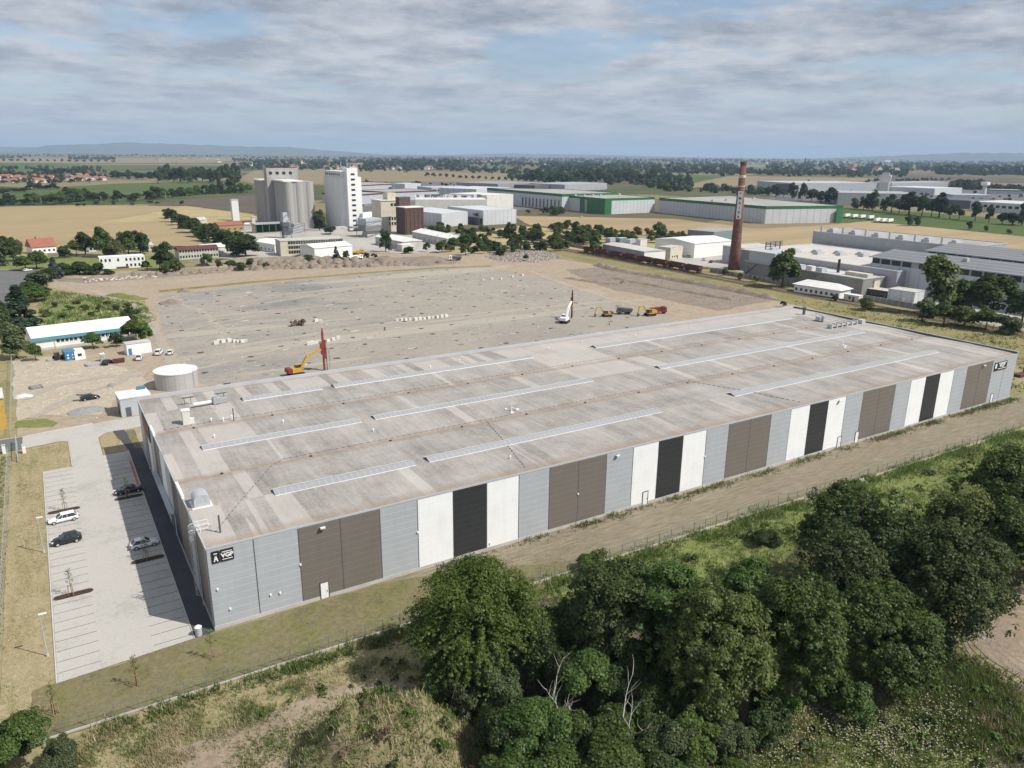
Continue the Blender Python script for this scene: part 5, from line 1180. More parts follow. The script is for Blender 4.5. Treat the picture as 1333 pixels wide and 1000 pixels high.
w_last = [o for o in C.objects if o.name.startswith('hopper_wagon.')][-1]; w_last['label'] = 'farthest dark red hopper wagon at the left end of the parked train'; del w_last['group']
# concrete panel wall along the works
def panel_wall(label, pts, h, per=3., m='concrete_dark', name='concrete_wall'):
    t = thing(name, label, 'wall', (0,0,0)); mb = MB(); pb = MB()
    for p, q in zip(pts, pts[1:]):
        mb.obox(p, q, .16, -.1, h); n = max(1, int(math.hypot(q[0]-p[0], q[1]-p[1])/per))
        for i in range(n+1): c = P2(p, q, i/n); pb.box(c[0]-.13,c[0]+.13,c[1]-.13,c[1]+.13,-.1,h+.12)
    mb.build('panels', m, t); pb.build('posts', 'concrete', t); return t
panel_wall('weathered concrete panel wall between the railway and the works', [(300.5,60),(300.8,120),(301.5,205)], 2.2)
panel_wall('old concrete panel wall behind the wagons leading towards the silos', [(302,215),(303,300),(303.5,360),(300,470)], 2.0)
panel_wall('old fence wall along the road in front of the red-roofed house', GP((62,333),(110,334),(160,336)), 1.6, 3, 'concrete')

# ------------------------------------------------------------------ chimney
cb_ = G(955, 351); ch = HT(cb_, 210.5)
CH = thing('brick_chimney', 'tall tapering red brick factory chimney with white vertical lettering panel', 'chimney', (*cb_, 0))
m, nt_, b_ = newmat('chimney_brick', .9, .2); co_ = objco(nt_)
br_ = nt_.nodes.new('ShaderNodeTexNoise'); br_.inputs['Scale'].default_value = .35; br_.inputs['Detail'].default_value = 8; nt_.links.new(co_, br_.inputs['Vector'])
st_ = noise(nt_, co_, .8, 4, .5, (.1, .1, 2.))
nt_.links.new(ramp(nt_, mth(nt_, 'ADD', mth(nt_, 'MULTIPLY', br_.outputs['Fac'], .6), mth(nt_, 'MULTIPLY', st_, .4)), [(.095,.045,.035), (.165,.082,.065), (.235,.13,.105)]), b_.inputs['Base Color']); M['chim'] = m
MB().tube([(0,0,-.1),(0,0,ch*.15),(0,0,ch*.5),(0,0,ch*.98)], [3.3,2.95,2.35,1.55], 24).build('shaft', 'chim', CH, None, True)
mb = MB(); mb.tube([(0,0,ch*.965),(0,0,ch*.98),(0,0,ch)], [1.6,1.75,1.7], 24); mb.build('crown', 'chim', CH)
mb = MB(); mb.tube([(0,0,ch*.855),(0,0,ch*.88)], [1.86,1.83], 24); mb.build('band', 'cream', CH)
MB().tube([(0,0,ch*.775),(0,0,ch*.785)], [1.98,1.96], 24).build('band', 'concrete', CH)
dv = Vector((CAM[0]-cb_[0]-40, CAM[1]-cb_[1], 0)).normalized(); az = math.atan2(dv.x, -dv.y)
bz0, bz1 = ch*.48, ch*.735
bn = thing('x', 'x', 'x'); bpy.data.objects.remove(bn)
mb = MB(); nrm = Vector((dv.x, dv.y, 0)); tan = Vector((-dv.y, dv.x, 0)); rr0, rr1 = 2.45, 2.1
def pt(u, z, o=0): r_ = rr0+(rr1-rr0)*(z-bz0)/(bz1-bz0)+o; return nrm*r_+tan*u+Vector((0,0,z))
q = [pt(-1.25,bz0),pt(1.25,bz0),pt(1.25,bz1),pt(-1.25,bz1)]; q2 = [v-nrm*.8 for v in q]
mb.add(q+q2, [(0,1,2,3),(7,6,5,4),(0,4,5,1),(1,5,6,2),(2,6,7,3),(3,7,4,0)]); lp = mb.build('lettering_panel', 'white', CH)
for i, c_ in enumerate('MAIER'):
    z = bz1-(i+1.55)*(bz1-bz0)/6.0; p = pt(0, z, .06); text_part('letter', c_, 2.0, 'black', lp, p, (rx-.03, 0, az), .01, .05)
p = pt(0, bz1-.5*(bz1-bz0)/6.0, .06); text_part('emblem', '<', 2.2, 'black', lp, p, (rx-.03, 0, az), .01, .05)

# ------------------------------------------------------------------ buildings by footprint
M['rib_white'] = ribbed('white_ribbed_cladding', (.58,.60,.62), (.45,.46,.48), 5.)
M['rib_grey'] = ribbed('grey_ribbed_cladding', (.30,.305,.32), (.23,.235,.25), 4.)
M['roof_grey'] = soil('grey_hall_roof', [(.25,.24,.23), (.34,.325,.305), (.40,.385,.365)], [(.22,.21,.2), (.34,.33,.31), (.42,.41,.39)], .03, .3, .35, 0)
M['roof_pale'] = soil('pale_hall_roof', [(.42,.385,.34), (.50,.47,.43), (.54,.52,.49)], [(.36,.33,.3), (.50,.47,.43), (.58,.56,.52)], .04, .35, .4, 0)
M['roof_dark'] = ribbed('dark_ribbed_roof', (.13,.135,.15), (.30,.31,.34), 3.4, 'x')
M['solar'] = ribbed('roof_glazing_rows', (.185,.19,.20), (.27,.275,.29), 5.2, 'x')
def offset_poly(pts, d):
    c = np.mean(np.array(pts), 0); out = []
    for p in pts:
        v = np.array(p)-c; n = np.hypot(*v); out.append(tuple(c+v*(n+d)/n))
    return out
def hall(name, label, pts, h, wall='rib_white', roof='roof_grey', band=None, bh=1.4, group=None, cat='building'):
    """flat-roofed hall on a footprint of ground points"""
    t = thing(name, label, cat, (pts[0][0], pts[0][1], 0), 0, group); L = [(p[0]-pts[0][0], p[1]-pts[0][1]) for p in pts]
    MB().prism(L, -.3, h-(bh if band else 0), not band, False).build('wall', wall, t)
    if band: MB().prism(offset_poly(L, .12), h-bh, h, False, False).build('fascia_band', band, t)
    MB().prism(offset_poly(L, -.5), h-.6, h-.45, True, False).build('roof', roof, t)
    if not band: MB().prism(offset_poly(L, .05), h, h+.12, False, False).build('parapet', 'lgrey', t)
    return t
def quad_from(pl, pr, depth):
    """front edge pl-pr on the ground, running back `depth` away from the camera"""
    p, q = np.array(pl), np.array(pr); d = (q-p)/np.hypot(*(q-p)); n = np.array([-d[1], d[0]])
    if n@(np.array(CAM[:2])-p) > 0: n = -n
    return [tuple(p), tuple(q), tuple(q+n*depth), tuple(p+n*depth)]
def roofkit(t, pts, h, n, kind, seed, names=('roof_light', 'lgrey')):
    """domed roof lights or units standing in rows on a hall's roof, as parts of it"""
    r = random.Random(seed); o = pts[0]
    for i in range(n):
        u = (i+.5)/n; v = .3+.4*r.random()
        p = P2(P2(pts[0], pts[1], u), P2(pts[3], pts[2], u), v); x, y = p[0]-o[0], p[1]-o[1]
        mb = MB()
        if kind == 'dome': mb.box(x-3.4,x+3.4,y-1.6,y+1.6,h-.5,h+.9); mb.box(x-2.7,x+2.7,y-1.2,y+1.2,h+.9,h+1.6)
        else: mb.box(x-1.2,x+1.2,y-1.2,y+1.2,h-.5,h+1.2); mb.cyl(x,y,h+1.2,h+1.7,.7,.7,8)
        mb.build(names[0], names[1], t)
# green and white hall complex beyond the wheat field
gA = G(693,270); gB = G(735,274); gC = G(776,271)
GH = 16.5
V1 = [(gA[0], gA[1]+30), (gB[0]-4, gB[1]), (gB[0]+75, gB[1]), (gB[0]+75, gB[1]+110), (gA[0], gA[1]+110)]
t = hall('green_hall', 'left block of the white hall complex with curved green roof edge and dark window strips', V1, HT(gB, 252.5), 'rib_white', 'roof_grey', 'green', 3.0)
o0 = V1[0]
for i in range(11):
    p = P2((gA[0]-.2, gA[1]+26), (gB[0]-4.2, gB[1]+2), (i+.5)/11); MB().box(p[0]-o0[0]-.35,p[0]-o0[0]+.25,p[1]-o0[1]-.9,p[1]-o0[1]+.9,1,11).build('window_strip', 'dgrey', t)
c1 = G(787,279); c2 = G(850,277); c3 = G(925,287); c4 = G(995,291); c5 = G(1090,289.5)
V2 = [c1, (c2[0]+6, c1[1]), (c2[0]+6, c1[1]+150), (c1[0], c1[1]+150)]
t = hall('green_hall', 'middle block of the white hall complex with a green corner and green roof edge', V2, HT(c1, 258.5), 'rib_white', 'roof_grey', 'green', 2.4)
MB().box(-.25,9,-.2,.0,0,HT(c1, 258.5)-2.4).box(-.25,0,0,45,0,HT(c1, 258.5)-2.4).build('green_corner', 'green', t); roofkit(t, V2, HT(c1, 258.5), 10, 'unit', 4)
V3 = [c4, (c5[0]+3, c5[1]-2), (c5[0]+40, c5[1]+178), (c2[0]+8, c2[1])]
h3 = HT(c4, 268.5)
t = hall('green_hall', 'right block of the white hall complex with long green roof edge nearest the wheat field', V3, h3, 'rib_white', 'roof_grey', 'green', 2.8)
e = (c5[0]+3-c4[0], c5[1]-2-c4[1]); MB().prism([(e[0]-9,e[1]-.35),(e[0]+.4,e[1]-.35),(e[0]+.4,e[1]+.5),(e[0]-9,e[1]+.5)], 0, h3-2.8, False, False).build('green_corner', 'green', t)
roofkit(t, V3, h3, 4, 'unit', 5)
o = thing('storage_silo', 'short grey round silo in front of the green hall corner', 'silo', (*G(769,276), 0)); MB().cyl(0,0,0,13,7.5,None,24).build('shell', 'grey', o); MB().cyl(0,0,13,13.5,7.7,7.7,24).build('roof', 'lgrey', o)
# lorries parked right of the green hall
mb = MB(); mb.box(-6.8,6.8,-1.25,1.25,1.1,4.0); tm_ = mb.mesh('cargo_box', 'white'); tw = MB()
for x in (-5,-3.8,4.8): tw.tube([(x,-1.2,.5),(x,1.2,.5)], .5, 10)
tw = tw.mesh('wheel', 'rubber')
tl_ = MB().box(-6.8,6.8,-1.27,1.27,1.1,1.5).mesh('side_skirt', 'green')
for i, (px, py) in enumerate([(1102,283.5),(1112,284.3),(1122,285),(1133,286),(1142,289.5),(1150,290),(1158,290.4)]):
    t = thing('lorry_trailer', 'white lorry trailer in the row parked right of the green hall', 'trailer', (*G(px, py), 0), R_(15), 'trailers parked beside the green hall')
    link('cargo_box', tm_, t); link('wheel', tw, t); link('side_skirt', tl_, t)
# white halls left of the wheat field
a = G(629,293); b = G(672,290.5)
h = HT(a, 274.3); PT = [a, b, (b[0]-4, b[1]+58), (a[0]-4, a[1]+62)]
t = hall('white_hall', 'white box hall with pale brown roof, right of two beside the wheat field', PT, h, 'rib_white', 'roof_pale'); MB().box(-4,-.1,2,60,-.1,h*.45).build('loading_bay', 'dark', t)
for i in range(3): MB().box(-3.6+i*.0,-.05,8+i*18,12+i*18,h*.6,h*.6+2.2).build('window', 'glass', t)
a = G(575,296); b = G(609,292); h = HT(a, 278.5)
hall('white_hall', 'white box hall with pale brown roof, left of two behind the shrubs', [a, b, (b[0]-6, b[1]+62), (a[0]-10, a[1]+66)], h, 'rib_white', 'roof_pale')
a = G(541,277); b = G(634,277); hall('beige_hall', 'very long beige hall crowded with roof machinery', quad_from(a, b, 90), HT(a, 260), 'offwhite', 'roof_grey')
a2 = G(634,273.5); b2 = G(668,271); t = hall('beige_hall', 'taller beige block at the right end of the long beige hall', quad_from(a2, b2, 60), HT(a2, 254.5), 'offwhite', 'roof_grey')
tq = quad_from(a, b, 90); t = thing('roof_machinery', 'row of grey ventilation boxes on the long beige hall roof', 'machinery', (*tq[0], HT(a, 260)-.4))
for i in range(26):
    p = P2(P2(tq[0], tq[1], rg.random()), P2(tq[3], tq[2], rg.random()), .5); w = rg.uniform(1, 3); MB().box(p[0]-tq[0][0]-w,p[0]-tq[0][0]+w,p[1]-tq[0][1]-w,p[1]-tq[0][1]+w,0,rg.uniform(1.5,3.8)).build('vent_box', rg.choice(['lgrey','grey','dgrey','galv']), t)
for i, (l, bl, r, brr, top, dp, wl, rf, bd, lb) in enumerate([
    (470,266,505,263,253,60,'lgrey','roof_grey','rust','pale hall with a dull red roof stripe right of the white silo tower'),
    (505,262,569,259,250,70,'lgrey','roof_grey','rust','long pale hall with a thin red roof stripe behind the brown tower'),
    (562,253,620,252,244.5,60,'lgrey','roof_pale',None,'flat pale office block with window rows among the far halls'),
    (620,256,664,253,246.5,70,'rib_white','roof_pale',None,'white hall left of the dark roofed halls in the industrial centre'),
    (527,249,548,248,239.5,30,'rib_white','lgrey',None,'small bright white box on the far hall roofs'),
    (648,249,700,246,239.5,90,'rib_grey','white_roof',None,'hall with bright white roof below the dark wood'),
    (696,249,735,247,241.5,60,'dgrey','roof_dark',None,'dark low hall left of the pale roofed hall below the wood'),
    (735,249,790,246.5,240.5,80,'grey','roof_grey',None,'pale grey roofed hall below the dark wood centre'),
    (470,250,527,247,241,80,'lgrey','roof_grey','rust','far grey hall with red trim right behind the white tower'),
    (1010,249,1030,250,239,60,'dgrey','roof_dark',None,'dark far hall at the left end of the long grey hall'),
    (1030,250,1140,249.5,238.5,110,'lgrey','roof_grey',None,'very long pale grey hall in front of the tan far field'),
    (1155,251,1216,254,243,90,'rib_white','white_roof',None,'low white works right of the white far tower'),
    (1160,246,1240,244,238.5,60,'grey','roof_grey',None,'far grey hall behind the white tower'),
    (1090,266,1195,268,251,80,'grey','roof_grey',None,'grey hall half hidden behind the tall poplar row'),
    (1195,268,1262,272,258,60,'dgrey','roof_grey',None,'dark grey hall behind the poplars right of centre'),
    (1262,274,1335,279,262,70,'rib_white','white_roof',None,'white hall with a long window band at the right edge'),
    (1290,252,1333,253,247,60,'lgrey','roof_grey','green','small far hall with a green roof edge at the right'),
    (1240,259,1290,260,253.5,50,'lgrey','roof_pale',None,'low pale hall between the far wood and the poplars')]):
    p, q = G(l, bl), G(r, brr); t = hall('industrial_hall', lb, quad_from(p, q, dp), HT(p, top), wl, rf, bd, 1.8)
    if 'window' in lb:
        n = 9
        for k in range(n):
            c = P2((0,0), (q[0]-p[0], q[1]-p[1]), (k+.2)/n); d = P2((0,0), (q[0]-p[0], q[1]-p[1]), (k+.8)/n); MB().obox(c, d, .5, HT(p, top)*.45, HT(p, top)*.72).build('window', 'glass', t)
xy = G(1150,251); h = HT(xy, 228)
t = thing('process_tower', 'tall white process tower with stepped annex among the far halls', 'tower', (*xy, 0), .5); MB().box(-9,9,-9,9,0,h).build('shaft', 'offwhite', t); MB().box(-17,-9,-8,8,0,h*.62).box(9,22,-9,9,0,h*.35).build('annex', 'offwhite', t)
for i in range(3): MB().box(-7+i*5,-4+i*5,-9.3,-9,h*.1,h*.9).build('window_strip', 'grey', t)
MB().box(-6,6,-6,6,h,h+4).build('roof_house', 'lgrey', t)
xy = G(1280,255); t = thing('water_tower', 'white far water tower with a broad top beside the dark wood', 'tower', (*xy, 0)); h = HT(xy, 237); MB().tube([(0,0,0),(0,0,h*.7)], [4,3], 12).build('stem', 'offwhite', t); MB().tube([(0,0,h*.68),(0,0,h*.8),(0,0,h)], [3.5,7,6.5], 16).build('tank', 'white', t)
xy = G(1047,218.5); t = thing('brick_chimney', 'very distant thin chimney on the right horizon', 'chimney', (*xy, 0)); MB().tube([(0,0,0),(0,0,HT(xy,206.5))], [5,3.5], 10).build('shaft', 'brick', t); MB().tube([(0,0,HT(xy,206.5)),(0,0,HT(xy,206.5)+2)], [4,4], 10).build('crown', 'brick', t)

# ------------------------------------------------------------------ the works on the right
def block(label, x0, x1, y0, y1, h, wall, roof, name='works_building', trim=True):
    t = thing(name, label, 'building', (x0, y0, 0)); MB().box(0,x1-x0,0,y1-y0,-.3,h).build('wall', wall, t)
    MB().box(.4,x1-x0-.4,.4,y1-y0-.4,h,h+.06).build('roof', roof, t)
    if trim:
        a, b = x1-x0, y1-y0; MB().box(-.15,a+.15,-.15,.4,h-.05,h+.4).box(-.15,a+.15,b-.4,b+.15,h-.05,h+.4).box(-.15,.4,.4,b-.4,h-.05,h+.4).box(a-.4,a+.15,.4,b-.4,h-.05,h+.4).build('parapet', 'lgrey', t)
    return t
fA = G(953,355)
fx = 309.
t = block('low grey works block with pale roof beside the concrete wall', fx, fx+17, 117, 188, 7.5, 'concrete_dark', 'roof_pale')
MB().box(1,12,52,69,7.5,13.5).build('upper_storey', 'lgrey', t); MB().beam((-.3,62,7.2),(-.3,70.5,.3),.3).build('pipe', 'dgrey', t)
for i in range(5): MB().box(2+.5*(i%2),5.5,24+i*6.2,27.6+i*6.2,7.5,9.6).build('cooling_unit', 'offwhite' if i%2 else 'lgrey', t)
MB().cyl(9,20,7.5,14,.7,.6,10).build('flue', 'dark', t)
MB().box(6,10,-16+18,14,7.5,9.2).build('cooling_unit', 'cream', t)
t = block('wide works hall with pale roof and domed roof lights', fx+18, fx+82, 112, 208, 10.5, 'grey', 'roof_pale')
for i in range(8):
    for j in range(2): x = 14+i*7+j*2; y = 84-i*9-j*14; MB().box(x-3,x+3,y-1.6,y+1.6,10.5,11.6).box(x-2.2,x+2.2,y-1.1,y+1.1,11.6,12.3).build('roof_light', 'lgrey', t)
mb = MB()
for i in range(4): mb.beam((12+i*4,88,10.5),(12+i*4,88,15),.5); mb.beam((12,88,12.5+i*.8),(26,88,12.5+i*.8),.35)
mb.build('pipe_frame', 'dgrey', t)
block('pale green works shed behind the brick chimney', fx+30, fx+62, 212, 232, 9.5, 'lgrey', 'roof_pale')
fB = G(1058,322)
t = block('tall long grey works block with silver roof domes', fx+86, fx+125, 118, 212, 17.5, 'grey', 'roof_grey')
for i in range(6): MB().box(4,11,8+i*15,12.5+i*15,17.5,19).box(5,10,9+i*15,11.5+i*15,19,20).build('roof_light', 'lgrey', t); MB().cyl(3,15.5+i*15,17.5,21.5,.6,.6,8).build('vent_pipe', 'lgrey', t)
def saw(label, x0, x1, y0, y1, h):
    t = thing('works_hall', label, 'building', (x0, y0, 0)); a, b = x1-x0, y1-y0
    MB().box(0,a,0,b,-.3,h-3.4).build('wall', 'rib_white', t); MB().box(.5,a-.5,.5,b-.5,h-3.4,h-.3).build('clerestory', 'dark', t)
    n = int(b/5.2)
    mb = MB()
    for i in range(n): mb.box(.35,.5,b*i/n,b*i/n+.8,h-3.4,h-.3)
    for k in range(3): mb.box(.2,.5,b*(k+.8)/3.3,b*(k+.8)/3.3+3,h-3.4,h-.3)
    mb.build('mullions', 'grey', t)
    mb = MB(); mb.add([(-.6,-.6,h-.3),(-.6,b+.6,h-.3),(a/2,b+.6,h+2.2),(a/2,-.6,h+2.2),(a+.6,-.6,h-.3),(a+.6,b+.6,h-.3),(-.6,-.6,h-.6),(-.6,b+.6,h-.6)], [(3,2,1,0),(4,5,2,3),(0,1,7,6),(0,3,4),(1,5,2)]); mb.build('roof', 'solar', t)
    MB().box(-.9,-.55,-.8,b+.8,h-.75,h-.2).build('gutter', 'lgrey', t)
    for i in range(4): MB().box(a*.28,a*.28+2,b*(.15+.2*i),b*(.15+.2*i)+2,h+.5,h+2.6).build('roof_vent', 'lgrey', t)
    return t
sx = G(1123,359)[0]
saw('long works hall with ribbed grey roof and dark clerestory windows, nearest the big trees', 334, 372, -30, 131, 15.5)
saw('second works hall with ribbed grey roof behind the first', 376, 424, -40, 128, 16.5)
t = block('low works roof with pale deck and white pyramid roof lights at the right edge', 428, 500, -30, 96, 14.5, 'lgrey', 'roof_pale')
for i in range(5):
    for j in range(2):
        x, y = 12+i*10, 22+j*9-i*2; mb = MB(); mb.add([(x-2.4,y-2.4,14.5),(x+2.4,y-2.4,14.5),(x+2.4,y+2.4,14.5),(x-2.4,y+2.4,14.5),(x,y,17)], [(0,1,4),(1,2,4),(2,3,4),(3,0,4)]); mb.build('roof_light', 'white', t)
for i in range(6): MB().box(8+i*9,10+i*9,60+i*4,62+i*4,14.5,16.4).build('roof_vent', 'lgrey', t)
t = block('white works hall with grey roof and bright roof lights before the wheat field, right edge', 520, 570, -30, 98, 15, 'rib_white', 'roof_grey')
for i in range(6): MB().box(14,22,10+i*14,15+i*14,15,16.6).build('roof_light', 'white', t)
# small house with hipped white roof by the tracks
a = G(1033,380); b = G(1092,389.5)
def gable(name, label, cat, p, q, depth, h, rh, wall, roof, hip=0., win=0, gx=.35, floors=1, group=None, chim=False, back=None):
    dx, dy = q[0]-p[0], q[1]-p[1]; Ln = math.hypot(dx, dy); t = thing(name, label, cat, (p[0], p[1], 0), math.atan2(dy, dx), group); s = 1
    n = np.array([-dy, dx])/Ln
    if n@(np.array(CAM[:2])-np.array(p)) > 0: s = -1
    D = depth*s; y0, y1 = min(0, D), max(0, D); ym = D/2
    mb = MB(); mb.box(0,Ln,y0,y1,-.3,h)
    if not hip: mb.add([(0,y0,h),(0,y1,h),(0,ym,h+rh),(Ln,y0,h),(Ln,y1,h),(Ln,ym,h+rh)], [(0,2,1),(3,4,5)])
    mb.build('wall', wall, t); e = gx; mb = MB(); th_ = .15
    A = [(-e,y0-e,h-.1),(Ln+e,y0-e,h-.1),(Ln+e,y1+e,h-.1),(-e,y1+e,h-.1),(-e+hip,ym,h+rh+.1),(Ln+e-hip,ym,h+rh+.1)]
    mb.add(A+[(x,y,z-th_) for x,y,z in A], [(0,1,5,4),(2,3,4,5),(1,2,5),(3,0,4),(0,6,7,1),(2,8,9,3),(1,7,8,2),(3,9,6,0),(10,11,7,6),(11,10,9,8)])
    r = mb.build('roof', roof, t)
    if chim: MB().box(Ln*.3,Ln*.3+.6,ym-.3,ym+.3,h+rh*.6,h+rh+1).build('chimney', 'brick', r)
    f = 0 if s > 0 else 0
    for k in range(win):
        for fl in range(floors):
            x = Ln*(k+.5)/win; z = 1.0+fl*3.1; w = min(.6, Ln/win*.3); wn = MB().box(x-w,x+w,-.05*s if s > 0 else 0, 0 if s > 0 else .05, z, z+1.3).build('window', 'glass', t)
    return t
t = gable('gate_house', 'small white house with hipped pale roof beside the railway wall', 'house', a, b, 9.5, 4.0, 2.0, 'white', 'white_roof', 4.5, 9, .8)
xy = G(1110,392); hut('utility_cabin', 'small pale cabin by the concrete wall right of the hipped roof house', 'shed', xy, math.atan2(b[1]-a[1], b[0]-a[0]), 7, 3.4, 2.8, 'offwhite', 'white_roof', 'dgrey', .5, 1)
hut('utility_building', 'beige flat-roofed outbuilding with a white door before the white works hall', 'shed', G(1126,380), math.atan2(b[1]-a[1], b[0]-a[0]), 12, 8, 6.5, 'cream', 'concrete_dark', 'white', -1, 0)
hut('white_shed', 'plain white lean-to shed left of the big olive tree', 'shed', G(1178,391), math.atan2(b[1]-a[1], b[0]-a[0]), 12, 9, 4.8, 'rib_white', 'roof_pale', 'white', 1, 0)
hut('loading_shelter', 'low open shelter with dark bays between outbuilding and white shed', 'shed', G(1152,386), math.atan2(b[1]-a[1], b[0]-a[0]), 15, 7, 3.0, 'dark', 'roof_pale', 'dgrey', 1, 3)
# sheds left of the chimney
p, q = G(784,330), G(838,341)
t = gable('grey_shed', 'long grey flat shed with white end wall behind the red wagons', 'shed', p, q, 16, 6.2, .5, 'grey', 'roof_pale', 0, 0)
MB().box(-.0+math.hypot(q[0]-p[0],q[1]-p[1]),math.hypot(q[0]-p[0],q[1]-p[1])+.08,0,16,0,6.2).build('end_wall', 'white', t)
for k in range(4): hut('equipment_box', 'pale equipment box standing behind the long grey shed, number of such in a row', 'machinery', G(795+k*13, 327+k*.9), .2, 7, 4, 8.6+.5*(k%2), ['lgrey','teal_dull','lgrey','offwhite'][k], 'lgrey', 'dgrey', 0, 0)
for o, lb in zip([o for o in C.objects if o.name.startswith('equipment_box')], ('leftmost pale equipment box behind the long grey shed','teal equipment box behind the long grey shed','grey equipment box right of the teal one behind the long shed','offwhite equipment box above the white shed end')): o['label'] = lb
hut('green_office', 'small pale green two-storey office left of the white works hall', 'house', G(872,336), .25, 14, 9, 7.2, 'cream', 'roof_pale', 'dgrey', 1, 3)
p, q = G(903,336), G(953,331)
t = gable('white_works_hall', 'bright white hall with low pitched white roof left of the brick chimney', 'building', p, q, 34, 9., 1.6, 'white', 'white_roof', 0, 0)
hut('green_shed', 'grey-green flat building behind the bright white hall', 'shed', G(928,317), .2, 34, 22, 10, 'teal_dull', 'roof_grey', 'dgrey', 0, 0)

# ------------------------------------------------------------------ grain silos
M['silo'] = soil('weathered_silo_concrete', [(.30,.295,.28), (.39,.38,.36), (.43,.42,.40)], [(.24,.235,.225), (.36,.35,.335), (.44,.43,.41)], .05, .5, .45, .2, (1, 1, .12), (1.5, 1.5, .12))
M['silo_white'] = soil('white_silo_render', [(.60,.60,.60), (.70,.70,.69), (.74,.74,.73)], [(.52,.52,.52), (.70,.70,.69), (.78,.78,.77)], .05, .5, .4, .1, (1, 1, .12), (1.5, 1.5, .1))
S0 = G(374, 299)
sx0, sy0 = S0; hs = HT(S0, 237)
SI = thing('grain_silo', 'grey concrete grain silo of clustered round bins with a taller head house', 'silo', (sx0, sy0, 0))
rb_ = 4.3
def bins(nx, ny, x0, y0, h, name):
    mb = MB()
    for i in range(nx):
        for j in range(ny): mb.cyl(x0+rb_+i*rb_*1.93, y0+rb_+j*rb_*1.93, -.3, h, rb_, None, 20)
    mb.box(x0+rb_, x0+rb_*1.93*(nx-1)+rb_, y0+1.0, y0+rb_*1.93*(ny-1)+rb_*2-1, 0, h-.3)
    return mb.build(name, 'silo', SI, None, False)
bins(3, 4, 0, 0, hs, 'bin_cluster')
W1 = rb_*1.93*2+rb_*2; D1 = rb_*1.93*3+rb_*2
MB().box(-.3,W1*.62,.2,D1,hs,hs+1.0).build('deck_roof', 'white_roof', SI)
hh = HT((sx0, sy0+D1+4), 219)
ty0 = D1+.5; hd = MB().box(-4.5,W1-3,ty0,ty0+9,-.3,hh).build('head_house', 'silo', SI)
for i in range(4): MB().box(-2.5+i*5.6,.1+i*5.6,ty0-.2,ty0,hh-5,hh-2.8).build('window', 'glass', hd)
mb = MB()
for i in range(7): x = -3+i*4; mb.beam((x,ty0+2,hh),(x,ty0+2,hh+3.2),.25); mb.beam((x,ty0+6,hh),(x,ty0+6,hh+2.6),.25)
mb.beam((0,ty0+2,hh+2),(W1,ty0+2,hh+2),.2); mb.beam((0,ty0+6,hh+1.6),(W1,ty0+6,hh+1.6),.2); mb.build('roof_rail', 'rust', hd)
bins(3, 4, -6, ty0+10, hs-1, 'bin_cluster'); MB().box(-6.3,W1-6,ty0+10.2,ty0+10+D1,hs-1,hs+.2).build('deck_roof', 'white_roof', SI)
# white silo with stair tower
S1 = G(449, 299.5); h1 = HT(S1, 231)
WS = thing('grain_silo', 'white grain silo block with a taller windowed stair tower on its right', 'silo', (*S1, 0))
Ls = 44.
mb = MB(); mb.box(0,9,0,Ls,-.3,h1)
for i in range(9): mb.cyl(.6, 2.4+i*4.85, -.3, h1-.2, 2.35, None, 14)
mb.build('bin_block', 'silo_white', WS)
gl_ = MB().box(-.5,9,1.5,Ls-2,h1,h1+4.2).build('top_gallery', 'silo_white', WS); MB().box(-1,9.4,1,Ls-1.5,h1+4.2,h1+4.7).build('roof', 'white_roof', gl_)
for i in range(8): MB().box(-.65,-.5,4+i*4.8,6.6+i*4.8,h1+1.2,h1+3).build('window', 'glass', gl_)
hx = HT(S1, 219); tx0 = 2.5; tw_ = 9.0
tw = MB().box(tx0,tx0+tw_,-4.6,6,-.3,hx).build('stair_tower', 'white', WS)
MB().box(tx0+tw_,tx0+tw_+3.2,-3.6,8,-.3,hx*.86).build('lift_shaft', 'white', WS)
for i in range(11): z = hx*(.06+.083*i); MB().box(tx0+3.2,tx0+6.4,-4.75,-4.6,z,z+1.5).build('window', 'glass', tw)
mb = MB()
for x, y, z in ((tx0+1,-3,3),(tx0+4,-2,4.2),(tx0+6,-3,2.6),(tx0+8,0,3.5),(tx0-2,3,4.5)): mb.beam((x,y,hx-.1),(x,y,hx+z),.4)
mb.box(tx0+3,tx0+8,-3.5,1,hx,hx+1.2); mb.build('antenna_group', 'lgrey', tw)
MB().box(-14,-2,-12,-4,-.3,3.6).build('annex', 'concrete', WS); MB().box(0,40,-16,-7,2.6,3.6).build('ramp_canopy', 'concrete_dark', WS)
# slender white silo tower at the far left of the works
xy = G(307,287); t = thing('elevator_tower', 'slender pale tower standing alone left of the grey silos', 'tower', (*xy, 0)); hh_ = HT(xy, 260.5); MB().box(-3,3,-3,3,-.3,hh_).build('shaft', 'white', t); MB().box(-3.2,3.2,-3.2,3.2,hh_,hh_+.8).build('cap', 'lgrey', t); MB().box(-3.06,-3.0,-1,1,1,hh_*.9).build('ladder_strip', 'grey', t)
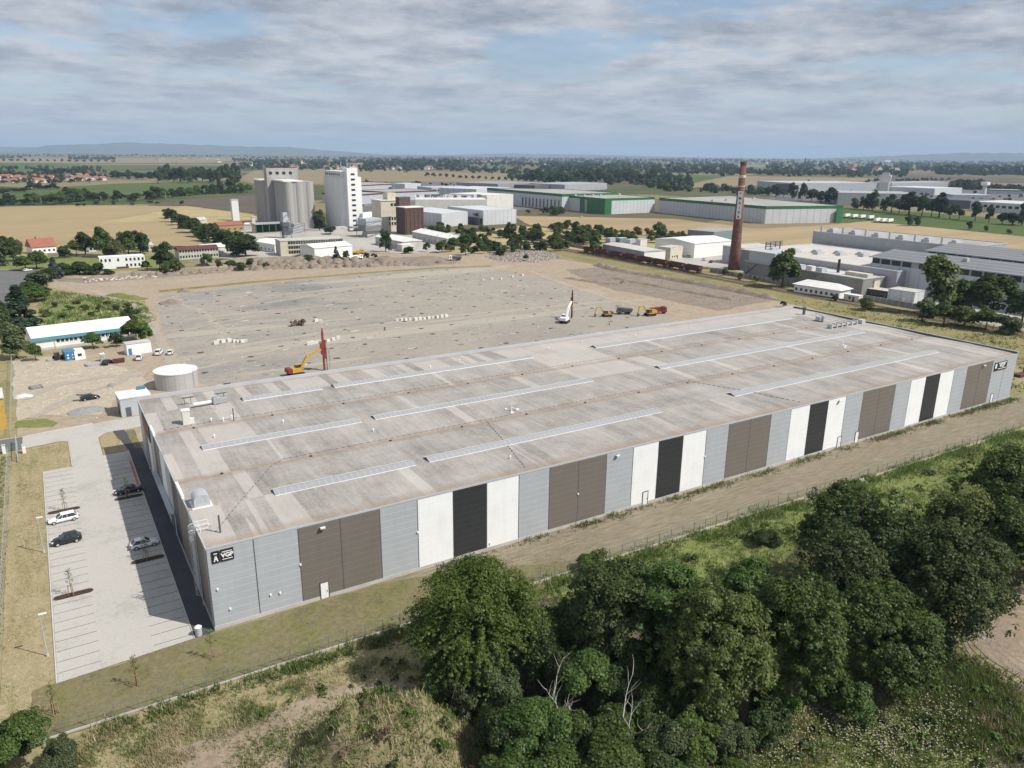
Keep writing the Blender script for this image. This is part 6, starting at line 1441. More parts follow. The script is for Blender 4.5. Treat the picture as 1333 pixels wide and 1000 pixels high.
# grain mill: cream and brick towers
a = G(497,302); h = HT(a, 262)
t = thing('mill_building', 'cream grain mill block with rows of small windows', 'building', (*a, 0), .1); MB().box(0,22,0,16,-.3,h).build('wall', 'cream', t); MB().box(-.5,22.5,-.5,16.5,h,h+.8).build('roof', 'offwhite', t); MB().box(8,16,3,11,h+.8,h+6).build('roof_house', 'cream', t)
for r in range(2):
    for i in range(6): MB().box(7+i*2.4,8.4+i*2.4,-.2,0,5+r*4,7.4+r*4).build('window', 'glass', t)
for i in range(4): MB().box(9+i*3,11+i*3,-.2,0,h-4,h-2).build('window', 'glass', t)
a = G(528,306); h = HT(a, 271)
t = thing('brick_mill_tower', 'dark red brick mill tower with ribbed front right of the cream mill', 'building', (*a, 0), .12); MB().box(0,17,0,13,-.3,h).build('wall', 'brick', t); MB().box(-.3,17.3,-.3,13.3,h,h+.6).build('roof', 'white_roof', t)
MB().box(3,13,13.05,19,-.3,h+7).build('rear_tower', 'brick', t); MB().box(2.7,13.3,12.9,19.2,h+7,h+7.5).build('roof', 'dgrey', t)
for i in range(5): MB().box(1+i*3.6,1.7+i*3.6,-.35,0,0,h).build('pilaster', 'brick', t)
# process plant before the silos
def plant(label, px, py, top, w, mats, seed):
    xy = G(px, py); h = HT(xy, top); r = random.Random(seed); t = thing('process_plant', label, 'machinery', (*xy, 0), .1); z = 0
    while z < h-1:
        k = min(r.uniform(2, 4.5), h-z); ww = w*r.uniform(.6, 1); x = r.uniform(-.4, .4); MB().box(x-ww/2,x+ww/2,-ww/2,ww/2,z,z+k).build('module', r.choice(mats), t); z += k
    mb = MB()
    for s in (-1,1): mb.beam((s*w*.55,-w*.55,0),(s*w*.55,-w*.55,h),.25); mb.beam((s*w*.55,w*.5,0),(s*w*.55,w*.5,h),.25)
    for k in range(4): mb.beam((-w*.55,-w*.55,h*k/4),(w*.55,-w*.55,h*(k+1)/4),.2)
    mb.build('frame', 'dgrey', t)
plant('grey and white batching tower in front of the grey silos', 373, 310, 275, 5.5, ['lgrey','white','grey','dgrey'], 1)
plant('low grey batching plant with a round vessel right of the batching tower', 386, 303, 290, 9, ['lgrey','grey'], 2)
plant('grey hopper plant on legs right of the white silo', 482, 308, 284, 14, ['concrete','lgrey','concrete_dark'], 4)
plant('grey conveyor block beside the cream mill', 490, 300, 287, 12, ['concrete','grey'], 5)
xy = G(331,303); t = thing('brick_chimney', 'short pale square chimney by the green shelter left of the admin block', 'chimney', (*xy, 0)); MB().box(-1.3,1.3,-1.3,1.3,0,HT(xy,283)).build('shaft', 'cream', t); MB().box(-1.5,1.5,-1.5,1.5,HT(xy,283),HT(xy,283)+.6).build('crown', 'concrete', t)
xy = G(352,302); t = thing('open_shelter', 'open green-framed shelter with grey roof before the silos', 'shelter', (*xy, 0), .1); MB().box(-14,14,-6,6,6.6,7.3).build('roof', 'grey', t); MB().box(-13,13,4,5,0,6.5).build('back_wall', 'dark', t)
for i in range(6): MB().box(-13.5+i*5.3,-12.9+i*5.3,-5.6,-5,0,6.6).build('post', 'green', t)
# long yellowish administration block
a = G(366,333.5); b = G(448,329); h = HT(a, 314.5)
dx, dy = b[0]-a[0], b[1]-a[1]; Ln = math.hypot(dx, dy)
t = thing('admin_building', 'long three-storey beige office block with rows of windows', 'building', (*a, 0), math.atan2(dy, dx)); MB().box(0,Ln,0,12,-.3,h).build('wall', 'cream', t); MB().box(-.3,Ln+.3,-.3,12.3,h,h+.5).build('roof', 'concrete', t); MB().box(-.1,0,-.1,12.1,0,h).build('end_wall', 'concrete', t)
for f_ in range(3):
    for i in range(22): x = Ln*(.12+.87*i/22); MB().box(x,x+1.3,-.12,0,1.2+f_*h/3.1,3.0+f_*h/3.1).build('window', 'glass', t)
    MB().box(Ln*.1,Ln,-.06,0,3.1+f_*h/3.1,4.0+f_*h/3.1).build('spandrel', 'yellow' if f_ == 9 else 'cream', t)
a = G(410,337.5); b = G(459,333); gable('white_hall', 'plain white gabled hall in front of the beige office block', 'building', a, b, 18, HT(a, 322)-.5, 1.6, 'white', 'white_roof', 0, 0)
a = G(329,324); b = G(358,329); gable('white_shed', 'long white shed with blue doors left of the beige office block', 'building', a, b, 22, 5.2, 1.0, 'white', 'white_roof', 0, 6)
a = G(489,318); b = G(524,325.5); gable('warehouse_shed', 'long grey shed with bright roof, left of two by the brick mill', 'shed', a, b, 15, 5.5, 1.8, 'concrete', 'white_roof', 0, 7)
a = G(537,311); b = G(583,321); gable('warehouse_shed', 'long grey shed with bright roof, right of two near the shrubs', 'shed', a, b, 15, 5.5, 1.8, 'concrete', 'white_roof', 0, 7)
hut('small_shed', 'small pale cube shed below the left grey shed', 'shed', G(528,326.5), .1, 9, 7, 4.2, 'offwhite', 'white_roof', 'dgrey', 1, 0)
gable('white_shed', 'white vaulted shed between the white silo and the cream mill', 'building', G(470,296), G(495,293), 20, 8, 3, 'white', 'white_roof', 0, 0)
gable('barn', 'small barn with reddish roof left of the grey silos', 'barn', G(286,302), G(318,300), 14, 5, 2, 'wood', 'tile', 0, 4)
gable('barn', 'dull red roofed open barn right behind the grey silos', 'barn', G(408,297), G(424,296), 16, 8, 2.5, 'dark', 'tile', 0, 0)
gable('white_shed', 'low white flat shed beside the slender pale tower', 'shed', G(318,300), G(344,300), 12, 5, .6, 'offwhite', 'white_roof', 0, 0)
gable('green_shed', 'small grey-roofed shed at the end of the tree avenue', 'shed', G(260,291), G(270,290), 8, 3, 2, 'concrete', 'concrete', 0, 0)
# houses on the left
a = G(43,331); b = G(74,328.5)
gable('house', 'house with large red tiled roof and white gable on the left', 'house', a, b, 10, 4.2, 4.6, 'white', 'tile', 0, 5, .6, 1, None, True)
a = G(131,351); b = G(190,347.5)
t = hall('white_office', 'two-storey white flat-roofed office with dark windows on the left', quad_from(a, b, 9), HT(a, 336), 'white', 'white_roof')
for k in range(11):
    for f_ in range(2):
        if (k in (3,5)) or (f_ == 0 and k < 5): continue
        p = P2((0,0), (b[0]-a[0], b[1]-a[1]), (k+.25)/11); q = P2((0,0), (b[0]-a[0], b[1]-a[1]), (k+.7)/11); MB().obox(p, q, .3, .9+f_*3.1, 2.3+f_*3.1).build('window', 'glass', t)
p = P2((0,0), (b[0]-a[0], b[1]-a[1]), .35); q = P2((0,0), (b[0]-a[0], b[1]-a[1]), .62); MB().obox(p, q, .4, 0, .9).build('brick_plinth', 'brick', t)
a = G(234,338.5); b = G(285,335)
gable('barracks_building', 'long low building with rusty roof and small windows behind trees', 'building', a, b, 10, 5.6, 1.6, 'concrete', 'rust', 0, 14, .5, 2)
gable('white_shed', 'pale curved-roof shed behind the long rusty-roofed building', 'shed', G(268,333), G(295,330), 12, 4.5, 1.6, 'offwhite', 'white_roof', 0, 0)
gable('house', 'small grey house half hidden among the left trees', 'house', G(186,327), G(200,326), 8, 3.5, 1.5, 'concrete', 'concrete', 0, 3)
gable('house', 'small blue-roofed house hidden among the left trees', 'house', G(116,328), G(126,327.5), 8, 3., 1.5, 'offwhite', 'blue', 0, 2)

# villages: each house small in the picture, so one mesh of walls and roof
hm = []
for k, (L_, w_, h_, r_, wl, rf) in enumerate([(12,9,5,4,'white','tile'),(16,9,4.5,4,'offwhite','tile'),(10,9,5.5,4,'cream','rust'),(14,10,5,3,'white','concrete_dark')]):
    mb = MB(); mb.box(-L_/2,L_/2,-w_/2,w_/2,-.3,h_); mb.add([(-L_/2,-w_/2,h_),(-L_/2,w_/2,h_),(-L_/2,0,h_+r_),(L_/2,-w_/2,h_),(L_/2,w_/2,h_),(L_/2,0,h_+r_)], [(0,2,1),(3,4,5)])
    for i in range(4): mb.mat(2).box(-L_/2+1.2+i*L_/4.4,-L_/2+2.4+i*L_/4.4,-w_/2-.06,-w_/2,1.2,2.6)
    mb.mat(1).add([(-L_/2-.5,-w_/2-.6,h_-.4),(L_/2+.5,-w_/2-.6,h_-.4),(L_/2+.5,0,h_+r_+.15),(-L_/2-.5,0,h_+r_+.15),(L_/2+.5,w_/2+.6,h_-.4),(-L_/2-.5,w_/2+.6,h_-.4)], [(0,1,2,3),(3,2,4,5)])
    mb.box(L_*.2,L_*.2+.8,-.4,.4,h_+r_*.6,h_+r_+1.1); hm.append((mb.mesh('village_house', [wl, rf, 'glass']), wl, rf))
HN = {0: 'white far house with red tiled roof', 1: 'long pale far house with red tiled roof', 2: 'cream far house with dull brown roof', 3: 'white far house with grey roof'}
def village(spots, where, grp, smin=1., smax=1.5):
    for i, (px, py) in enumerate(spots):
        k = rg.choice([0,0,1,1,2,3]); o = link('village_house', hm[k][0]); o.location = (*G(px, py), 0); s = rg.uniform(smin, smax); o.scale = (s,s,s); o.rotation_euler = (0,0,rg.uniform(-.4,1.2))
        tag(o, HN[k]+' '+where, 'house', grp+' '+str(k+1).replace('1','with red roofs').replace('2','long with red roofs').replace('3','with brown roofs').replace('4','with grey roofs'))
r = random.Random(5)
village([(r.uniform(-5,75), r.uniform(231,238)) for _ in range(26)]+[(r.uniform(86,138), r.uniform(229,235)) for _ in range(22)], 'in the village left beyond the green field', 'houses of the left village', .7, 1.05)
village([(r.uniform(378,560), r.uniform(213,221)) for _ in range(44)]+[(r.uniform(312,335), r.uniform(213,217)) for _ in range(5)], 'in the village beyond the silos', 'houses of the middle village', 1.0, 1.7)
village([(r.uniform(740,880), r.uniform(226,240)) for _ in range(9)], 'among the dark wood right of centre', 'houses in the right wood', 1.2, 1.9)
village([(r.uniform(1020,1170), r.uniform(218,226)) for _ in range(16)], 'below the distant thin chimney', 'houses of the right village', 1.8, 3.2)
xy = G(397,216); t = thing('church', 'tiny far church with a pointed red spire in the middle village', 'church', (*xy, 0)); MB().box(-10,14,-6,6,0,10).build('nave', 'offwhite', t); MB().box(-18,-10,-4,4,0,22).build('tower', 'offwhite', t); MB().add([(-18.5,-4.5,22),(-9.5,-4.5,22),(-9.5,4.5,22),(-18.5,4.5,22),(-14,0,38)], [(0,1,4),(1,2,4),(2,3,4),(3,0,4)]).build('spire', 'tile', t)

# ------------------------------------------------------------------ trees near the camera
def near_tree(label, bx, by, ytop, wpx, seed, leaf, n, size, lx=1., name='broadleaf_tree', **kw):
    xy = G(bx, by); h = HT(xy, ytop); w = wpx*PJ(*xy, h*.5)[2]/2
    tm = tree_meshes(seed, h, w, n, size, leaf, **kw)
    return put_tree(name, tm, label, 'tree', xy, (1,1,1), rg.uniform(0, 6))
near_tree('big feathery green tree with drooping sprays, leftmost of the row below the warehouse', 620, 880, 738, 184, 1, 'leaf_bright', 80000, .18, name='acacia_tree', spiky=True, clumps=130, low=-.02, cr=1.25, sub=12)
near_tree('dense round olive-brown tree by the fence, second of the front row', 795, 872, 728, 135, 2, 'leaf_purple', 42000, .22, low=-.05, clumps=240, sub=10, cr=1.1)
near_tree('mid green tree right of the olive-brown one in the front row', 858, 890, 738, 128, 3, 'leaf', 40000, .22, low=-.05, clumps=230, sub=11, cr=1.1)
near_tree('tall yellowish olive tree leaning over the dead snags in the front row', 925, 942, 768, 138, 4, 'leaf_olive', 52000, .20, low=-.05, clumps=300, sub=13, cr=.95)
near_tree('tall dark green tree right of the yellowish olive one', 1022, 928, 750, 122, 5, 'leaf', 46000, .21, low=-.05, clumps=260, sub=12, cr=1.0)
near_tree('small round bush-like tree peeping up behind the tall olive tree', 970, 815, 733, 72, 6, 'leaf', 15000, .22, low=-.05, clumps=90, sub=6, cr=.9)
near_tree('broad dark chestnut-like tree topmost of the front row beside the meadow', 1108, 785, 630, 158, 7, 'leaf_dark', 46000, .26, low=-.05, clumps=240, sub=11, cr=1.35)
near_tree('wide bronze-dark tree below the topmost chestnut-like tree', 1085, 828, 690, 130, 8, 'leaf_purple', 36000, .24, low=-.05, clumps=210, sub=10, cr=1.2)
near_tree('low dark green tree with bright top before the bronze tree', 1135, 890, 768, 140, 9, 'leaf', 44000, .22, low=-.05, clumps=240, sub=11, cr=1.1)
near_tree('big bronze-dark tree standing beside the dirt track', 1222, 842, 688, 150, 10, 'leaf_purple', 48000, .23, low=-.05, clumps=260, sub=11, cr=1.25)
near_tree('dark green tree above the dirt track bend', 1178, 815, 690, 118, 11, 'leaf_dark', 32000, .25, low=-.05, clumps=180, sub=9, cr=1.2)
near_tree('olive topped tree behind the bronze tree on the right', 1238, 760, 642, 112, 12, 'leaf_olive', 32000, .25, low=-.05, clumps=180, sub=9, cr=1.2)
near_tree('large green tree at the right edge, uppermost', 1305, 715, 588, 140, 13, 'leaf', 36000, .29, low=-.05, clumps=200, sub=10, cr=1.5)
near_tree('green tree at the right edge below the uppermost one', 1298, 772, 655, 112, 14, 'leaf', 30000, .26, low=-.05, clumps=180, sub=9, cr=1.3)
near_tree('tree cut by the right edge above the dirt track', 1352, 755, 620, 120, 15, 'leaf_dark', 26000, .29, low=-.05, clumps=150, sub=8, cr=1.4)
bm = [bush_mesh(30, 2.4, 3.6, 20800, 0.113, 'leaf', 90), bush_mesh(31, 2.4, 3.2, 20800, 0.108, 'leaf_dark', 90), bush_mesh(32, 2.2, 3.4, 20800, 0.100, 'leaf_grey', 90), bush_mesh(33, 2.0, 2.6, 16800, 0.108, 'leaf_bright', 90), bush_mesh(34, 2.6, 4.2, 22400, 0.117, 'leaf', 90)]
def hb(px, py, ytop, wpx, k, label, grp=None):
    xy = G(px, py); h = HT(xy, ytop); base = [3.6,3.2,3.4,2.6,4.2][k]; w = wpx*PJ(*xy)[2]/2/[2.4,2.4,2.2,2.0,2.6][k]; put_bush(bm[k], label, xy, (w, w, h/base*.92), rg.uniform(0, 6), grp)
hb(600,905,845,95,0,'green shrub under the left side of the feathery tree')
hb(608,925,868,72,2,'grey-green shrub at the edge of the spoil mound')
hb(655,925,845,90,2,'grey-green willow shrub in front of the feathery tree')
hb(708,925,838,90,1,'dark shrub between feathery tree and first dead snag')
hb(745,885,815,80,0,'bright topped shrub right of the feathery tree')
hb(760,925,850,100,4,'mid green shrub around the first dead snag')
hb(668,985,915,95,1,'dark shrub low beside the mound, left of centre')
hb(700,1000,915,110,4,'large green shrub at the bottom edge below the snags')
hb(770,985,905,105,0,'green shrub at the bottom edge between the two snags')
hb(830,965,890,80,1,'dark shrub behind the second dead snag')
hb(868,1000,925,85,2,'grey-green shrub right of the second dead snag')
hb(905,1005,930,90,3,'bright green shrub at the bottom edge below the olive tree')
hb(690,1040,960,130,0,'shrub cut by the bottom edge, left of the snags')
hb(800,1045,965,130,4,'shrub cut by the bottom edge under the snags')
hb(1010,940,895,70,3,'bright shrub at the foot of the tall dark green tree')
hb(1075,905,850,80,1,'dark shrub at the meadow edge right of the tall tree')
hb(1265,790,745,60,0,'green shrub beside the broken kerb at the dirt track')
hb(1000,712,692,42,1,'small dark shrub on the meadow left of the topmost tree')
hb(770,742,718,38,0,'small shrub by the fence left of the olive-brown tree')
hb(690,880,790,85,4,'green shrub filling the gap right of the feathery tree')
hb(735,850,785,70,1,'dark shrub between the feathery tree and the olive-brown tree')
hb(800,915,845,95,1,'dark understorey shrub below the olive-brown tree')
hb(870,935,865,90,0,'green understorey shrub left below the tall olive tree')
hb(980,960,905,85,1,'dark understorey shrub between the olive tree and the dark green tree')
hb(940,985,925,80,2,'grey-green shrub at the foot of the tall olive tree')
hb(1090,925,870,90,0,'green understorey shrub right of the tall dark green tree')
hb(1165,880,835,80,1,'dark understorey shrub between the low dark tree and the bronze tree')
hb(1190,850,800,90,1,'dark understorey shrub left below the bronze tree by the track')
hb(560,915,868,60,1,'dark shrub at the left foot of the feathery tree')
hb(740,1010,940,95,1,'dark shrub below the first dead snag at the bottom edge')
hb(860,1035,965,110,1,'dark shrub at the bottom edge right of the second snag')
hb(925,1040,975,100,0,'green shrub at the bottom edge below the bright one')
hb(640,838,795,90,1,'dark inner shrub behind the feathery tree, half hidden by it')
hb(836,868,820,90,1,'dark inner shrub between the two trees left of the olive one')
hb(30,1008,935,95,4,'dark green bush filling the lower left corner')
hb(-12,1004,925,80,1,'dark bush cut by the left edge in the lower left corner')
hb(75,1012,962,60,2,'small grey-green bush right of the lower left corner bush')
# dead snags
def snag(label, bx, by, ytop, seed):
    xy = G(bx, by); h = HT(xy, ytop); r = random.Random(seed); mb = MB()
    def br(p, d, L, rad, lev):
        pts = [Vector(p)]; d = Vector(d).normalized()
        for i in range(4): d = (d+Vector((r.uniform(-.25,.25), r.uniform(-.25,.25), r.uniform(-.05,.2)))).normalized(); pts.append(pts[-1]+d*L/4)
        mb.tube(pts, [rad*(1-.18*i) for i in range(5)], 5)
        if lev:
            for k in range(6 if lev == 2 else 4): q = pts[1+k % 4]; a = r.uniform(0, 6.28); br(q, d*.6+Vector((math.cos(a)*.8, math.sin(a)*.8, .35)), L*r.uniform(.35,.55), rad*.5, lev-1)
    br((0,0,0), (r.uniform(-.1,.1),.05,1), h*.9, .13, 2); o = mb.build('dead_tree', 'deadwood'); o.location = (*xy, 0); tag(o, label, 'dead tree')
snag('small bare bleached dead tree among shrubs, left of two', 738, 962, 884, 4); snag('taller bare bleached dead tree with spreading branches, right of two', 824, 992, 902, 9)

# ------------------------------------------------------------------ trees farther off: shared meshes
FT = {}
for k, (leaf, h, rx, kw) in {'round': ('leaf_far', 10, 4.6, {}), 'tall': ('leaf_far', 12, 3.6, {'low': -.04}), 'green': ('leaf', 10, 4.6, {}), 'olive': ('leaf_olive', 10, 4.4, {}), 'dark': ('leaf_dark', 10, 4.8, {}),
        'conifer': ('needle', 12, 3.6, {'conifer': True}), 'spruce': ('needle_blue', 12, 3.8, {'conifer': True}), 'grey': ('leaf_grey', 10, 4.6, {})}.items():
    kw = dict(kw); kw.setdefault('low', -.20); FT[k] = [(tree_meshes(100+len(FT)*3+v, h*[1,1.12,.9][v], rx*[1,.88,1.08][v], 5000, .50, leaf, clumps=80, sub=[8,6,5][v], cr=1.15, limbs=4, **kw), h, rx) for v in range(3)]
def ftree(px, py, hpx, wpx, k, label, grp=None, name=None):
    tm, h, rx = rg.choice(FT[k]); xy = G(px, py); H_ = HT(xy, py-hpx); w = wpx*PJ(*xy)[2]/2/rx
    return put_tree(name or {'conifer': 'conifer_tree', 'spruce': 'spruce_tree'}.get(k, 'broadleaf_tree'), tm, label, 'tree', xy, (w, w, H_/h), rg.uniform(0, 6), grp)
def trow(pts, k, label, grp, jit=.27, wf=1.25):
    for px, py, hh, w in pts: ftree(px, py, hh*rg.uniform(1-jit, 1+jit), w*wf*rg.uniform(1-jit, 1+jit), rg.choice(k) if isinstance(k, list) else k, label, grp)
# by the works on the right
ftree(1018,374,46,44,'green','round dark green tree standing alone against the grey works block')
ftree(1213,408,64,62,'olive','large olive tree in front of the ribbed-roof hall, left of the big group')
ftree(1245,410,45,45,'dark','dark shorter tree between the two large trees at the right')
ftree(1290,414,54,66,'dark','largest dark round tree before the works at the right edge')
ftree(1262,408,40,40,'green','green tree half behind the largest dark tree on the right')
ftree(1330,420,42,44,'green','green tree at the right edge below the works hall')
for i, (px, py, hh, w, k, lb) in enumerate([(1200,418,26,34,'grey','grey-green bush left below the large olive tree'),(1228,424,30,36,'green','green bush below the large olive tree'),(1255,426,30,36,'olive','bright olive bush right below the dark shorter tree'),(1283,430,30,40,'green','bright green bush before the largest dark tree'),(1310,434,26,34,'grey','grey-green bush at the foot of the largest dark tree, right'),(1130,404,20,24,'olive','small bright bush by the railway wall end'),(1086,392,8,10,'dark','tiny dark bush beside the hipped roof house'),(1019,400,8,9,'dark','tiny bush at the far right corner of the warehouse roof'),(943,359,10,9,'green','sapling by the chimney foot, left of three'),(962,364,10,9,'olive','sapling by the chimney foot, middle of three'),(984,367,8,9,'olive','sapling before the grey works block, right of three')]): ftree(px, py, hh, w, k, lb)
# left, behind and beside the yard
ftree(30,432,56,62,'conifer','large dark conifer left behind the long white barn')
ftree(2,440,50,40,'dark','dark tree cut by the left edge behind the barn')
ftree(22,466,42,44,'grey','grey-green pine with open crown at the corner of the soil yard',None,'pine_tree')
ftree(47,470,22,18,'green','green bush between the pine and the barn')
ftree(122,454,20,26,'green','small round tree standing against the front wall of the barn')
ftree(152,452,18,20,'dark','dark bush at the barn front right of the small round tree')
ftree(178,446,32,34,'green','green tree at the right end of the barn')
ftree(172,432,32,26,'dark','dark tree behind the right end of the barn')
ftree(190,445,22,20,'green','bush right of the barn end by the soil slope')
for px, py, hh, w, k, lb in [(4,345,40,34,'dark','dark tree at the far left edge above the road'),(18,340,28,24,'green','green tree left of the red-roofed house'),(28,335,20,20,'grey','grey-green tree left of the red-roofed house'),(72,362,28,26,'spruce','blue spruce beside the road right of the house'),(34,352,18,26,'green','green tree in the garden below the red-roofed house'),(48,350,22,28,'green','bushy tree in front of the red-roofed house'),(100,334,22,22,'green','green tree right of the red-roofed house'),(112,333,30,22,'tall','tall tree right of the red-roofed house'),(136,334,36,34,'green','big green tree behind the white office, left'),(150,336,28,26,'olive','olive tree behind the white office'),(168,333,30,32,'green','green tree behind the white office, right'),(183,330,28,28,'dark','dark round tree above the white office end'),(85,336,16,18,'dark','small dark tree before the red-roofed house gable'),(105,349,10,20,'olive','low olive bush behind the hedge'),(218,352,36,34,'dark','big dark tree right of the white office'),(208,352,24,20,'green','green tree just right of the white office'),(215,356,16,20,'green','bush below the big dark tree'),(232,356,20,18,'olive','olive bush right of the big dark tree'),(192,352,12,16,'green','bush against the white office end'),(143,349,8,14,'dark','low bush before the white office')]: ftree(px, py, hh, w, k, lb)
trow([(66,366,16,20),(82,358,14,18),(92,357,12,20),(104,357,12,20),(116,357,12,20),(128,357,12,20),(140,357,10,16)], 'dark', 'clipped dark shrub of the hedge below the white office and garden', 'hedge shrubs below the white office')
trow([(40,384,22,26),(50,378,22,26),(26,396,22,26),(32,388,18,22),(46,392,16,22),(56,386,16,20)], ['green','grey'], 'grey-green shrub in the thicket beside the left road', 'thicket shrubs by the left road')
trow([(70,400,6,10),(90,404,7,12),(110,404,6,12),(130,406,7,10),(150,404,6,10),(60,412,8,12),(80,414,7,12),(165,400,6,10),(178,408,8,12),(100,396,5,10),(120,412,7,10),(140,396,5,9)], ['green','olive','grey'], 'low bush on the weedy ground behind the barn', 'bushes on the weedy ground')
# avenue from the field down to the admin block
trow([(217,284,14,9),(224,289,15,11),(232,293,16,12),(241,298,18,14),(251,303,20,16),(261,308,22,18),(272,314,24,20),(284,321,24,20),(296,327,26,22),(308,333,28,24),(320,334,24,24),(314,326,22,20)], 'dark', 'dark round tree of the avenue running down from the field', 'avenue trees', .15, 1.6)
trow([(270,346,12,14),(284,350,12,14),(300,350,12,16),(312,352,10,14),(326,348,8,10),(346,348,8,10)], ['green','olive'], 'bush along the far edge of the site below the avenue', 'bushes at the far site edge')
for px, py, hh, w, k, lb in [(416,300,26,18,'dark','dark pointed tree between the two silos'),(402,341,10,16,'dark','dark bush at the white gabled hall corner, left'),(438,338,18,13,'spruce','slim blue-green tree before the white gabled hall'),(451,338,11,10,'green','small green tree right before the white gabled hall'),(502,328,28,17,'dark','dark tree before the left grey shed'),(477,336,7,9,'dark','small bush by the site edge, left of two near the yellow vehicle'),(487,337,7,9,'dark','small bush by the site edge, right of two near the yellow vehicle'),(532,330,10,16,'dark','dark bush below the pale cube shed'),(556,328,12,11,'dark','round dark bush right of the pale cube shed'),(685,340,10,8,'green','small lone tree on the rubble at the right of the site'),(430,305,10,22,'dark','low dark shrubs at the foot of the white silo')]: ftree(px, py, hh, w, k, lb)
# scrub between the halls and the railway
r = random.Random(21)
def scrub(poly, n, hmin, hmax, k, label, grp, far=1.):
    xy = scatter(GP(*poly), n, r.randint(0, 999))
    for p in xy:
        u, v, s = PJ(p[0], p[1]); h = r.uniform(hmin, hmax); kk = r.choice(k); tm, hh, rx = r.choice(FT[kk]); w = h*r.uniform(.9,1.5)/2/rx
        put_tree('scrub_tree', tm, label, 'tree', p, (w, w, h/hh), r.uniform(0, 6), grp)
scrub([(570,331),(590,318),(620,312),(660,322),(668,335),(610,334)], 26, 4, 8, ['green','dark'], 'scrub tree in the dense thicket right of the grey sheds', 'thicket trees right of the grey sheds')
scrub([(560,312),(560,296),(640,300),(668,312),(610,312)], 22, 3.5, 7, ['green','dark'], 'scrub tree in front of the white box halls', 'scrub before the white box halls')
scrub([(670,325),(672,302),(740,293),(790,303),(800,318),(740,320)], 44, 4, 10, ['green','olive','dark'], 'scrub tree on the mound between wheat field and railway', 'scrub between wheat field and railway')
scrub([(800,318),(790,304),(860,306),(930,318),(900,326),(850,322)], 30, 3.5, 8, ['green','olive'], 'scrub tree behind the long grey shed', 'scrub behind the long grey shed')
scrub([(672,280),(676,272),(735,277),(740,281)], 12, 4, 8, ['dark','green'], 'bush along the foot of the green hall, left end', 'bushes below the green hall')
scrub([(650,330),(690,327),(740,329),(740,322),(680,322)], 14, 3, 6, ['green','dark'], 'bush along the concrete wall by the free railway track', 'bushes by the free track')
ftree(857,316,24,24,'grey','tall grey-green tree rising above the scrub behind the long grey shed'); ftree(665,327,36,24,'dark','tallest dark tree of the scrub left of the rails'); ftree(775,330,22,22,'green','round tree at the left end of the grey shed')
# tall poplars and trees before the far halls on the right
trow([(1000,255,14,9),(1010,256,14,10),(1020,257,16,10),(1032,259,18,12),(1044,261,18,12),(1056,262,18,12),(1068,264,18,13),(1080,265,18,14)], ['tall','round'], 'dark tree in the row behind the green-edged hall roof, right part', 'trees behind the green hall')
trow([(1112,272,20,13),(1124,273,18,13),(1136,274,28,14),(1149,276,16,12),(1160,277,24,14),(1170,278,24,11),(1183,280,22,17),(1200,281,26,15),(1212,282,22,14),(1222,283,26,16),(1236,285,20,14),(1248,286,18,14),(1269,288,22,13),(1287,290,26,11),(1304,292,12,14),(1318,293,12,14),(1330,293,24,16)], ['tall','dark'], 'tall dark poplar in the row before the far right halls', 'poplar row on the right')
for px, py, hh, w, lb in [(1183,294,13,14,'dark bush at the field edge left of two, right of the lorries'),(1194,294,12,14,'dark bush at the field edge right of two'),(1262,299,11,11,'round lone tree in the green field strip on the right'),(1283,301,7,7,'small lone tree right of the round one on the green strip'),(1313,304,6,9,'low bush on the green strip at the right edge')]: ftree(px, py, hh, w, 'dark', lb)
# field edge row on the left
trow([(-4,268,9,10),(4,268,9,9),(14,266,15,16),(38,266,15,14),(44,266,14,13),(60,265,12,12),(70,266,15,15),(80,265,17,16),(90,264,18,17),(100,263,18,17),(110,262,17,16),(122,262,13,13),(136,261,11,13),(153,262,13,11),(176,262,12,13),(195,260,13,12),(203,259,15,14),(212,258,14,14),(224,257,11,12),(236,256,12,13),(247,255,12,13),(258,253,11,12),(268,252,11,12),(278,252,11,12),(288,251,14,12),(303,250,26,20),(314,251,14,12),(322,251,12,12)], ['round','dark','green'], 'tree in the hedgerow between tan field and green field on the left', 'hedgerow trees left', .12)
trow([(102,268,4,6),(110,268,4,6),(126,266,4,7),(148,266,4,6),(172,267,4,6),(195,265,3,8),(205,265,3,7),(237,266,4,5)], 'dark', 'small bush at the upper edge of the tan field', 'small bushes on the tan field')
trow([(5,252,6,14),(18,250,6,14),(32,250,6,14),(40,247,9,12),(50,246,6,12),(60,246,6,12),(70,246,6,12)], 'round', 'hedge tree at the near edge of the left village', 'hedge trees by the left village')
trow([(-5+i*8.6+rg.uniform(-3,3), 266.5-i*.42, rg.uniform(4,7), 10) for i in range(38)], ['green','dark','round'], 'low undergrowth bush of the hedgerow between tan and green field', 'hedgerow undergrowth left')
# dark wood left of the silos
trow([(206+i*6.4, 236+rg.uniform(-2,3), rg.uniform(17,22), 11) for i in range(17)]+[(150+i*9, 233+rg.uniform(-1,2), rg.uniform(8,12), 11) for i in range(7)]+[(66+i*7, 227+rg.uniform(-1,2), rg.uniform(7,10), 9) for i in range(6)], ['round','dark'], 'dark tree of the wood behind the left green field', 'wood behind the left green field', .1)
trow([(rg.uniform(-5,140), rg.uniform(230,239), rg.uniform(3.5,6), 7) for i in range(34)], ['round','green'], 'garden tree among the houses of the left village', 'garden trees of the left village')
# wood right of centre
trow([(692+i*7.5, 238+rg.uniform(-3,2), rg.uniform(10,19), 13) for i in range(24)], ['round','dark'], 'dark tree of the wood behind the industrial halls', 'wood behind the industrial halls', .12)
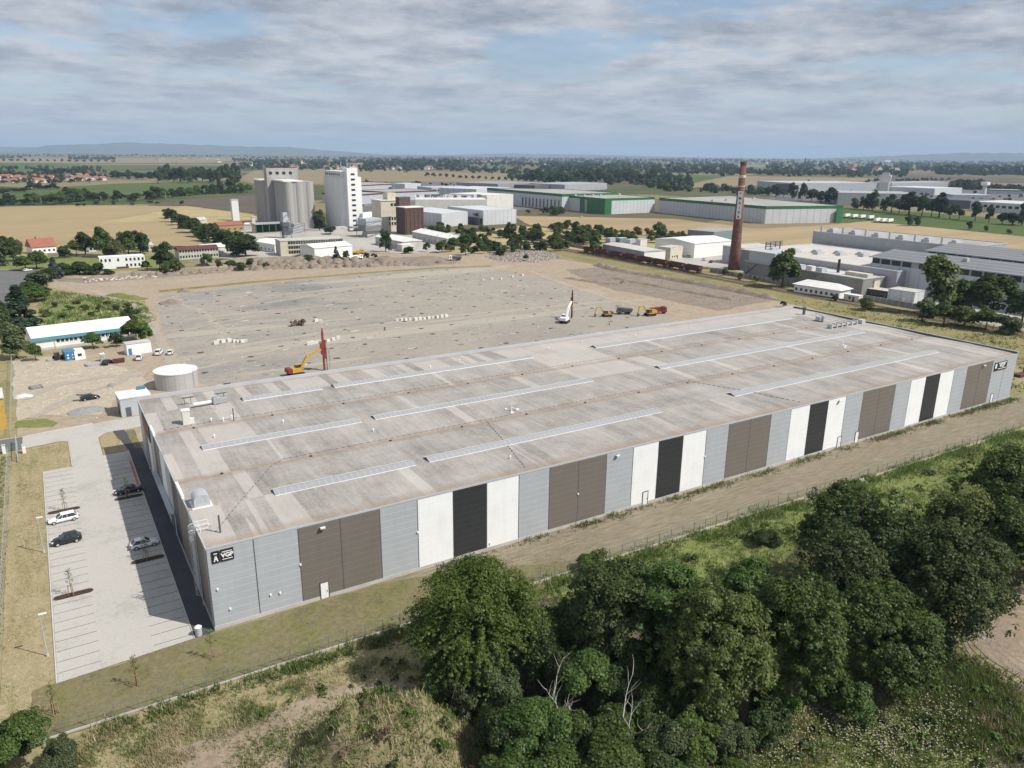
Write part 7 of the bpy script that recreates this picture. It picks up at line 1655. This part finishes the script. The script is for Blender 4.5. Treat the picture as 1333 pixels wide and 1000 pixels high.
# avenue dots across the far fields
trow([(556+i*8.5, 229.5+i*.45+rg.uniform(-.5,.5), 4.5, 4.5) for i in range(16)], 'round', 'small round tree of the far avenue behind the halls', 'far avenue behind the halls')
trow([(5+i*9.5, 210+i*.08, 3.2, 4) for i in range(16)], 'round', 'small round tree of the far avenue on the left', 'far avenue left')
# everything beyond: one mass of dark woods and hedges
def far_mass():
    q = np.random.default_rng(77); Vs = []; n0 = 0
    def strip(px0, py0, px1, py1, hpx, n, wid=0.):
        t = q.random(n); px = px0+(px1-px0)*t; py = py0+(py1-py0)*t+q.normal(size=n)*wid
        for u, v in zip(px, py):
            x, y = G(u, v); s = PJ(x, y)[2]; h = hpx*s*(.4+.6*q.random()); k = 26; d = q.normal(size=(k, 3)); d /= np.linalg.norm(d, axis=1)[:, None]
            w = h*(.55+.5*q.random()); pos = np.stack([x+d[:, 0]*w*.7, y+d[:, 1]*w*.7, h*.5+d[:, 2]*h*.5], 1)
            a = np.cross(d+q.normal(size=(k,3))*.5, q.normal(size=(k, 3))); a /= np.linalg.norm(a, axis=1)[:, None]; b = np.cross(d, a); sz = (h*(.22+.2*q.random(k)))[:, None]
            Q = np.empty((k, 4, 3)); Q[:, 0] = pos-a*sz; Q[:, 1] = pos+b*sz; Q[:, 2] = pos+a*sz; Q[:, 3] = pos-b*sz; Q[:, :, 2] = np.maximum(Q[:, :, 2], -.3); Vs.append(Q.reshape(-1, 3))
    strip(-10,229,140,225,6,60,2.5); strip(-10,233,80,236,5,40,2); strip(0,219,130,221,4,40,1); strip(90,207.5,150,207.8,4,50,.3); strip(-30,206,30,205.5,3,40,.4)
    strip(312,216,560,220,6,170,2.2); strip(330,213,520,214,5,110,1); strip(480,215,610,217,8,120,1.5); strip(560,220,690,224,5,80,1.5); strip(600,214,760,216,5,110,1)
    strip(660,230,900,238,8,190,3); strip(700,221,960,224,7,200,2.2); strip(700,215,960,218,5,180,1.5); strip(735,229,800,226,11,70,1.5); strip(840,241,900,246,8,60,2); strip(910,246,1000,252,7,60,2)
    strip(960,225,1180,228,7,170,1.4); strip(1000,219,1333,222,6,220,1.6); strip(1220,226,1345,226.5,10,170,1.0); strip(1240,245,1278,246,10,50,.8); strip(1285,245,1345,248,6,50,1); strip(1130,236,1240,234,3,50,.5)
    strip(1160,216,1345,214,4,160,1.0); strip(300,209,660,209,3,220,.8); strip(640,209,1000,211,3,220,1.0); strip(1000,212,1345,214,3,200,1); strip(-20,203,330,203.5,2,200,.5); strip(330,205.5,700,206.5,2,220,.5); strip(700,207,1345,210,2,380,.7)
    strip(1040,246,1330,262,4,90,5); strip(470,241,640,245,4,50,2)
    V = np.vstack(Vs); o = link('far_woods', npmesh('far_woods', V, np.arange(len(V)).reshape(-1, 4), ['leaf_far'])); o['kind'] = 'stuff'; tag(o, 'dark far woods and hedges running to the horizon', 'woods')
far_mass()
# pale villages and works at the limit of sight: tiny boxes in one mass
q = np.random.default_rng(9); mb = MB()
for i in range(170):
    px = q.uniform(200, 1333); py = q.uniform(205.5, 212)+px*.0055-1; x, y = G(px, py); s = PJ(x, y)[2]; w = s*q.uniform(.5, 2.2); mb.mat(int(q.integers(3))).box(x-w,x+w,y-w*.6,y+w*.6,-.3,s*q.uniform(.5,1.1))
o = mb.build('far_buildings', ['white','cream','tile']); o['kind'] = 'stuff'; tag(o, 'scatter of tiny pale buildings near the horizon', 'buildings')
xy = G(1153,211); t = thing('far_hall', 'bright white hall glinting near the right horizon', 'building', (*xy, 0)); MB().box(-60,60,-30,30,0,22).build('wall', 'white', t); MB().box(-62,62,-32,32,22,24).build('roof', 'white', t)

# ------------------------------------------------------------------ heaps, grass, weeds, haze
hp = [lump(40+i, 1, 1, 12, 6).mesh('earth_heap', 'heap', True) for i in range(4)]
def heaps(pts, label, grp, kk=None):
    for px, py, w, h in pts:
        o = link('earth_heap', hp[rg.randrange(4)]); xy = G(px, py); s = PJ(*xy)[2]; o.location = (*xy, -.05); o.scale = (w*s/2, w*s/2*rg.uniform(.7,1.1), h*s*1.05); o.rotation_euler = (0,0,rg.uniform(0,6)); tag(o, label, 'earth heap', grp)
heaps([(300+i*9.5+rg.uniform(-2,2), 352-i*.28+rg.uniform(-.8,.8), rg.uniform(12,19), rg.uniform(3.5,6)) for i in range(26)], 'earth heap in the tipped row along the far edge of the site', 'earth heaps in the far row')
heaps([(330+i*11, 345.5-i*.35+rg.uniform(-.8,.8), rg.uniform(16,24), rg.uniform(4.5,8)) for i in range(13)], 'earth heap in the back row before the beige office block', 'earth heaps in the back row')
heaps([(502,343,44,9.5)], 'largest dark earth heap beside the white truck', None)
heaps([(553,345,26,4),(575,342,20,4)], 'low earth heap below the dark grey truck', 'low heaps by the grey truck')
heaps([(222,395,28,5)], 'brown earth heap at the near left corner of the slab', None); heaps([(240,380,20,5)], 'grey gravel heap at the left slab edge', None)
heaps([(812,369,14,4)], 'dark earth heap behind the excavators on the right', None)
heaps([(1240,830,26,14)], 'small dark stump heap beside the meadow at the dirt track', None)
for px, py, w, h in ((383,424,12,6),(394,423,14,8)):
    xy = G(px, py); s = PJ(*xy)[2]; o = put_bush(bush_mesh(int(px), 1, 1, 900, .22, 'dry', 10), {383: 'smaller dry brown bush pile on the grey slab, left of two', 394: 'larger dry brown bush pile on the grey slab, right of two'}[px], xy, (w*s/2,w*s/2,h*s), 0, None, 'brush_pile', 'brush')
heaps([(175+i*11+rg.uniform(-2,2), 359-i*.45+rg.uniform(-.8,.8), rg.uniform(13,20), rg.uniform(3,5)) for i in range(12)], 'earth heap in the left part of the tipped row below the white office', 'earth heaps left in the row')
# rubble field and stones on the slab
def stones(name, xy, smin, smax, mats, seed, label):
    q = np.random.default_rng(seed); n = len(xy); base = np.array([(-1,-1,-.3),(1,-1,-.3),(1,1,-.3),(-1,1,-.3),(-.7,-.7,1),(.7,-.7,1),(.7,.7,1),(-.7,.7,1)]); fb = np.array([(4,5,6,7),(0,1,5,4),(1,2,6,5),(2,3,7,6),(3,0,4,7)])
    s = (smin+(smax-smin)*q.random(n)**2)[:, None, None]; V = base[None]*s*np.array([.6,.6,.45])*(.7+.6*q.random((n, 8, 3))); th = q.random(n)*6.28; c, s_ = np.cos(th)[:, None], np.sin(th)[:, None]
    X = V[:, :, 0]*c-V[:, :, 1]*s_+xy[:, 0:1]; Y = V[:, :, 0]*s_+V[:, :, 1]*c+xy[:, 1:2]; V = np.stack([X, Y, V[:, :, 2]], 2).reshape(-1, 3)
    Fq = (fb[None]+(np.arange(n)*8)[:, None, None]).reshape(-1, 4); o = link(name, npmesh(name, V, Fq, mats, np.repeat(q.integers(0, len(mats), n), 5))); o['kind'] = 'stuff'; return tag(o, label, 'rubble')
patch('rubble_field', GP((632,333),(650,324),(700,326),(735,335),(700,342),(650,341)), .03, 'rubble', 2, 1, 41)
stones('rubble', scatter(GP((632,335),(650,323),(700,325),(735,335),(700,342),(650,341)), 1500, 3), .3, 1.3, ['rubble','heap','heap','concrete_dark'], 4, 'pale broken concrete rubble at the far right corner of the slab')
stones('rubble', scatter(SLAB, 900, 5), .12, .55, ['concrete','rubble','concrete_dark','heap'], 6, 'loose stones and broken concrete strewn over the slab')
stones('rubble', scatter(GP((735,345),(800,352),(1000,392),(960,402),(860,385),(760,365)), 700, 7), .15, .7, ['heap','heap','concrete_dark','rubble'], 8, 'clods and stones on the torn earth right of the slab')
stones('rubble', scatter(GP((20,470),(200,480),(200,520),(170,545),(30,550)), 300, 9), .08, .3, ['concrete','offwhite','heap'], 10, 'small stones on the soil yard')
stones('rubble', scatter(GP((105,362),(205,355),(205,361),(110,368)), 300, 11), .2, .9, ['offwhite','concrete','heap'], 12, 'pale rubble on the berm below the white office')
stones('rubble', scatter(GP((1255,810),(1300,790),(1275,845)), 60, 13), .1, .6, ['rubble','concrete_dark'], 14, 'broken kerb stones at the dirt track edge')
# grass as stuff
def grass(name, poly, n, hs, mats, wts, wid, seed, label, zf=None, dens=None, blades=4, edge=.5):
    xy = scatter(poly, n, seed); q = np.random.default_rng(seed+500)
    if dens is not None: keep = q.random(len(xy)) < np.clip((fbm(xy[:, 0]*dens, xy[:, 1]*dens)-.30)*3.2, 0.03, 1); xy = xy[keep]
    xy = xy+q.normal(size=xy.shape)*edge; zs = np.zeros(len(xy)) if zf is None else np.maximum(zf(xy[:, 0], xy[:, 1]), 0)
    hh = hs[0]+(hs[1]-hs[0])*q.random(len(xy))*(.4+1.2*fbm(xy[:, 0]*.4+3, xy[:, 1]*.4))
    # kinds grow in drifts of their own
    f = fbm(xy[:, 0]*.22+seed, xy[:, 1]*.22)*.75+q.random(len(xy))*.35; f = np.argsort(np.argsort(f))/max(1, len(f)); mi = np.searchsorted(np.cumsum(wts)/np.sum(wts), f).clip(0, len(mats)-1)
    o = tufts(name, xy, zs, hh, mats, mi, wid, seed, blades); o['kind'] = 'stuff'; return tag(o, label, 'grass')
def umbels(name, poly, n, seed, label):
    xy = scatter(poly, n, seed); q = np.random.default_rng(seed); keep = q.random(n) < np.clip((fbm(xy[:, 0]*.45, xy[:, 1]*.45)-.44)*5, .01, .8); xy = xy[keep]; xy = xy+q.normal(size=xy.shape)*1.6; n = len(xy)
    z = .55+.5*q.random(n); V = np.empty((n, 4, 3)); th = q.random(n)*6.28; r = .05+.07*q.random(n)
    for k in range(4): V[:, k, 0] = xy[:, 0]+np.cos(th+k*1.57)*r; V[:, k, 1] = xy[:, 1]+np.sin(th+k*1.57)*r; V[:, k, 2] = z+.08*(q.random(n)-.5)
    o = link(name, npmesh(name, V.reshape(-1, 3), np.arange(4*n).reshape(-1, 4), ['flower'])); o['kind'] = 'stuff'; return tag(o, label, 'flowers')
grass('grass', [(-3,-44),(24,-44),(24,-23),(-3,-23)], 17000, (.22,.75), ['straw','grass','weed','straw','grass','weed','straw'], [2,2,2,2,3,2,2], .10, 1, 'long dry and green grass on the spoil mound', mound_h, .6, 4, 1.3)
grass('grass', GP((60,1040),(60,975),(520,850),(560,870),(470,880),(200,1010)), 9000, (.2,.6), ['straw','grass','weed'], [4,3,1], .07, 2, 'dry rough grass below the left fence', None, .5)
grass('weeds', [(-15,-12.3),(44,-13.1),(44,-14.4),(-15,-13.8)], 2600, (.3,1.0), ['weed','grass','straw'], [3,2,1], .13, 3, 'green weeds growing along the left stretch of fence', None, .35, 4, .7)
grass('weeds', [(44,-12.9),(210,-15.4),(210,-17.5),(44,-15)], 6500, (.4,1.2), ['weed','grass'], [2,2], .17, 4, 'green weeds growing along the right stretch of fence', None, .3, 4, .9)
grass('grass', [(40,-14),(212,-16),(240,-30),(150,-36),(90,-36),(60,-32),(44,-24)], 26000, (.25,.75), ['grass','straw','weed','grass'], [4,2,2,3], .13, 5, 'sunlit meadow grass behind the front trees', None, .3, 4, 1.2)
grass('grass', GP((900,1060),(990,950),(1100,905),(1180,850),(1240,850),(1333,900),(1400,960),(1333,1100)), 19000, (.25,.8), ['grass','weed','grass','straw'], [3,3,3,2], .09, 6, 'meadow grass in the lower right corner', None, .5, 4, 1.2)
umbels('wild_flowers', GP((950,1020),(1010,955),(1110,905),(1170,870),(1230,900),(1270,1000)), 7000, 7, 'cream white umbel flowers in the lower right meadow')
grass('weeds', GP((1180,880),(1200,850),(1260,850),(1333,930),(1333,980),(1230,970)), 6000, (.35,1.0), ['weed','grass','weed','straw'], [4,3,3,1], .14, 8, 'tall green nettles between flowers and dirt track', None, .45, 4, 1.8)
grass('weeds', [(30,-.5),(204,-.5),(204,-2.2),(60,-1.6)], 2600, (.2,.8), ['weed','grass','straw'], [3,2,1], .13, 9, 'green weeds along the foot of the warehouse front', None, .18)
grass('grass', [(-20,-11),(60,-11.6),(60,-1.2),(-2.5,-.8),(-18,-1.8)], 7000, (.06,.16), ['grass','straw'], [3,2], .06, 10, 'thin short lawn below the parking lot', None, .35)
grass('grass', [(-24.2,-11),(-18.7,-11),(-18.7,72),(-13.8,72.4),(-13.8,88),(-22.5,88)], 9000, (.06,.2), ['straw','straw','grass'], [4,3,2], .08, 11, 'dry mown grass strip left of the parking lot', None, .3)
grass('grass', [(-60,-20),(-24.6,-20),(-24.6,86),(-60,86)], 9000, (.15,.4), ['grass','weed'], [3,2], .14, 12, 'lush grass beyond the left fence')
grass('grass', [(-60,-80),(60,-80),(44,-30),(24,-24),(-4,-24),(-24,-14),(-60,-14)], 14000, (.2,.6), ['grass','straw','weed'], [3,3,2], .09, 13, 'rough grass nearest the camera', None, .4)
grass('grass', [(212,-16),(330,-40),(330,60),(300,60),(275,120),(264,125),(264,72),(206,72),(206,0)], 9000, (.3,.9), ['grass','straw','weed'], [3,3,2], .3, 14, 'rough grass of the railway verge right of the warehouse', None, .12)
grass('weeds', GP((62,378),(130,387),(188,396),(200,420),(190,436),(60,426),(50,400)), 5000, (.3,1.2), ['weed','grass','straw'], [3,3,2], .3, 15, 'weeds on the fallow ground behind the barn', None, .12)
wb = [bush_mesh(70+k, .55, .7, 420, .10, lf, 12) for k, lf in enumerate(('leaf_bright','leaf','leaf_grey','dry'))]
q = np.random.default_rng(31)
for i, p in enumerate(scatter([(1,-43),(20,-43),(20,-26),(4,-25)], 46, 8)):
    s_ = q.uniform(.7, 1.6); put_bush(wb[int(q.choice([0,0,1,1,2,3]))], 'small leafy weed clump growing on the spoil mound', p, (s_, s_, s_*q.uniform(.7,1.2)), q.uniform(0,6), 'weed clumps on the spoil mound', 'weed_clump', 'weed', float(max(0, mound_h(p[0], p[1]))))
for i, p in enumerate(scatter(GP((200,985),(520,855),(560,880),(300,960)), 14, 9)):
    s_ = q.uniform(.6, 1.3); put_bush(wb[int(q.choice([0,1,2]))], 'small green weed clump between fence and bare path', p, (s_, s_, s_*.9), q.uniform(0,6), 'weed clumps by the path', 'weed_clump', 'weed')
for i, p in enumerate(scatter([(46,-15.5),(200,-17),(150,-30),(70,-27)], 26, 10)):
    s_ = q.uniform(.8, 2.4); put_bush(wb[int(q.choice([0,0,1,2]))], 'green weed clump in the sunlit meadow by the fence', p, (s_, s_, s_*.8), q.uniform(0,6), 'weed clumps in the meadow', 'weed_clump', 'weed')
for i, p in enumerate(scatter(GP((1000,985),(1180,860),(1240,855),(1333,930),(1333,1000)), 90, 12)):
    s_ = q.uniform(.7, 1.7); put_bush(wb[int(q.choice([0,0,1,2]))], 'green weed clump in the lower right meadow', p, (s_, s_, s_*.9), q.uniform(0,6), 'weed clumps lower right', 'weed_clump', 'weed')
# foot things
o = MB().box(-3.2,3.2,-1,1,.2,.8).box(-3,3,-.9,.9,0,.2).box(1.9,3.1,-.95,.95,.8,2.0).build('work_trailer', 'rust'); o.location = (*G(1331,489), 0); tag(o, 'rusty orange trailer on dirt right of the warehouse end', 'trailer')
# tiny parked cars between the far halls, too small to show parts
sm = []
for k, pm_ in enumerate(('whitecar','blackcar','silver','red','blue')):
    mb = MB(); mb.box(-2.2,2.2,-.88,.88,.25,.9); mb.mat(1).add([(-1.9,-.8,.9),(1.1,-.8,.9),(1.1,.8,.9),(-1.9,.8,.9),(-1.5,-.66,1.45),(.4,-.66,1.45),(.4,.66,1.45),(-1.5,.66,1.45)], [(0,1,5,4),(1,2,6,5),(2,3,7,6),(3,0,4,7)])
    mb.mat(0).box(-1.5,.4,-.66,.66,1.45,1.5); mb.mat(2)
    for x in (-1.4,1.4): mb.box(x-.32,x+.32,-.92,.92,0,.6)
    sm.append(mb.mesh('parked_car', [pm_, 'glass', 'rubber']))
q = np.random.default_rng(55)
def lot(px0, py0, px1, py1, n, where, grp):
    for i in range(n):
        t = (i+q.uniform(-.2,.2))/n; k = int(q.integers(5)); o = link('parked_car', sm[k]); o.location = (*G(px0+(px1-px0)*t, py0+(py1-py0)*t+q.uniform(-.25,.25)), -.1); o.rotation_euler = (0,0,q.uniform(-.1,.1)+.4); s_ = q.uniform(1.,1.2); o.scale = (s_,s_,s_)
        tag(o, ['white','black','silver','red','blue'][k]+' car in the far car park '+where, 'car', grp+' '+['white','black','silver','red','blue'][k])
lot(638,264,692,262.5,14,'between beige block and green hall','cars by the green hall'); lot(642,267,690,266,12,'between beige block and green hall','cars by the green hall'); lot(472,268,500,267,9,'right of the white silo tower','cars by the silo'); lot(1225,256,1285,258,12,'before the low pale far hall','cars at the right halls')
# slender poles
for px, py, top, lb in ((54,266,259,'slender pale pole in the hedgerow, leftmost of three'),(132,263,256,'slender pale pole in the hedgerow, middle of three'),(216,259,250,'slender pale pole in the hedgerow, rightmost of three'),(1128,404,388,'thin pole by the railway wall near the pale cabin'),(652,333,308,'thin lamp pole among the thicket right of the grey sheds'),(972,251,231,'tall thin mast between the green hall and the far halls'),(570,322,306,'thin lamp pole at the right grey shed')):
    xy = G(px, py); h = HT(xy, top); t = thing('utility_pole', lb, 'pole', (*xy, 0)); s_ = max(1., PJ(*xy)[2]/.9); MB().tube([(0,0,-.1),(0,0,h)], [.17*s_,.11*s_], 6).build('mast', 'concrete', t); MB().box(-.7*s_,.7*s_,-.12,.12,h-.3,h).build('cross_arm', 'lgrey', t)
# ---- air
hz = MB().box(-27200,27200,-27200,27200,-3,420).build('haze', 'white'); hz.data.materials.clear()
hm_ = bpy.data.materials.new('haze_air'); hm_.use_nodes = True; nt = hm_.node_tree; nt.nodes.clear(); pv = nt.nodes.new('ShaderNodeVolumePrincipled')
pv.inputs['Color'].default_value = (.56,.75,1,1); pv.inputs['Density'].default_value = .00006; ou = nt.nodes.new('ShaderNodeOutputMaterial'); nt.links.new(pv.outputs[0], ou.inputs['Volume'])
hz.data.materials.append(hm_); hz['kind'] = 'stuff'; tag(hz, 'thin blue summer haze over the plain', 'haze'); hz.display_type = 'WIRE'
